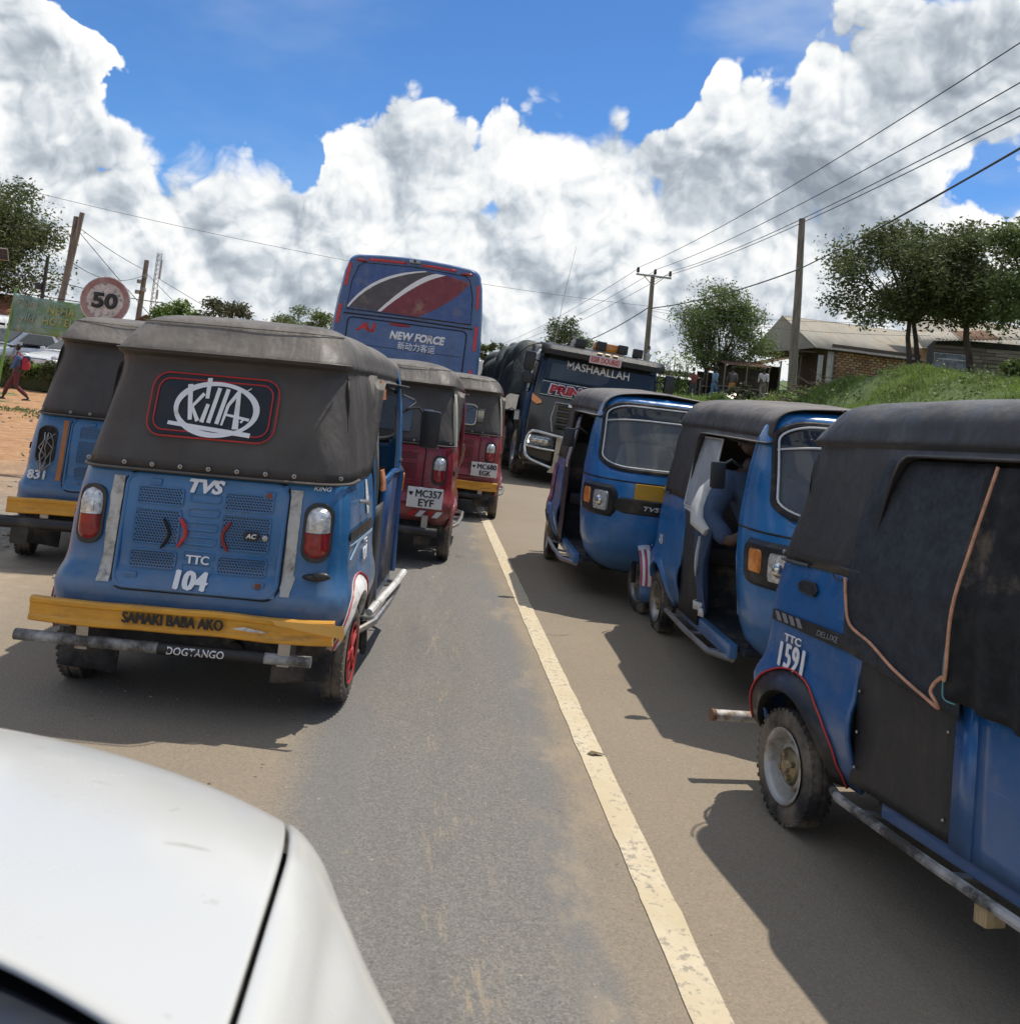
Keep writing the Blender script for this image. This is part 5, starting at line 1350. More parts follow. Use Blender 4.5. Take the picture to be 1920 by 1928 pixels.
for k in range(3): mb = MB(); mb.box((-.08 + .15 * k, -.10, 2.535), (.09, .03, .018)); mb.build('marker_lamp', emat('lamp_warm_small', (1, .75, .5), .8), vz)
for u, s in ((-.92, 'V8'), (1.0, '2008')): text(s if u > 0 else 'ISMA', WLET, vz, lambda p, q_, d, u=u: Vector((u + p, -.145 - d + .05 * abs(u), 2.475 + q_)), .2, .045, .0, .2)
mb = MB(); mb.prism([(-1.06, 1.60), (-1.04, 1.86), (1.04, 1.86), (1.06, 1.60)], lambda u, v, w: tf(u, v, w), .02); nb = mb.build('name_board', TB, trk)
mb = MB(); mb.tube([tf(u, v, .022) for u, v in ((-1.06, 1.61), (-1.04, 1.86), (1.04, 1.86), (1.06, 1.61))], .008, 5, closed=True); mb.build('board_outline', CHROME, nb)
text('PRINCE', WLET, nb, lambda u, v, d: tf(-.42 + u, 1.735 + v, .022 + d), 1.0, .205, .09, .15); text('PRINCE', mat('letter_red', (.42, .03, .05), .5), nb, lambda u, v, d: tf(-.42 + u, 1.735 + v, .026 + d), .95, .170, .06, .15)
for i, z in enumerate((1.05, 1.17, 1.29, 1.41)):
    mb = MB(); mb.box((0, -.03, z), (1.35, .05, .075), (.35, 0, 0), bev=.012); mb.build('grille_slat', TB, trk)
mb = MB(); mb.tube([Vector((x, -.03, z)) for x, z in ((-.72, .95), (-.78, 1.2), (-.74, 1.50), (.74, 1.50), (.78, 1.2), (.72, .95))], .018, 8); mb.build('grille_surround', STEEL, trk)
mb = MB(); mb.box((-.35, -.07, 1.47), (.30, .02, .05)); mb.build('grille_badge', WLET, trk)
mb = MB(); mb.box((0, .10, .60), (2.46, .42, .52), bev=.08); mb.box((0, .12, .36), (2.3, .34, .18), bev=.05); bmp = mb.build('bumper', TB, trk)
for sg in (-1, 1):
    mb = MB(); mb.box((sg * .92, -.105, .76), (.46, .06, .20), (0, sg * .06, 0), bev=.04); h = mb.build('headlight', mat('lamp_glass_grey', (.22, .23, .24), .1, .5, var=.5, vscale=20, coat=.6), trk)
    for k in range(3): mb = MB(); mb.lathe([(.001, -.012), (.05, -.006), (.062, .0)], (sg * (.80 + .12 * k), -.134, .76), 'Y', 14); mb.build('lamp_bowl', CHROME, h)
    mb = MB(); mb.tube([(sg * 1.13, -.135, .69), (sg * 1.16, -.13, .76), (sg * 1.13, -.135, .84)], .016, 6); mb.build('running_light', emat('running_light_on', (1, 1, .96), 2.2), h)
    mb = MB(); mb.prism([(0, .0), (.18, -.10), (.20, -.16), (.10, -.19), (.0, -.13)], lambda u, v, w: Vector((sg * (1.20 - u), -.03 - w - (.0 if u < .05 else .02), 1.60 + v)), .03); mb.build('indicator', AMBERL, trk, bev=.005)
    # mirror housings on arms
    mb = MB(); mb.tube([(sg * 1.10, .18, 2.2), (sg * 1.30, .0, 2.22), (sg * 1.30, .0, 1.85), (sg * 1.12, .15, 1.8)], .018, 6); ma = mb.build('mirror_arm', PLASTIC, trk)
    mb = MB(); mb.box((sg * 1.34, -.0, 2.18), (.20, .12, .36), bev=.05); mb.box((sg * 1.34, .0, 1.86), (.19, .12, .20), bev=.04); mb.build('mirror', PLASTIC, ma)
    mb = MB(); mb.loft([[Vector((sg * (1.225 - max(0, z - 1.6) * .11), y, z)) for y in (.45, 1.2)] for z in (1.62, 1.9, 2.2)]); mb.build('side_window', TG, trk)
# bull bar
mb = MB(); mb.tube(smoothpts([Vector(p) for p in ((-.30, -.30, .86), (-.8, -.30, .90), (-1.08, -.26, .92), (-1.17, -.22, .84), (-1.20, -.22, .66), (-1.16, -.24, .48), (-1.0, -.28, .38), (-.4, -.32, .26), (0, -.33, .24), (.4, -.32, .26), (1.0, -.28, .38), (1.16, -.24, .48), (1.20, -.22, .66), (1.17, -.22, .84), (1.08, -.26, .92), (.8, -.30, .90), (0, -.31, .86), (-.3, -.30, .86))], 4), .032, 10)
bbar = mb.build('bull_bar', CHROME, trk)
mb = MB(); mb.tube([(-1.18, -.24, .64), (-.9, -.28, .62), (.9, -.28, .62), (1.18, -.24, .64)], .022, 8); mb.build('bull_bar_rail', CHROME, bbar)
for sg in (-1, 1): mb = MB(); mb.prism([(.54, .88), (.66, .88), (.66, .36), (.74, .22), (.44, .22), (.54, .36)], lambda u, v, w: Vector((sg * u, -.32 - w, v)), .03); mb.build('bull_bar_post', mat('post_steel', (.40, .37, .30), .35, .7, dirt=.5), bbar)
text('P 410', WLET, bmp, lambda u, v, d: Vector((-.25 + u, -.112 - d, .70 + v)), .3, .06, .01, 0)
# roof lamp bar
mb = MB(); mb.tube([(-.62, .35, 2.58), (.75, .35, 2.58)], .018, 6); mb.tube([(-.55, .35, 2.50), (-.55, .35, 2.58)], .014, 6); mb.tube([(.68, .35, 2.50), (.68, .35, 2.58)], .014, 6); lb = mb.build('lamp_bar', PLASTIC, trk)
for x, z in ((-.40, 2.66), (.0, 2.68), (.42, 2.68), (.72, 2.66)):
    mb = MB(); mb.box((x, .30, z + .02), (.19, .12, .17), bev=.02); s_ = mb.build('spot_lamp', PLASTIC, lb)
mb = MB(); mb.box((.20, .42, 2.69), (.66, .16, .17), bev=.05); mb.build('beacon', mat('beacon_orange', (.75, .26, .02), .25, var=.2, coat=.6), lb)
for x in (-.52, .95):
    fg = MB(); fg.tube([(x, .42, 2.50), (x, .42, 2.60), (x + .01, .42, 2.70), (x, .42, 2.76)], [.045, .05, .055, .02], 8); fg.sphere((x, .42, 2.80), (.03, .03, .04), 8, 6); fg.tube([(x - .05, .42, 2.70), (x + .02, .37, 2.66), (x + .06, .38, 2.72)], .015, 6)
    f_ = fg.build('mascot_figure', mat('figure_cream', (.55, .52, .46), .6, var=.3, vscale=30), trk)
    fg = MB(); fg.lathe([(.001, .06), (.028, .055), (.03, .015), (.06, .005), (.062, 0)], (x, .42, 2.825), 'Z', 12); fg.build('figure_hat', PLASTIC, f_)
mb = MB(); mb.tube([(-.8, .9, 2.5), (-.78, .9, 3.5), (-.70, .9, 4.6)], [.008, .005, .003], 5); mb.build('whip_aerial', STEEL, trk)
# chassis, wheels, load
mb = MB(); mb.box((0, 5.2, .85), (1.0, 9.4, .3)); mb.box((0, 5.6, 1.08), (2.4, 8.2, .16)); mb.build('chassis', DARK, trk)
for y in (.95, 2.75, 5.9, 7.2):
    for sg in (-1, 1): wheel(trk, (sg * 1.10, y, .52), sg, 'dark', r=.52, w=.30)
for sg in (-1, 1):
    for y in (.95, 2.75):
        mb = MB(); rows = [[Vector((sg * (1.0 + .27 * q_), y + .60 * math.cos(R(10 + 160 * k / 12)), .52 + .60 * math.sin(R(10 + 160 * k / 12)))) for q_ in (0, 1)] for k in range(13)]; mb.loft(rows); mb.build('wheel_arch', PLASTIC, trk, solid=.02)
    mb = MB(); mb.box((sg * 1.05, 1.85, .62), (.3, .7, .45), bev=.04); mb.build('fuel_tank', DARK, trk)
for sg in (-1, 1):
    mb = MB(); mb.lathe([(.10, 0), (.11, .02), (.11, .06), (.10, .08), (.10, .5), (.11, .52), (.11, .56), (.10, .58), (.10, 1.5)], (sg * .98, 1.98, 1.1), 'Z', 14); mb.build('air_intake', STEEL, trk)
# tarpaulin with lumps and ties
rows = []
TARP = vinylmat('tarpaulin_green', (.040, .046, .042), .30, (.20, .21, .18), .6)
for i in range(70):
    y = 2.45 + 7.3 * i / 69; row = []
    e = min(1, (i + .5) / 4) ** .5 * min(1, (69.5 - i) / 4) ** .5
    for j in range(61):
        t = -1 + 2 * j / 60; a = t * math.pi / 2 * 1.10
        hz = 1.72 * e; x = 1.34 * math.copysign(abs(math.sin(a)) ** .55, a); z = 1.10 + max(0, math.cos(a)) ** .38 * (hz - .1)
        if abs(t) > .9: z = 1.10 - (abs(t) - .9) * 2
        lump = .19 * abs(mnoise.noise(Vector((x * 1.3, y * 1.7, z * 1.2)))) * 2 - .10 * max(0, math.sin(y * 4.2)) ** 8 * (1 if abs(t) > .1 else .5)
        c = Vector((x, y, z)); nrm = Vector((x * .7, 0, max(0, z - 1.6))).normalized() if abs(x) > .01 else Vector((0, 0, 1))
        row.append(c + nrm * (lump + .02 * mnoise.noise(Vector((x * 7, y * 7, z * 3)))))
    rows.append(row)
mb = MB(); mb.loft(rows); tp = mb.build('tarpaulin', TARP, trk, ang=180)
for i in range(7):
    y = 2.5 + 1.1 * i; mb = MB(); mb.tube([Vector((1.39 * math.copysign(abs(math.sin(t * 1.62)) ** .5, t), y + .1 * math.sin(t * 5), 1.05 + max(0, math.cos(t * 1.62)) ** .40 * 1.70)) for t in [-.97 + 1.94 * k / 30 for k in range(31)]], .014, 5); mb.build('tie_rope', mat('rope_dark', (.06, .06, .05), .9), tp)
# ------------------------------------------------------------------ pale box van far ahead
vn = root('box_truck', 'cream box lorry far up the road, glimpsed between the bus and the black lorry', 'lorry', (3.05, 38, 0))
mb = MB(); mb.box((0, 3, 1.85), (2.3, 6.5, 1.95), bev=.05); bx = mb.build('cargo_box', mat('cream_panel', (.66, .63, .55), .5), vn)
for x in (-.56, .56): mb = MB(); mb.box((x, -.27, 1.85), (1.06, .03, 1.8), bev=.01); mb.build('rear_door', mat('cream_panel', (.66, .63, .55)), bx)
mb = MB(); mb.box((0, 3.6, .75), (.9, 7.4, .25)); mb.build('chassis', DARK, vn)
mb = MB(); mb.box((0, 7.3, 1.5), (2.2, 1.6, 1.9), bev=.12); mb.build('cab', mat('cream_panel', (.66, .63, .55)), vn)
for y in (.8, 7.2):
    for sg in (-1, 1): wheel(vn, (sg * .95, y, .42), sg, 'dark', r=.42, w=.24)
# ------------------------------------------------------------------ vegetation
def leafmat(name, c1, c2, tr=.35):
    m, n, b, out = newmat(name)
    r = n.node('ShaderNodeNewGeometry').outputs['Random Per Island']
    P = objco(n)
    base = n.mix(r, c1, c2); base = n.mix(n.mul(n.ss(n.noise(P, 1.6, 4, .6), .45, .7), .6), base, tuple(q * 1.5 for q in c2))
    n.inp(b.inputs['Base Color'], base); b.inputs['Roughness'].default_value = .55; b.inputs['Specular IOR Level'].default_value = .35
    t = n.node('ShaderNodeBsdfTranslucent'); n.inp(t.inputs[0], base)
    mx = n.node('ShaderNodeMixShader'); mx.inputs[0].default_value = tr; n.L.new(b.outputs[0], mx.inputs[1]); n.L.new(t.outputs[0], mx.inputs[2]); n.L.new(mx.outputs[0], out.inputs[0])
    return m
LEAF = leafmat('leaf_dark', (.055, .075, .03), (.16, .185, .075)); LEAF2 = leafmat('leaf_mid', (.07, .105, .035), (.19, .235, .08)); LEAF3 = leafmat('leaf_olive', (.05, .055, .03), (.11, .115, .055)); LEAFB = leafmat('leaf_bright', (.07, .13, .03), (.17, .25, .06))
BARK = mat('bark', (.075, .058, .045), .9, var=.4, vscale=10, bump=.8, bscale=16, stretch=(1, 1, .3))
WOODG = mat('pole_wood', (.20, .165, .13), .85, var=.35, vscale=5, bump=.6, bscale=20, stretch=(4, 4, .3))
def leaves(name, pts, size, m, parent, aspect=.42, seed=0, droop=.3, kind=None):
    rg = np.random.default_rng(seed); N = len(pts); pts = np.asarray(pts, float)
    d = rg.normal(size=(N, 3)); d[:, 2] = d[:, 2] * .6 - droop; d /= np.linalg.norm(d, axis=1)[:, None]
    e = rg.normal(size=(N, 3)); e -= (e * d).sum(1)[:, None] * d; e /= np.linalg.norm(e, axis=1)[:, None]
    s = size * rg.uniform(.6, 1.35, N)[:, None]
    a = pts; b_ = pts + d * s * .5 + e * s * aspect * .5; c = pts + d * s; f = pts + d * s * .5 - e * s * aspect * .5
    V = np.stack([a, b_, c, f], 1).reshape(-1, 3)
    me = bpy.data.meshes.new(name); me.vertices.add(4 * N); me.vertices.foreach_set('co', V.ravel().astype(np.float32))
    me.loops.add(4 * N); me.loops.foreach_set('vertex_index', np.arange(4 * N, dtype=np.int32))
    me.polygons.add(N); me.polygons.foreach_set('loop_start', np.arange(0, 4 * N, 4, dtype=np.int32)); me.update(calc_edges=True); me.validate()
    me.materials.append(m); o = bpy.data.objects.new(name, me); COL.objects.link(o)
    if parent is not None: o.parent = parent
    if kind: o['kind'] = kind
    return o
def tree(label, loc, crown, h0, m, nleaf=9000, lsize=.13, trunks=((0, 0),), seed=0, group=None, name='tree', fork=.45, rt=.11, blobs=34, fill=.55, cat='tree', droop=.3, aspect=.42, flat=1.0):
    """crown = (cx, cy, cz, rx, ry, rz) relative to the base; limbs grow from the forks into every leaf clump"""
    rg = np.random.default_rng(seed); rnd = random.Random(seed)
    r = root(name, label, cat, loc, 0, group)
    cx, cy, cz, rx, ry, rz = crown
    B = []
    while len(B) < blobs:
        p = rg.uniform(-1, 1, 3); q = np.linalg.norm(p)
        if q > 1 or q < .35: continue
        if p[2] < -.55 * flat: continue
        B.append(np.array([cx + p[0] * rx, cy + p[1] * ry, cz + p[2] * rz]))
    tops = []
    mb = MB()
    for (tx, ty) in trunks:
        pts = [Vector((tx, ty, -.3))]
        lx = tx + (cx - tx) * .3 + rnd.uniform(-.15, .15)
        for k in range(1, 5): pts.append(Vector((tx + (lx - tx) * k / 4 + rnd.uniform(-.05, .05), ty + rnd.uniform(-.04, .04), h0 * k / 4)))
        mb.tube(pts, [rt * 1.25, rt, rt * .9, rt * .8, rt * .7], 9); tops.append(pts[-1])
    for i, b_ in enumerate(B):
        t = min(tops, key=lambda q: (q - Vector(b_)).length); v = Vector(b_)
        mid = t.lerp(v, .45) + Vector((rnd.uniform(-.15, .15), rnd.uniform(-.15, .15), -.12 * (v - t).length * .3))
        mb.tube([t - Vector((0, 0, .05)), t.lerp(mid, .5) + Vector((rnd.uniform(-.06, .06), rnd.uniform(-.06, .06), 0)), mid, mid.lerp(v, .6), v], [rt * .42, rt * .34, rt * .25, rt * .14, rt * .05], 5)
    mb.build('trunk', BARK, r)
    per = nleaf // blobs; P = []
    for b_ in B:
        s = rg.uniform(.55, 1.1) * min(rx, rz) * fill
        q = rg.normal(size=(per, 3)); q /= np.linalg.norm(q, axis=1)[:, None]; q *= (rg.uniform(0, 1, (per, 1)) ** .45) * s
        q[:, 2] *= .62; q *= (1 + .35 * np.sin(q[:, :1] * 9 / s + b_[0] * 5) * np.cos(q[:, 1:2] * 7 / s))
        P.append(q + b_)
    leaves('crown', np.concatenate(P), lsize, m, r, seed=seed, droop=droop, aspect=aspect)
    return r
def K(x, z, y, k=1.0): return Vector((x * k, y * k, 1.52 + (z - 1.52) * k))
gz = terr
# right: three trees on the bank
def T3(label, px, z0, y, c, seed, nl, m=LEAF, trunks=((0, 0),), blobs=34, **kw):
    b_ = Vector((px, y, gz(px, y) - .05)); crown = (c[0] - px, 0, c[1] - b_.z, c[2], c[2] * .8, c[3])
    return tree(label, b_, crown, max(.5, c[1] - c[3] * .62 - b_.z), m, nl, .115, trunks, seed, 'trees on the grassy bank', blobs=blobs, **kw)
T3('spreading dark tree with two leaning stems on the grass bank, left of the stone-clad shed', 12.25, 3.5, 23, (11.7, 5.6, 1.85, 1.5), 3, 21000, rt=.075, trunks=((0, 0), (.28, .1)), blobs=46, fork=.5)
T3('dark tree with forked trunk in front of the plank shed and poster', 13.55, 3.5, 22.6, (13.2, 5.75, 1.6, 1.5), 8, 18000, blobs=40, rt=.095)
T3('tree crown cut off by the right edge of the photo', 14.6, 3.5, 21, (14.0, 5.7, 1.25, 1.6), 12, 16000, m=LEAF2, blobs=30)
b_ = K(13.85, 3.0, 45, 1.15); tree('bushy round tree behind the wooden utility pole, by the corn plants', (b_.x, b_.y, gz(b_.x, b_.y)), (.1, 0, 3.5, 2.6, 2.1, 2.6), 1.5, LEAF2, 22000, .165, ((-.5, 0), (.5, .1)), 21, None, blobs=44, rt=.13)
# left: large dark tree behind the banner
tree('large dark tree at the left edge behind the green banner', (-20.3, 42, .2), (.6, 0, 5.2, 3.2, 2.6, 3.1), 2.6, LEAF, 34000, .18, ((0, 0),), 31, None, blobs=50, rt=.25)
for i, (px, z, y, rx, rz, m_, lab) in enumerate(((-11.1, 3.05, 42, 1.0, .9, LEAFB, 'light green bush beside the wooden post, left of the dark olive one'), (-9.3, 3.3, 42, 1.45, 1.05, LEAF3, 'dark olive bush above the canopy of the near three-wheeler'), (-6.7, 3.75, 50, 2.0, 1.1, LEAF2, 'round green tree top left of the bus'))):
    tree(lab, (px, y, .2), (0, 0, z - .2, rx, rx * .8, rz), 1.6, m_, 5000, .17, ((0, 0),), 40 + i, 'bushes on the skyline', blobs=22, rt=.10)
tree('small dark tree top behind the lorry roof', (10.0, 68, gz(10, 68)), (0, 0, 3.9, 1.5, 1.2, 1.5), 2.6, LEAF, 3500, .22, ((0, 0),), 51, blobs=18)
tree('tiny distant tree above the cream lorry', (4.9, 75, .3), (0, 0, 4.6, 1.1, 1, 1.0), 3.2, LEAF, 1500, .25, ((0, 0),), 52, blobs=12)
# corn clump
def cane(label, loc, n_, w, h, seed, name='corn_clump'):
    rnd = random.Random(seed); mb = MB()
    for i in range(n_):
        x, y = rnd.uniform(-w, w), rnd.uniform(-w * .5, w * .5); hh = h * rnd.uniform(.7, 1.05)
        mb.tube([(x, y, 0), (x + rnd.uniform(-.05, .05), y, hh * .8)], [.025, .012], 5)
        for k in range(9):
            z = hh * (.15 + .85 * k / 9); a = rnd.uniform(0, 6.28); L = rnd.uniform(.5, .95); dx, dy = math.cos(a), math.sin(a); up = rnd.uniform(.35, .75)
            pts = [Vector((x + dx * L * t, y + dy * L * t, z + L * (up * t - .75 * t * t))) for t in (0, .25, .5, .75, 1)]
            side = Vector((-dy, dx, 0)); wd = [.02, .045, .04, .028, .003]
            mb.loft([[p + side * w_ for p, w_ in zip(pts, wd)], [p - side * w_ for p, w_ in zip(pts, wd)]])
    o = mb.build(name, LEAFB, None, loc=loc); tag(o, label, 'plants'); o['kind'] = 'stuff'; return o
b_ = K(9.1, 2.2, 35, 1.3); cane('clump of tall corn plants beside the lorry cab', (b_.x, b_.y, gz(b_.x, b_.y)), 26, 1.0, 2.6, 5)
# grass on the bank
def tufts(name, n_, region, hmin, hmax, m, seed, lab):
    rg = np.random.default_rng(seed); P = []
    while len(P) < n_:
        x, y = region(rg)
        if mnoise.noise(Vector((x * .5, y * .5, 9))) < -.28: continue
        P.append((x, y, gz(x, y) - .02))
    P = np.array(P); N = len(P); s = rg.uniform(hmin, hmax, N) * (1 + .5 * np.sin(P[:, 0] * 2.1) * np.cos(P[:, 1] * 1.7))
    V = []; a = rg.uniform(0, 6.28, N); ln = rg.normal(0, .35, (N, 2)); w = s * .07
    p0 = P + np.stack([np.cos(a) * w, np.sin(a) * w, 0 * w], 1); p1 = P - np.stack([np.cos(a) * w, np.sin(a) * w, 0 * w], 1); tp = P + np.stack([ln[:, 0] * s, ln[:, 1] * s, s], 1)
    V = np.stack([p0, p1, tp], 1).reshape(-1, 3)
    me = bpy.data.meshes.new(name); me.vertices.add(3 * N); me.vertices.foreach_set('co', V.ravel().astype(np.float32)); me.loops.add(3 * N); me.loops.foreach_set('vertex_index', np.arange(3 * N, dtype=np.int32))
    me.polygons.add(N); me.polygons.foreach_set('loop_start', np.arange(0, 3 * N, 3, dtype=np.int32)); me.update(calc_edges=True); me.materials.append(m)
    o = bpy.data.objects.new(name, me); COL.objects.link(o); o['kind'] = 'stuff'; tag(o, lab, 'grass'); return o
GRASSM = leafmat('grass_blade', (.10, .17, .03), (.26, .34, .08), .4)
tufts('bank_grass', 110000, lambda r_: (r_.uniform(5.8, 18), r_.uniform(11, 25)), .05, .15, GRASSM, 4, 'bright green grass on the bank right of the road')
tufts('bank_grass_far', 16000, lambda r_: (r_.uniform(6.5, 16), r_.uniform(25, 44)), .08, .3, GRASSM, 6, 'sparser grass on the bank below the sheds')
rgw = np.random.default_rng(44); PW = []
for _ in range(420):
    x, y = rgw.uniform(6.2, 16), rgw.uniform(13, 24.5); s = rgw.uniform(.06, .17)
    q = rgw.normal(0, s, (26, 3)); q[:, 2] = np.abs(q[:, 2]) * .8; q[:, :2] += (x, y); q[:, 2] += gz(x, y); PW.append(q)
o = leaves('bank_weeds', np.concatenate(PW), .075, LEAF2, None, seed=45, droop=-.3, aspect=.55, kind='stuff'); tag(o, 'broad-leaved weeds scattered through the grass of the bank', 'weeds')
# weeds and small shrubs on the bank
for i, (x, y, s, m_, lab) in enumerate(((13.6, 18.6, .55, LEAF2, 'leafy weed at the right end of the bank'), (14.1, 17.8, .5, LEAF, 'dark shrub at the photo edge on the bank'), (6.9, 22.5, .45, LEAF3, 'dry low bush above the roofs of the oncoming three-wheelers'), (8.0, 25, .5, LEAFB, 'pale green shrub left of the tall wooden pole'), (12.4, 19.0, .3, LEAF2, 'small weed half way along the bank'), (6.1, 24, .4, LEAFB, 'yellowish shrub next to the corn plants'), (9.2, 27, .45, LEAF3, 'dry shrub right below the tall wooden pole'))):
    tree(lab, (x, y, gz(x, y)), (0, 0, s * .8, s, s, s * .7), s * .4, m_, 1500, .10, ((0, 0),), 60 + i, 'shrubs on the bank', name='shrub', cat='shrub', blobs=12, rt=.02, fill=.6)
rnd = random.Random(9); mb = MB()
for k in range(26):
    x, y = rnd.uniform(12.2, 14.0), rnd.uniform(17.6, 18.4); z = gz(x, y); p = [Vector((x, y, z))]
    a = rnd.uniform(0, 6.28)
    for j in range(4): p.append(p[-1] + Vector((math.cos(a) * .2 + rnd.uniform(-.08, .08), math.sin(a) * .1, rnd.uniform(.02, .16))))
    mb.tube(p, [.016, .013, .010, .007, .003], 5)
o = mb.build('fallen_branches', BARK); tag(o, 'tangle of dead branches lying on the grass bank', 'branches'); o['kind'] = 'stuff'
rnd = random.Random(19); mb = MB()
for k in range(60):
    x, y = rnd.uniform(8.8, 11.2), rnd.uniform(22.6, 24.0); z = gz(x, y); p = [Vector((x, y, z))]; a = rnd.uniform(0, 6.28)
    for j in range(4): p.append(p[-1] + Vector((math.cos(a) * .2 + rnd.uniform(-.08, .08), math.sin(a) * .1, rnd.uniform(-.02, .12))))
    mb.tube(p, [.016, .013, .010, .007, .003], 4)
o = mb.build('brushwood', mat('brushwood_brown', (.16, .11, .07), .9, var=.4)); tag(o, 'heap of dry brushwood left of the grazing cow on the bank', 'branches'); o['kind'] = 'stuff'

# ------------------------------------------------------------------ poles and wires
def wire(label, a, b_, sag, r_=.012, m_=None, group='overhead wires'):
    a, b_ = Vector(a), Vector(b_); mb = MB(); mb.tube([a.lerp(b_, t) - Vector((0, 0, sag * 4 * t * (1 - t))) for t in [k / 24 for k in range(25)]], r_, 5)
    o = mb.build('wire', m_ or WIRE); tag(o, label, 'wire', group); return o
WIRE = mat('wire_dark', (.05, .052, .058), .6)
tpx, tpy = 10.38, 45
up = root('utility_pole', 'utility pole with a crossarm and three insulators behind the lorry', 'utility pole', (tpx, tpy, gz(tpx, tpy)))
zt = 8.25 - gz(tpx, tpy)
mb = MB(); mb.tube([(.12, 0, -.3), (.06, 0, zt * .5), (-.02, 0, zt)], [.15, .13, .10], 10); mb.build('pole', WOODG, up)
mb = MB(); mb.box((0, -.12, zt - .08), (1.75, .09, .09), (0, .0, 0), bev=.01); ca = mb.build('crossarm', STEEL, up)
mb = MB(); mb.tube([(-.5, -.12, zt - .1), (0, -.1, zt - .55)], .02, 6); mb.tube([(.5, -.12, zt - .1), (0, -.1, zt - .55)], .02, 6); mb.build('brace', STEEL, ca)
INS = mat('insulator_brown', (.025, .02, .018), .25)
for x in (-.80, .05, .80): mb = MB(); mb.lathe([(.02, 0), (.02, .04), (.07, .05), (.085, .10), (.06, .12), (.085, .16), (.06, .19), (.075, .24), (.04, .30), (.001, .31)], (x, -.12, zt - .03), 'Z', 12); mb.build('insulator', INS, ca)
cx_, cy_ = 9.57 * 1.4, 24 * 1.4
pc = root('utility_pole', 'tall bare wooden pole standing in front of the brick house', 'utility pole', (cx_, cy_, gz(cx_, cy_)))
tz = 1.52 + (7.11 - 1.52) * 1.4 - gz(cx_, cy_)
mb = MB(); mb.tube([(0, 0, -.3), (-.10, 0, tz * .3), (-.16, 0, tz * .6), (-.30, 0, tz)], [.17, .16, .14, .115], 12); mb.build('pole', WOODG, pc)
mb = MB(); mb.box((-.26, -.12, tz * .735), (.25, .04, .08)); mb.build('cable_clamp', STEEL, pc)
ptop = {k: Vector((tpx + x, tpy - .12, 8.50 - (0 if k < 3 else .2))) for k, x in ((0, -.80), (1, .05), (2, .80))}
er = {0: (8.70, 14, 8.34), 1: (8.76, 14, 7.70), 2: (8.80, 14, 7.30), 3: (8.81, 14, 7.20), 4: (8.88, 14, 6.43)}
def ext(a, b_, f=1.25): a, b_ = Vector(a), Vector(b_); return a + (b_ - a) * f
for i, nm in ((0, 'topmost thin wire running from the crossarm pole to the upper right'), (1, 'second wire from the top, from the middle insulator to the upper right'), (2, 'third wire from the top, from the right insulator to the upper right')):
    wire(nm, ptop[i], ext(ptop[i], er[i]), .45, .011)
wire('fourth wire from the top, running just below its twin to the upper right', Vector((tpx + .03, tpy, 8.05)), ext(Vector((tpx + .03, tpy, 8.05)), er[3]), .5, .011)
cl = Vector((cx_ - .26, cy_ - .1, gz(cx_, cy_) + tz * .735))
wire('thick black cable sagging from the crossarm pole to the tall bare pole', (tpx + .1, tpy, 6.62), cl, .22, .026)
wire('thick black cable rising from the tall bare pole to the right edge', cl, ext(cl, er[4], 1.2), .10, .022)
wire('thick cable coming down left from the crossarm pole to behind the lorry', (tpx - .1, tpy, 6.6), (8.5, 62, 5.0), .3, .026)
for i, x in enumerate((-.80, .05, .80)): wire(('left', 'middle', 'right')[i] + ' of three thin wires running down behind the lorry from the crossarm', (tpx + x, tpy - .1, 8.45), (5.6 + i * .8, 95, 6.0), .5, .012)
wire('long thin wire crossing the whole sky behind the bus', (-17, 36, 7.2), (tpx, tpy, 6.7), .5, .009)
wire('upper of two faint wires right of the crossarm pole', (tpx, tpy, 6.6), (22, 40, 7.0), .25, .009); wire('lower of two faint wires right of the crossarm pole', (tpx, tpy, 6.5), (22, 40, 6.4), .3, .009)
wire('faint low wire from the crossarm pole to the brick house', (tpx, tpy, 6.3), (21, 50, 5.9), .3, .009)
# left poles
lp1 = root('utility_pole', 'pair of crossed wooden poles above the green banner', 'utility pole', (-10.7 * 1.36, 28 * 1.36, -.55), 0, None, 1.36)
mb = MB(); mb.tube([(0, 0, -.2), (.05, 0, 2.7), (.20, 0, 4.2), (.30, 0, 5.36)], [.10, .095, .08, .07], 9); mb.build('pole', WOODG, lp1)
mb = MB(); mb.tube([(-.02, .15, -.2), (.02, .12, 2.7), (.10, .10, 4.0), (.11, .1, 5.24)], [.10, .09, .08, .07], 9); mb.build('stay_pole', WOODG, lp1)
lp2 = root('utility_pole', 'short dark pole left of the crossed poles', 'utility pole', (-11.97 * 1.27, 30 * 1.27, -.41), 0, None, 1.27); mb = MB(); mb.tube([(0, 0, -.2), (.0, 0, 4.12)], [.07, .055], 8); mb.build('pole', mat('pole_dark', (.05, .045, .04), .8), lp2); mb = MB(); mb.box((-.12, -.05, 3.2), (.2, .12, .2), bev=.02); mb.build('meter_box', PLASTIC, lp2)
lp3 = root('utility_pole', 'wooden pole with transformer fittings right of the speed sign', 'utility pole', (-15.1, 50, .3)); mb = MB(); mb.tube([(0, 0, -.2), (.06, 0, 6.05)], [.16, .12], 9); mb.build('pole', WOODG, lp3)
for x, z in ((.12, 4.5), (-.12, 4.9), (.1, 5.2), (-.15, 4.35)): mb = MB(); mb.box((x, -.1, z), (.24, .22, .2), bev=.03); mb.build('fitting', STEEL, lp3)
tw = root('radio_mast', 'thin lattice radio mast behind the fitting-covered pole', 'mast', (-14.75, 51, .3))
mb = MB(); H_ = 6.6
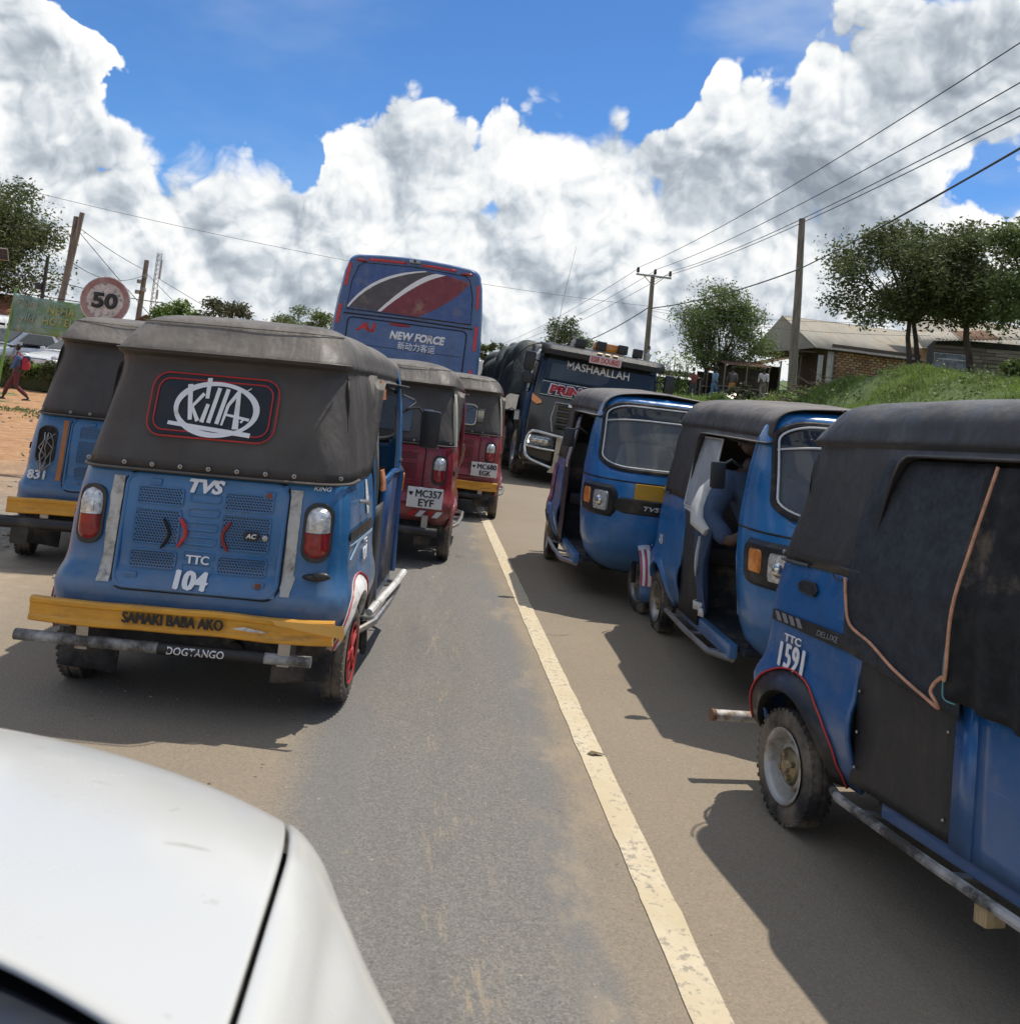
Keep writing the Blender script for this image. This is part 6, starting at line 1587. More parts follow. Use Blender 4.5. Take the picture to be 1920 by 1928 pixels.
for a in range(3):
    c_, s_ = .14 * math.cos(a * 2.094), .14 * math.sin(a * 2.094); mb.tube([(c_, s_, 0), (c_, s_, H_)], .018, 5)
tl = mb.build('mast_leg', STEEL, tw, kind='stuff'); mb = MB()
for k in range(26):
    z = H_ * k / 26
    for a in range(3):
        c0, s0 = .14 * math.cos(a * 2.094), .14 * math.sin(a * 2.094); c1_, s1 = .14 * math.cos((a + 1) * 2.094), .14 * math.sin((a + 1) * 2.094); mb.tube([(c0, s0, z), (c1_, s1, z + H_ / 26)], .010, 4)
mb.build('lattice', STEEL, tw, kind='stuff')
for k, z in enumerate((6.0, 5.5, 4.4)): mb = MB(); mb.box((.2, -.1, z), (.10, .12, .5), bev=.02); mb.build('antenna', mat('antenna_grey', (.45, .45, .45), .5), tw)
def far_(p):
    x, y, z = p
    k = 1.36 if y == 28 else 1.27 if y == 30 else 1
    return (x * k, y * k, 1.52 + (z - 1.52) * k)
w_ = lambda l, a, b_, s: wire(l, far_(a), far_(b_), s, .014)
w_('cable from the left edge to the crossed poles', (-17, 30, 4.9), (-10.45, 28, 4.95), .25); w_('sagging cable from the crossed poles to the fitting-covered pole', (-10.5, 28, 3.9), (-15.0, 50, 5.6), .5); w_('straight stay wire down from the crossed poles to the speed sign', (-10.42, 28, 4.8), (-9.3, 33, 2.6), .02)
w_('long wire from the crossed poles past the mast', (-10.4, 28, 4.9), (-15.0, 50, 5.8), .1); w_('guy wire down right from the fitting-covered pole', (-15.0, 50, 5.7), (-12.2, 49, 3.6), .02); w_('fine guy wire down right from the mast', (-14.7, 51, 5.6), (-10.8, 50, 3.9), .02); w_('low cable from the short dark pole to the speed sign', (-11.97, 30, 3.5), (-8.0, 29, 3.1), .1); w_('cable across the dark tree to the short dark pole', (-17, 30, 3.6), (-11.97, 30, 3.45), .05)

# ------------------------------------------------------------------ brick house with a corrugated roof
k = 1.6
def Q(x, z, y): return K(x, z, y, k)
hx0, hx1 = 14.12 * k, 19.6 * k; hy = 32 * k; zb, ze = 1.52 + (2.75 - 1.52) * k, 1.52 + (4.47 - 1.52) * k
hs = root('brick_house', 'low brick house with a pale corrugated iron roof beyond the bank', 'house', (hx0, hy, zb - .2))
def hb(c, d, nm, m_, par=hs, **kw): mb = MB(); mb.box(c, d); return mb.build(nm, m_, par, **kw)
wallw, wallh = hx1 - hx0, ze - zb + .2
MORT = mat('mortar', (.16, .115, .08), .95, var=.2)
hb((wallw / 2, 2.6, wallh / 2), (wallw - .02, 5.1, wallh), 'wall_core', MORT)
bmats = [mat('brick_%d' % i, c, .9, var=.25, vscale=3, bump=.5) for i, c in enumerate(((.33, .17, .085), (.38, .21, .11), (.28, .14, .075), (.42, .26, .15)))]
rnd = random.Random(2); cnt = 0; bmesh_ = []
for bm_i in bmats:
    q_ = MB(); q_.box((0, 0, 0), (.30, .07, .115), bev=.012); o = q_.build('brick', bm_i, hs, smooth=False); bmesh_.append(o.data); bpy.data.objects.remove(o)
rest = MB()
for r_ in range(int(wallh / .145)):
    for c_ in range(int(wallw / .345) + 1):
        x = .16 + c_ * .345 + (.17 if r_ % 2 else 0); z = .08 + r_ * .145
        if x > wallw - .1: continue
        if cnt < 300 and x < 6.6 and z > .75:
            o = bpy.data.objects.new('brick', rnd.choice(bmesh_)); COL.objects.link(o); o.parent = hs; o.location = (x + rnd.uniform(-.01, .01), .03 + rnd.uniform(-.014, .014), z); o.rotation_euler = (0, rnd.uniform(-.02, .02), 0); cnt += 1
        else: rest.box((x, .03 + rnd.uniform(-.012, .012), z), (.30, .07, .115))
rest.build('brickwork', bmats[0], hs, smooth=False, kind='stuff')
for r_ in range(int(wallh / .145)): pass
# gable end seen under the awning, door opening and cloths
hb((-.03, 2.4, wallh / 2), (.06, 4.6, wallh - .05), 'gable_wall', mat('plaster_brown', (.17, .11, .075), .9, var=.3))
for (x, w_2, z0, z1, m_) in ((-.42, .42, .55, wallh - .1, mat('cloth_white', (.52, .50, .45), .9, dirt=.4)), (-.95, .30, .55, wallh - .35, mat('cloth_white', (.52, .50, .45))), (-.14, .12, .3, wallh - .1, DARK)):
    mb = MB(); mb.loft([[Vector((x + w_2 * j / 8, -.12 + .04 * math.sin(j * 1.7), z0 + (z1 - z0) * i / 4)) for j in range(9)] for i in range(5)]); mb.build('door_cloth', m_, hs, solid=.02)
# roof: sheets with real corrugation, laid along the eaves
CORR = mat('corrugated_iron', (.36, .33, .27), .75, 0, spec=.2, var=.12, vscale=1.2, dirt=.45, dirtc=(.32, .24, .15), dscale=1.2, stretch=(1, .35, .35))
def sheet(par, p0, ux, uy, w, L, m_, name='roof_sheet', amp=.022, pitch=.16):
    ux, uy = Vector(ux).normalized(), Vector(uy).normalized(); nn = ux.cross(uy).normalized(); mb = MB(); n_ = int(w / pitch * 4)
    mb.loft([[Vector(p0) + ux * (w * i / n_) + uy * (L * j) + nn * (amp * math.cos(i * math.pi / 2)) for i in range(n_ + 1)] for j in (0, .5, 1)]); return mb.build(name, m_, par, smooth=True, ang=180, solid=.006)
zrid = 1.52 + (5.86 - 1.52) * k - (zb - .2); ez = wallh + .02
L0 = Vector((-1.25, -.45, ez - .02)); rp = Vector((2.9, 5.2, zrid))
nsh = 11; wsh = (wallw + 2.0) / nsh
for i in range(nsh):
    p0 = L0 + Vector((i * wsh, 0, rnd.uniform(-.01, .01))); top_ = Vector((max(p0.x, 0) if i > 1 else p0.x, 5.2, zrid))
    uyv = Vector((0, 5.65, zrid - ez)); off = Vector((0, 0, 0))
    sheet(hs, p0, (1, 0, 0), uyv, wsh + .03, uyv.length, CORR)
# hip end: shaded triangle of sheets facing left
mb = MB(); hp = [L0 + Vector((0, 0, .0)), Vector((-1.25, 5.2, zrid)), Vector((-1.25, 10.8, ez))]; mb.add([hp[0], hp[1], hp[2]], [(0, 1, 2)]); mb.build('gable_board', CORR, hs, smooth=False)
mb = MB(); mb.tube([L0, Vector((-1.25, 5.2, zrid))], .05, 6); mb.build('barge_board', mat('board_grey', (.25, .22, .18), .9), hs)
mb = MB(); mb.box((wallw / 2, -.02, ez + .16), (wallw + .3, .05, .36)); mb.build('eave_board', mat('eave_wood', (.10, .075, .055), .9), hs)
for i in range(nsh):
    sheet(hs, Vector((-1.25 + i * wsh, 10.85, ez)), (1, 0, 0), (0, -5.65, zrid - ez), wsh + .03, Vector((0, 5.65, zrid - ez)).length, CORR)
mb = MB(); mb.add([Vector((-.02, -.4, ez)), Vector((-.02, 5.2, zrid - .05)), Vector((-.02, 10.8, ez))], [(0, 1, 2)]); mb.build('gable_infill', mat('plaster_brown', (.17, .11, .075), .9), hs, smooth=False, solid=.04)
# lean-to awning going down to the left
aw = root('lean_to', 'rusty sloping lean-to roof on sticks at the left end of the brick house', 'shelter', (hx0 - 1.4, hy + 1.5, zb - .2))
RUST = mat('rusty_sheet', (.15, .09, .055), .9, 0, spec=.1, var=.35, dirt=.5, dirtc=(.30, .22, .15))
for i in range(3): sheet(aw, (-2.6, .2 + i * 1.3, 1.65), (0, 1, 0), (3.6, 0, 1.2), 1.28, 3.8, RUST)
for x, y, h_ in ((-2.4, .3, 1.7), (-1.0, .2, 2.1), (-2.4, 3.6, 1.7), (.2, .3, 2.5)): mb = MB(); mb.tube([(x, y, -.3), (x + .05, y, h_)], .05, 6); mb.build('post', WOODG, aw)
mb = MB(); mb.box((-1.1, 3.9, 1.0), (3.2, .06, 2.0)); mb.build('back_wall', mat('dark_boards', (.06, .045, .035), .9, var=.4), aw)
# second roof further right
h2 = root('brick_house', 'second corrugated roof rising behind the plank shed at the right', 'house', (15.8 * 1.75, 29 * 1.75, 5.2))
mb = MB(); mb.box((4.5, 3, .1), (9, 5.6, 3.4)); mb.build('wall', bmats[1], h2)
for i in range(7): sheet(h2, (-.4 + i * 1.35, -.4, 1.75), (1, 0, 0), (0, 3.4, 2.35), 1.38, 4.13, CORR)
# plank shed with poster
k2 = 1.5
s0 = K(14.97, 3.0, 27, k2)
sh = root('plank_shed', 'weathered shed clad in uneven horizontal planks behind the forked tree', 'shed', (s0.x, s0.y, s0.z), R(-24))
PL = [mat('plank_%d' % i, c, .9, var=.3, vscale=4, stretch=(.3, 1, 4), bump=.6, bscale=12) for i, c in enumerate(((.17, .135, .11), (.13, .10, .085), (.21, .17, .135)))]
mb = MB(); mb.box((4.2, 2.2, 1.2), (8.2, 4.2, 2.9)); mb.build('wall_core', DARK, sh)
for r_ in range(15):
    x = 0; z = -.1 + .17 * r_
    while x < 8.2:
        L = rnd.uniform(1.6, 2.6); L = min(L, 8.35 - x); mb = MB(); mb.box((x + L / 2, .06 + rnd.uniform(-.03, .02), z + rnd.uniform(-.01, .01)), (L - .02, .05, .155), (0, rnd.uniform(-.012, .012), 0), bev=.008); mb.build('plank', rnd.choice(PL), sh, smooth=False); x += L
for i in range(6): sheet(sh, (-.5 + i * 1.55, -.5, 2.42 + .16 * i), (1, 0, .10), (0, 4.6, .9), 1.6, 4.7, RUST if i % 2 else CORR)
bl0 = Vector((.05, -.12, .9))
mb = MB(); mb.box((bl0.x + .72, bl0.y, bl0.z + .55), (1.42, .05, 1.05)); bo = mb.build('billboard', mat('poster_grey', (.13, .14, .16), .6, var=.5, vscale=4), sh)
for z_, h_ in ((.82, .06), (.30, .05)): mb = MB(); mb.box((bl0.x + .72, bl0.y - .03, bl0.z + z_), (1.1, .02, h_)); mb.build('poster_band', mat('poster_pale', (.36, .37, .38), .6), bo)
mb = MB(); mb.tube([(bl0.x, bl0.y - .03, bl0.z + .03), (bl0.x + 1.44, bl0.y - .03, bl0.z + .03), (bl0.x + 1.44, bl0.y - .03, bl0.z + 1.07), (bl0.x, bl0.y - .03, bl0.z + 1.07)], .025, 5, closed=True); mb.build('poster_frame', mat('poster_pale', (.36, .37, .38)), bo)
# market shelters far left of the house
for i, (x, y, w, h_, lab) in enumerate(((13.0 * 1.3, 38 * 1.3, 2.6, 1.7, 'small dark market stall with a tin roof behind the tall bare pole'), (12.0 * 1.35, 38 * 1.35, 1.9, 1.4, 'lower market stall left of the other, under the round tree'), (8.9 * 1.5, 33 * 1.5, 2.4, 1.2, 'stall in the shade beside the corn plants'))):
    z = gz(x, y); st_ = root('market_stall', lab, 'stall', (x, y, z), 0, 'market stalls'); sheet(st_, (-w / 2, -.6, h_), (1, 0, .03), (0, 2, .35), w, 2.1, RUST, pitch=.2)
    for px in (-w / 2 + .1, 0, w / 2 - .1): mb = MB(); mb.tube([(px, -.5, -.2), (px, -.5, h_)], .04, 6); mb.build('post', WOODG, st_)
    mb = MB(); mb.box((0, 1.2, h_ / 2), (w, .05, h_)); mb.build('back_wall', mat('dark_boards', (.06, .045, .035)), st_); mb = MB(); mb.box((0, .1, .55), (w * .9, .8, .06)); mb.build('counter', WOODG, st_)
# scrap: motorbikes and sheets heaped by the pole, one pile
rnd = random.Random(4); mb = MB()
for i in range(46):
    x = rnd.uniform(11.4, 14.4); y = rnd.uniform(35.5, 37.5)
    mb.mi = i % 3; mb.box((x, y, gz(x, y) + rnd.uniform(.05, .55)), (rnd.uniform(.2, .7), rnd.uniform(.1, .4), rnd.uniform(.03, .22)), (rnd.uniform(-.6, .6), rnd.uniform(-.6, .6), rnd.uniform(0, 3)))
for i in range(9):
    x = rnd.uniform(11.4, 14.0); y = 35.4; z = gz(x, y) + .32; a = rnd.uniform(-.5, .5); mb.mi = 0; mb.tube([(x + .28 * math.cos(t * .524), y + a * .2 * math.cos(t * .524), z + .28 * math.sin(t * .524)) for t in range(12)], .035, 5, closed=True)
o = mb.build('scrap_heap', [PLASTIC, STEEL, mat('scrap_brown', (.2, .13, .09), .8)]); tag(o, 'heap of wheels, panels and motorbike scrap around the tall bare pole', 'scrap'); o['kind'] = 'stuff'
# ------------------------------------------------------------------ left roadside
# speed limit sign
sg = root('speed_sign', 'round 50 speed limit sign with a faded red rim', 'road sign', (-3.87, 11.5, 0))
mb = MB(); mb.tube([(0, .05, -.2), (0, .05, 2.3)], .03, 8); mb.build('post', STEEL, sg)
mb = MB(); mb.lathe([(.001, -.006), (.285, -.006), (.29, 0), (.285, .006), (.001, .006)], (0, 0, 2.09), 'Y', 48); dsk = mb.build('disc', mat('sign_white', (.60, .54, .50), .6, var=.15, dirt=.6, dirtc=(.20, .17, .15), dscale=22), sg)
mb = MB(); mb.lathe([(.215, -.008), (.275, -.008), (.275, -.011), (.215, -.011), (.215, -.008)], (0, 0, 2.09), 'Y', 48); mb.build('red_rim', mat('sign_red', (.33, .16, .14), .7, dirt=.7, dirtc=(.38, .28, .26)), dsk)
text('50', mat('sign_black', (.03, .03, .03), .6), dsk, lambda u, v, d: Vector((.0 + u, -.008 - d, 2.09 + v)), .30, .19, .045, 0)
s2 = root('round_sign', 'back of a small red round sign peeping over the green banner', 'road sign', (-9.0, 25.5, 0)); mb = MB(); mb.lathe([(.001, -.01), (.17, -.01), (.17, .01), (.001, .01)], (0, 0, 2.78), 'Y', 24); mb.build('disc', mat('sign_red', (.40, .10, .09)), s2); mb = MB(); mb.tube([(0, .03, -.2), (0, .03, 2.7)], .025, 6); mb.build('post', STEEL, s2)
# banner
bn_ = root('banner', 'green hotel banner stretched between slim green posts', 'banner', (-9.4, 22, 0), R(-3))
ns = 26; rows = []
for i in range(11):
    rows.append([Vector((.02 + 1.62 * j / ns, .02 * math.sin(j * .9 + i * .5), 1.70 + (.84 - .06 * j / ns) * i / 10 - .03 * math.sin(math.pi * j / ns) * 1)) for j in range(ns + 1)])
m, n, b, out = newmat('banner_print'); P = objco(n); sp = n.node('ShaderNodeSeparateXYZ'); n.inp(sp.inputs[0], P)
nz = n.noise(P, 3.5, 6, .65); ba = n.mix(n.ss(sp.outputs[0], .2, 1.5), (.13, .23, .19), (.17, .31, .09)); ba = n.mix(n.ss(nz, .42, .62), ba, (.24, .34, .30)); ba = n.mix(n.ss(n.noise(P, 8, 5, .7), .6, .7), ba, (.33, .38, .24))
n.inp(b.inputs['Base Color'], ba); b.inputs['Roughness'].default_value = .6
mb = MB(); mb.loft(rows); clo = mb.build('banner_cloth', m, bn_, solid=.004, ang=180)
bt = mat('banner_cream', (.33, .38, .17), .6, dirt=.6, dirtc=(.2, .28, .15), dscale=8); bt2 = mat('banner_white', (.34, .40, .36), .6, dirt=.8, dirtc=(.18, .26, .2), dscale=8)
text('NEMA', bt, clo, lambda u, v, d: Vector((1.12 + u, -.025 - d, 2.25 + v)), .62, .20, .03); text('HOTEL', bt, clo, lambda u, v, d: Vector((1.08 + u, -.025 - d, 2.0 + v)), .72, .19, .03)
text('Karibuni sana', mat('banner_blue', (.20, .36, .45), .6), clo, lambda u, v, d: Vector((1.10 + u, -.025 - d, 1.86 + v)), .80, .05, .0); text('Palm', bt2, clo, lambda u, v, d: Vector((.36 + u, -.025 - d, 2.36 + v)), .46, .15, .02, .2); text('wild', bt2, clo, lambda u, v, d: Vector((.36 + u, -.025 - d, 2.02 + v)), .40, .18, .02, .2)
gp = mat('post_green', (.16, .34, .07), .5)
for x0, x1 in ((-.08, .03), (1.68, 1.66)): mb = MB(); mb.tube([(x0, .02, -.2), (x0 + (x1 - x0) * .5, .02, 1.4), (x1, .02, 2.66)], .03, 8); mb.build('post', gp, bn_)
mb = MB(); mb.tube([(0, .02, 2.56), (1.68, .02, 2.50)], .012, 6); mb.build('top_rail', PLASTIC, bn_)
# cars
def carbody(label, loc, rz, m_, kind='hatch', scale=1.0, group='cars parked behind the hedge'):
    r_ = root('parked_car', label, 'car', loc, R(rz), group, scale)
    if kind == 'van': prof = [(-2.2, .5, .95), (-2.15, .4, 1.9), (-1.2, .35, 2.0), (1.2, .35, 1.98), (1.75, .38, 1.2), (2.15, .45, 1.0), (2.25, .5, .8)]
    else: prof = [(-2.0, .45, .95), (-1.85, .32, 1.05), (-.9, .28, 1.02), (.5, .28, .98), (.95, .28, .96), (1.6, .30, .86), (1.95, .36, .74), (2.08, .45, .62)]
    rings = []
    for y, z0, z1 in prof:
        w = .84 * (1 - .10 * max(0, abs(y) - 1.4)); ring = []
        for k in range(24):
            a = 2 * math.pi * k / 24; c, s = math.cos(a), math.sin(a); ring.append(Vector((math.copysign(abs(c) ** .45, c) * w, y, (z0 + z1) / 2 + math.copysign(abs(s) ** .5, s) * (z1 - z0) / 2)))
        rings.append(ring)
    mb = MB(); mb.loft(rings, cu=True, cap=True); bd = mb.build('body', m_, r_, ang=50)
    if kind != 'van':
        mb = MB(); gr_ = [[Vector((sx * w, y, z)) for sx, w in ((-1, w0), (-1, w1), (1, w1), (1, w0))] for y, z, w0, w1 in ((0, 0, 0, 0),)] if False else None
        st = ((-1.75, .98, .76, 1.0), (-1.35, 1.0, .72, 1.42), (-.6, 1.0, .70, 1.50), (.1, 1.0, .70, 1.46), (.95, .94, .76, .98))
        rings = []
        for y, zb_, w, zt_ in st: rings.append([Vector((-w - .05, y, zb_)), Vector((-w * .86, y, zt_ - .03)), Vector((-w * .6, y, zt_)), Vector((w * .6, y, zt_)), Vector((w * .86, y, zt_ - .03)), Vector((w + .05, y, zb_))])
        mb.loft(rings); mb.build('cabin', m_, r_, ang=40)
        mb = MB(); mb.prism([(-.62, .12), (.62, .12), (.56, .86), (-.56, .86)], lambda u, v, w: Vector((u, .95 - v * .93 + .02 + w * .5, .975 + v * .53 + w)), .012); mb.build('windscreen', TG, r_)
        for s in (-1, 1): mb = MB(); mb.prism([(-1.3, 1.05), (.72, 1.03), (.10, 1.38), (-1.1, 1.38)], lambda u, v, w: Vector((s * (.80 - (v - 1.0) * .28 + w), u, v)), .012); mb.build('side_window', TG, r_)
    else:
        mb = MB(); mb.prism([(-.66, 1.22), (.66, 1.22), (.60, 1.80), (-.60, 1.80)], lambda u, v, w: Vector((u, 1.80 - (v - 1.15) * .68 + .03 + w, v)), .012); mb.build('windscreen', TG, r_)
        for s in (-1, 1):
            for ya, yb in ((-2.0, -1.0), (-.9, .1), (.2, 1.1)): mb = MB(); mb.prism([(ya, 1.2), (yb, 1.2), (yb, 1.7), (ya, 1.7)], lambda u, v, w: Vector((s * (.80 + w), u, v)), .02); mb.build('side_window', TG, r_)
    yf_ = 1.93 if kind != 'van' else 2.15
    for s in (-1, 1): mb = MB(); mb.sphere((s * .62, yf_ - .08, .72 if kind != 'van' else .85), (.18, .14, .09), 14, 8); mb.build('headlight', CLEARL, r_); mb = MB(); mb.box((s * .93, .75, 1.02), (.16, .08, .12), bev=.03); mb.build('mirror', m_, r_)
    mb = MB(); mb.box((0, yf_ + .10, .62), (.85, .06, .10), bev=.02); mb.build('grille', PLASTIC, r_); mb = MB(); mb.box((0, yf_ + .12, .45), (.52, .03, .11)); mb.build('number_plate', PLATE, r_)
    for s in (-1, 1):
        for y in (-1.3, 1.25): wheel(r_, (s * .74, y, .31), s, 'dark', r=.31, w=.2)
    return r_
CW_ = mat('car_white', (.72, .73, .73), .2, dirt=.25, coat=.6); CS_ = mat('car_silver', (.38, .40, .42), .25, .5, dirt=.3, coat=.6)
carbody('white hatchback parked nose-on behind the hedge, right of the silver car', (-12.1, 34.2, .30), 160, CW_)
carbody('silver car parked behind the hedge at the left edge of the photo', (-14.6, 34.5, .30), 165, CS_, scale=1.05)
carbody('white van standing behind the silver car at the far left', (-17.0, 38, .2), 165, CW_, 'van', scale=1.1)
# hedge and its shrubs
rg = np.random.default_rng(3)
hx, hy_ = rg.uniform(-14.5, -8.2, 26000), 28.5 + rg.uniform(-.45, .45, 26000); hz = np.abs(rg.normal(0, 1, 26000)); hz = .62 - np.clip(hz * .16, 0, .62) + .05 * np.sin(hx * 5)
hroot = root('hedge', 'clipped green hedge in front of the parked cars', 'hedge', (0, 0, .12))
leaves('foliage', np.stack([hx, hy_, hz + .05], 1), .09, LEAFB, hroot, seed=5, aspect=.7, droop=-.2)
mb = MB(); mb.box((-11.35, 28.5, .25), (6.2, .62, .55), bev=.1); mb.build('hedge_core', LEAF, hroot)
for i, (x, s) in enumerate(((-11.6, .42), (-10.6, .34), (-9.8, .36))):
    tree(('dark twiggy shrub rising in front of the white hatchback', 'middle dark shrub in the hedge', 'dark shrub at the right end of the hedge')[i], (x, 28.1, .1), (0, 0, .62, s, s * .8, s * .9), .3, LEAF, 1300, .09, ((0, 0),), 80 + i, 'dark shrubs in the hedge', name='shrub', cat='shrub', blobs=12, rt=.02)
# weeds on the dirt
for i, (x, y) in enumerate(((-5.0, 15.5), (-4.4, 12.8), (-7.2, 19.5), (-8.3, 20.5))):
    z = gz(x, y); P_ = np.stack([rg.normal(x, .28, 260), rg.normal(y, .2, 260), rg.uniform(0, .07, 260) + z], 1); o = leaves('weed_patch', P_, .07, LEAF2, None, seed=90 + i, droop=-.6); tag(o, ('weed patch nearest the left three-wheeler on the orange verge', 'weed patch hidden just ahead of the left three-wheeler', 'weed patch below the walking child', 'weed patch beside the feet of the walking child')[i], 'weeds', 'weed patches on the verge')
# stones on verge
rnd = random.Random(6); mb = MB()
for k_ in range(420):
    x = rnd.uniform(-9, -2.2) if k_ % 3 else rnd.uniform(-2.2, -.4); y = rnd.uniform(4, 20) if k_ % 3 else rnd.uniform(2.4, 5); s = rnd.uniform(.003, .009) if k_ % 3 == 0 else rnd.uniform(.012, .04)
    mb.sphere((x, y, max(gz(x, y), 0 if x > -2.7 else -9) + s * .2), (s, s * .8, s * .5), 6, 4, lambda p: 1 + .3 * mnoise.noise(p * 2 + Vector((x, y, 0))))
o = mb.build('stones', mat('stone_tan', (.30, .25, .19), .9, var=.3)); tag(o, 'loose stones scattered on the dusty verge', 'stones'); o['kind'] = 'stuff'
# house roofs at the far left
hl = root('tiled_house', 'house with an orange tiled roof behind the banner at the left edge', 'house', (-19.4, 41, 0))
mb = MB(); mb.box((.8, 2, 1.2), (3.4, 4, 2.4)); mb.build('wall', mat('plaster_cream', (.45, .36, .26), .9), hl)
TI = mat('roof_tile_orange', (.36, .15, .08), .8, var=.3, vscale=6)
for r_ in range(7):
    mb = MB(); y0_ = -.3 + .34 * r_; z0_ = 2.35 + .16 * r_; mb.box((.8, y0_, z0_), (4.0, .40, .035), (.44, 0, 0)); mb.build('tile_row', TI, hl)
h3 = root('low_house', 'low white building between the crossed poles and the speed sign', 'house', (-15.8, 42, 0)); mb = MB(); mb.box((0, 1, 1.55), (1.9, 2, 3.0)); mb.build('wall', mat('plaster_white', (.62, .60, .56), .9), h3); mb = MB(); mb.box((0, .9, 3.14), (2.3, 2.6, .12), (.1, 0, 0)); mb.build('roof', RUST, h3); mb = MB(); mb.box((-.5, -.03, 2.9), (.35, .06, .3)); mb.build('window', TG, h3)
h4 = root('low_house', 'small dark gabled roof just left of the speed sign', 'house', (-13.2, 45, 0)); mb = MB(); mb.box((0, 1, 1.3), (1.6, 2, 2.9)); mb.build('wall', mat('plaster_cream', (.45, .36, .26)), h4); mb = MB(); mb.prism([(-1.0, 2.7), (0, 3.35), (1.0, 2.7)], lambda u, v, w: Vector((u, -.1 + w, v)), 2.4); mb.build('roof', RUST, h4)
# solar panels
for (x, y, z, lab) in ((-13.45, 30, 4.05, 'solar panel in front of the big dark tree at the left edge'), (-8.9, 27.5, 2.25, 'solar panel hidden partly behind the speed sign')):
    sp_ = root('solar_panel', lab, 'solar panel', (x, y, 0)); mb = MB(); mb.tube([(0, .1, 0), (0, .1, z)], .04, 6); mb.build('post', STEEL, sp_)
    mb = MB(); mb.box((0, 0, z), (.62, .03, .40), (.5, 0, 0)); pn = mb.build('panel_frame', STEEL, sp_)
    for i in range(4):
        for j in range(2): mb = MB(); e = Matrix.Rotation(.5, 3, 'X'); mb.box(Vector((0, 0, z)) + e @ Vector((-.225 + .15 * i, -.02, -.09 + .18 * j)), (.14, .006, .17), e); mb.build('cell', mat('solar_cell', (.02, .03, .06), .15), pn)

# ------------------------------------------------------------------ people
SKIN = mat('skin_dark', (.075, .042, .028), .5, var=.08)
def limb_mesh(name, chains, m_, parent, sub=2, label=None):
    """chains of (x, y, z, r) that share joints by position become one skinned body"""
    vs = []; rad = []; idx = {}; es = []
    for ch in chains:
        prev = None
        for p in ch:
            key = tuple(round(q, 3) for q in p[:3])
            if key not in idx: idx[key] = len(vs); vs.append(p[:3]); rad.append(p[3])
            i = idx[key]
            if prev is not None and prev != i: es.append((prev, i))
            prev = i
    me = bpy.data.meshes.new(name); me.from_pydata(vs, es, []); o = bpy.data.objects.new(name, me); COL.objects.link(o); o.parent = parent
    md = o.modifiers.new('skin', 'SKIN'); md.use_smooth_shade = True
    lay = me.skin_vertices[0].data
    for i, r_ in enumerate(rad):
        lay[i].radius = (r_, r_) if not hasattr(r_, '__len__') else r_
    lay[0].use_root = True
    q = o.modifiers.new('sub', 'SUBSURF'); q.levels = sub; q.render_levels = sub
    me.materials.append(m_)
    if label: o['label'] = label
    return o
def head(par, c, s=1.0, yaw=0, hair=(.012, .01, .01), cap=None):
    c = Vector(c); rz = Matrix.Rotation(yaw, 3, 'Z')
    def hf(p):
        f = 1.0
        if p.z < -.2: f *= 1 - .22 * (-p.z - .2)
        return f
    mb = MB(); mb.sphere(c, (.074 * s, .092 * s, .112 * s), 18, 14, hf)
    mb.sphere(c + rz @ Vector((0, -.095 * s, -.012 * s)), (.014 * s, .02 * s, .024 * s), 8, 6)
    for q in (-1, 1): mb.sphere(c + rz @ Vector((q * .076 * s, .005, -.01 * s)), (.012 * s, .02 * s, .03 * s), 8, 6)
    mb.sphere(c + rz @ Vector((0, -.086 * s, -.055 * s)), (.028 * s, .012 * s, .009 * s), 8, 4)
    h = mb.build('head', SKIN, par)
    mb = MB()
    for q in (-1, 1): mb.sphere(c + rz @ Vector((q * .028 * s, -.084 * s, .018 * s)), (.012 * s, .007 * s, .007 * s), 8, 6)
    mb.build('eyes', mat('eye_white', (.55, .5, .45), .3), h, kind='stuff')
    mb = MB(); mb.sphere(c + rz @ Vector((0, .012 * s, .022 * s)), (.080 * s, .092 * s, .104 * s), 18, 12, lambda p: 1.0 if (rz.inverted() @ p).y > -.35 or p.z > .55 else .82); mb.build('hair', mat('hair_black', hair, .9, bump=.8), par)
    return h
def hand(par, c, d, s=1.0, up=(0, 0, 1)):
    """small relaxed hand with separate curled fingers; d = pointing direction"""
    c = Vector(c); d = Vector(d).normalized(); sd = d.cross(Vector(up)).normalized(); u = sd.cross(d)
    ch = [[(*c, .022 * s), (*(c + d * .05 * s), .026 * s), (*(c + d * .085 * s), .022 * s)]]
    o = limb_mesh('palm', ch, SKIN, par, 1)
    for i, L in enumerate((.062, .072, .068, .052)):
        b0 = c + d * .085 * s + sd * (-.024 + .016 * i) * s; limb_mesh('finger', [[(*b0, .0085 * s), (*(b0 + d * L * .5 * s - u * .008 * s), .008 * s), (*(b0 + d * L * .8 * s - u * .03 * s), .007 * s)]], SKIN, o, 1)
    t0 = c + d * .03 * s - sd * .024 * s; limb_mesh('thumb', [[(*t0, .010 * s), (*(t0 - sd * .025 * s + d * .03 * s), .0095 * s), (*(t0 - sd * .03 * s + d * .055 * s), .008 * s)]], SKIN, o, 1)
    return o
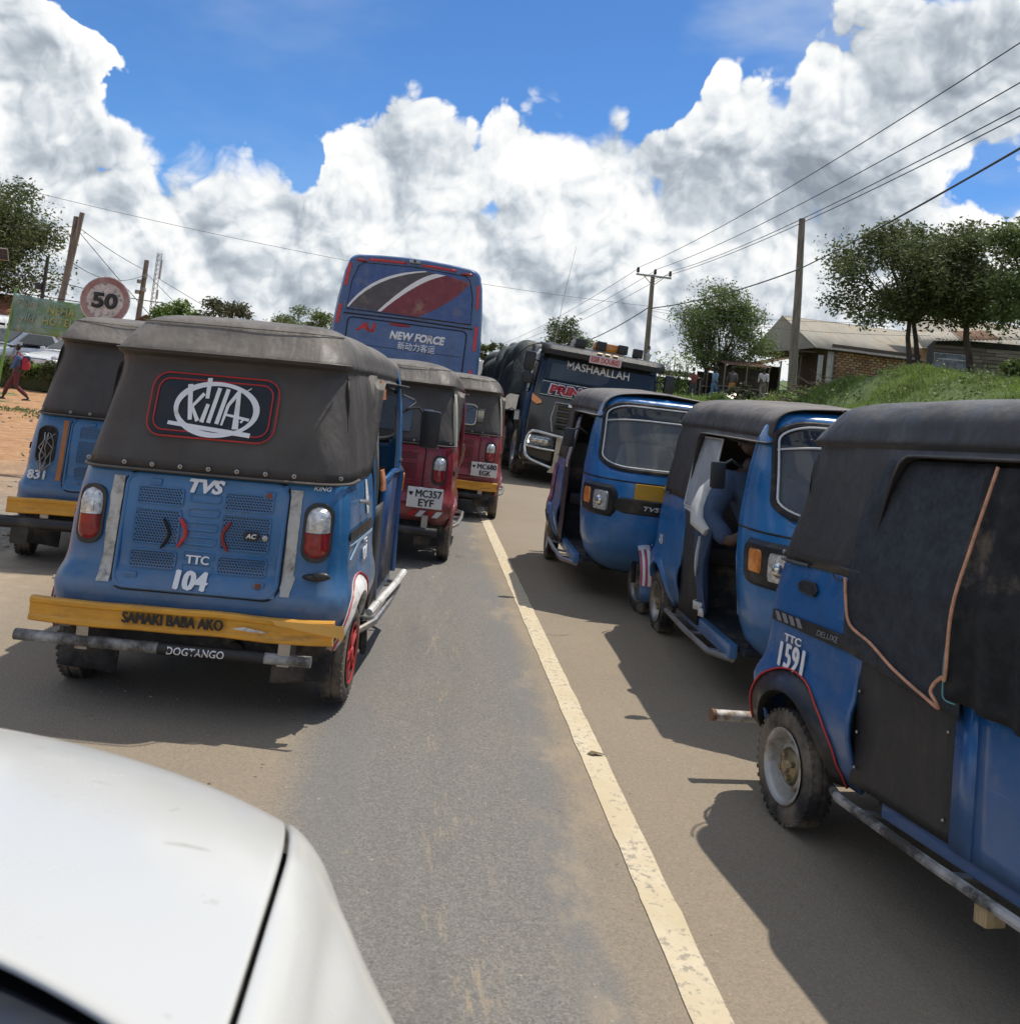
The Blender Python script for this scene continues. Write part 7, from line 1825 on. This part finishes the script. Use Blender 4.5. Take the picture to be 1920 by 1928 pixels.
def walker(label, loc, rz, s, shirt, trousers, group=None, stride=.22):
    p = root('person', label, 'person', loc, R(rz), group, s)
    S = stride
    # 1.7 m figure walking along +x; front faces +x
    limb_mesh('body', [[(0, 0, .95, .13), (.01, 0, 1.15, .115), (.03, 0, 1.36, .12), (.045, 0, 1.47, .055), (.06, 0, 1.56, .055)],
                       [(0, 0, .95, .13), (.06, -.09, .86, .085), (.14 + S * .2, -.09, .50, .058), (S * .9, -.09, .12, .042), (S * .9 + .03, -.09, .05, .035), (S * .9 + .16, -.09, .03, .028)],
                       [(0, 0, .95, .13), (-.03, .09, .86, .085), (-.02, .09, .48, .058), (-S * 1.2, .09, .15, .042), (-S * 1.25, .09, .06, .035), (-S * 1.2 + .12, .09, .03, .028)],
                       [(.03, 0, 1.36, .12), (.03, -.17, 1.37, .055), (-.06, -.22, 1.12, .042), (.03, -.23, .88, .032)],
                       [(.03, 0, 1.36, .12), (.03, .17, 1.37, .055), (.10, .22, 1.12, .042), (.20, .22, .93, .032)]], SKIN, p)
    limb_mesh('shirt', [[(0, 0, .90, .15), (.01, 0, 1.15, .14), (.03, 0, 1.37, .14), (.04, 0, 1.45, .08)], [(.03, 0, 1.37, .14), (.03, -.18, 1.37, .07), (-.06, -.22, 1.12, .056), (.01, -.23, .95, .048)], [(.03, 0, 1.37, .14), (.03, .18, 1.37, .07), (.10, .22, 1.12, .056), (.17, .22, .98, .048)]], shirt, p)
    limb_mesh('trousers', [[(0, 0, .97, .145), (0, 0, .88, .14)], [(0, 0, .88, .14), (.06, -.09, .80, .10), (.14 + S * .2, -.09, .50, .078), (S * .9, -.09, .14, .062)], [(0, 0, .88, .14), (-.03, .09, .80, .10), (-.02, .09, .48, .078), (-S * 1.15, .09, .18, .062)]], trousers, p)
    for x, y, z in ((S * .9 + .06, -.09, .045), (-S * 1.2 + .04, .09, .055)): mb = MB(); mb.sphere((x, y, z), (.14, .05, .05), 12, 8); mb.build('shoe', PLASTIC, p)
    head(p, (.08, 0, 1.66), 1.0, R(90)); hand(p, (.03, -.23, .87), (.1, 0, -1)); hand(p, (.20, .22, .92), (.3, 0, -1))
    return p
wk = walker('child in blue and maroon school clothes with a red backpack walking on the dirt', (-10.15, 24.6, gz(-10.15, 24.6) + .0), 195, .80, mat('shirt_blue', (.07, .13, .26), .8), mat('trousers_maroon', (.13, .035, .04), .85), stride=.34)
bg_ = root('backpack', 'red and navy backpack on the back of the walking child', 'backpack', (-10.15, 24.6, gz(-10.15, 24.6)), R(195), None, .80)
mb = MB(); mb.box((-.20, 0, 1.20), (.20, .32, .42), (0, .08, 0), bev=.07); pk = mb.build('bag', mat('bag_red', (.40, .03, .05), .7), bg_); mb = MB(); mb.box((-.21, 0, 1.36), (.215, .30, .16), bev=.06); mb.build('bag_top', mat('bag_navy', (.03, .04, .09), .7), pk); mb = MB(); mb.box((-.31, 0, 1.12), (.05, .22, .18), bev=.02); mb.build('pocket', mat('bag_red', (.40, .03, .05)), pk)
for q in (-1, 1): mb = MB(); mb.tube([(-.12, q * .11, 1.40), (.02, q * .12, 1.50), (.15, q * .12, 1.35), (.12, q * .12, 1.15), (-.12, q * .12, 1.05)], .018, 6); mb.build('strap', mat('bag_red', (.40, .03, .05)), bg_)
# distant people at the stalls
for i, (x, z, y, sh_, tr_, lab) in enumerate(((9.5, 2.66, 33, (.25, .06, .06), (.05, .05, .06), 'person in a red top by the shaded stall'), (10.25, 2.75, 33, (.15, .26, .36), (.10, .20, .35), 'person in light blue under the round tree'), (10.9, 2.8, 33, (.10, .08, .08), (.42, .17, .05), 'person in a bright orange skirt left of the scrap heap'), (12.04, 3.03, 33, (.50, .45, .45), (.2, .15, .12), 'person in a pale top bending behind the scrap heap'))):
    b_ = K(x, z, y, 1.35); walker(lab, (b_.x, b_.y, gz(b_.x, b_.y)), (200, 20, 90, 250)[i], .95, mat('cloth_a%d' % i, sh_, .85), mat('cloth_b%d' % i, tr_, .85), 'people at the market stalls', .12)
b_ = K(12.3, 3.5, 24, 1.25); walker('person in a white shirt half hidden behind the crest of the bank', (b_.x, b_.y, gz(b_.x, b_.y) + .1), 60, .9, mat('cloth_white2', (.62, .62, .6), .85), mat('cloth_dark2', (.05, .05, .06), .85), None, .15)
# grazing dark cow on the bank and tan goat
def beast(label, loc, rz, s, m_, cat, graze=True, horn=True):
    c = root(cat, label, cat, loc, R(rz), None, s)
    hd_ = [(.62, 0, .92, .16), (.80, 0, .80, .10), (.95, 0, .52, .075), (1.02, 0, .30, .075), (1.12, 0, .12, .045)] if graze else [(.62, 0, .92, .16), (.80, 0, 1.05, .10), (.92, 0, 1.18, .075), (1.08, 0, 1.10, .05)]
    limb_mesh('body', [[(-.62, 0, .95, .17), (-.3, 0, .90, .22), (.1, 0, .86, .23), (.42, 0, .88, .21)] + hd_] +
              [[(.42, 0, .88, .21), (.46, q * .13, .62, .085), (.44, q * .13, .35, .045), (.45, q * .13, .05, .04)] for q in (-1, 1)] +
              [[(-.62, 0, .95, .17), (-.55, q * .13, .66, .10), (-.66, q * .13, .38, .05), (-.62, q * .13, .05, .04)] for q in (-1, 1)] + [[(-.62, 0, .95, .17), (-.80, 0, .85, .025), (-.84, 0, .5, .02), (-.83, 0, .35, .03)]], m_, c)
    hx_, hz_ = (1.0, .42) if graze else (.95, 1.24)
    for q in (-1, 1):
        mb = MB(); mb.sphere((hx_ - .05, q * .10, hz_), (.03, .07, .035), 8, 6); mb.build('ear', m_, c)
        if horn: mb = MB(); mb.tube([(hx_ - .06, q * .05, hz_ + .04), (hx_ - .08, q * .12, hz_ + .12), (hx_ - .04, q * .13, hz_ + .20)], [.022, .015, .004], 6); mb.build('horn', mat('horn_grey', (.2, .18, .15), .5), c)
    return c
b_ = K(12.0, 3.0, 24, 1.12); beast('black cow grazing head-down on the crest of the grass bank', (b_.x, b_.y, gz(b_.x, b_.y) - .05), 200, .82, mat('cow_black', (.018, .018, .022), .6), 'cow')
b_ = K(15.35, 3.3, 21, 1.0); beast('tan goat lying half hidden by shrubs at the right end of the bank', (14.1, 20.6, gz(14.1, 20.6) + .02), 170, .5, mat('goat_tan', (.33, .18, .10), .8), 'goat', False)
# drivers of the oncoming three-wheelers
def driver(label, rt_, loc_local, lean, shirt, sleeve=True, arm_out=False, s=1.0):
    mw = Matrix.Translation(rt_.location) @ rt_.rotation_euler.to_matrix().to_4x4() @ Matrix.Diagonal((*rt_.scale, 1))
    p = root('person', label, 'person'); p.matrix_world = mw @ Matrix.Translation(Vector(loc_local)); x = lean
    arm = [(x * .8, .02, 1.18, .10), (x * .8 + .18, .05, 1.20, .06), (x * .8 + .31, .12, .98, .05), (x * .8 + .22, .28, .86, .04), (.22, .38, .98, .032)] if arm_out else [(x * .8, .02, 1.18, .10), (x * .8 + .18, .05, 1.18, .055), (x * .8 + .24, .18, .96, .045), (.24, .38, 1.0, .032)]
    arm2 = [(x * .8, .02, 1.18, .10), (x * .8 - .18, .05, 1.18, .055), (-.24, .18, .96, .045), (-.24, .38, 1.0, .032)]
    legs = [[(0, 0, .70, .14), (q * .10, .10, .70, .09), (q * .15, .38, .66, .07), (q * .16, .40, .36, .05), (q * .16, .52, .33, .035)] for q in (-1, 1)]
    limb_mesh('body', [[(0, 0, .70, .14), (x * .4, 0, .94, .125), (x * .8, .02, 1.18, .10), (x * .95, .03, 1.29, .05), (x, .04, 1.36, .05)], arm, arm2] + legs, SKIN, p)
    f = 1.28; sc = lambda ch, k=f: [(a, b, c, r_ * k) for a, b, c, r_ in ch]
    limb_mesh('jacket' if arm_out else 'shirt', [sc([(0, 0, .74, .14), (x * .4, 0, .94, .13), (x * .8, .02, 1.18, .11), (x * .93, .03, 1.26, .06)], 1.16), sc(arm[:-1], 1.45 if arm_out else 1.3), sc(arm2[:-1], 1.3)], shirt, p)
    limb_mesh('trousers', [sc(l[:4], 1.2) for l in legs], mat('trousers_dark', (.03, .032, .04), .85), p)
    head(p, (x * 1.06, .06, 1.45), 1.0, R(180)); hand(p, arm[-1][:3], (-.3, .4, 0)); hand(p, arm2[-1][:3], (.3, .4, 0))
    for q in (-1, 1): mb = MB(); mb.sphere((q * .16, .54, .32), (.05, .13, .045), 12, 8); mb.build('shoe', PLASTIC, p)
    return p, mw
navy = mat('jacket_navy', (.045, .075, .14), .8, var=.15); wht = mat('jacket_white', (.58, .58, .55), .8)
p10, mw10 = driver('driver in a navy and white jacket with his elbow out of the middle three-wheeler', r10, (.20, .98, .0), .20, navy, arm_out=True)
driver('driver in a pale shirt behind the windscreen of the flag-stickered three-wheeler', r9, (0, .98, 0), .0, mat('shirt_pale', (.42, .42, .40), .8))
# hanging jacket skirt and white sleeve stripe below the elbow
def jl(y, z, d): return Vector((.62 - .16 + d, y - .98, z))
rows = []
for i in range(13):
    z = 1.02 - .56 * i / 12; w = .20 + .03 * math.sin(i * .7); rows.append([Vector((.49 + .03 * math.sin(j * 1.5 + i * .3), .10 + .02 * i / 3 - .10 + w * j / 8, z - .03 * j / 8)) for j in range(9)])
mb = MB(); mb.loft(rows); jk = mb.build('jacket_tail', navy, p10, solid=.012)
q = jk.modifiers.new('sub', 'SUBSURF'); q.levels = 1; q.render_levels = 1
for (j0, j1, i0, i1) in ((2, 4, 3, 8), (1, 8, 11, 12)):
    mb = MB(); mb.loft([[rows[i][j] + Vector((.012, 0, 0)) for j in range(j0, j1 + 1)] for i in range(i0, i1 + 1)]); mb.build('jacket_stripe', wht, p10, solid=.006)
mb = MB(); mb.tube([(.41, .03, 1.20), (.475, .05, 1.12), (.52, .09, 1.03), (.535, .14, .95), (.49, .20, .90)], [.03, .045, .05, .045, .03], 10); mb.build('sleeve_stripe', wht, p10)

# small things on the tarmac
mb = MB(); c0 = Vector((.93, 4.15, .009)); mb.add([c0 + Vector(p) for p in ((-.035, 0, 0), (-.01, .022, .006), (.03, .012, .003), (.045, -.002, 0), (.01, -.012, .008), (-.015, -.016, .002))], [(0, 1, 4, 5), (1, 2, 3, 4)])
o = mb.build('fallen_leaf', mat('leaf_dry', (.13, .10, .05), .8), smooth=False, solid=.001); tag(o, 'dry brown leaf lying on the cream road line', 'leaf')
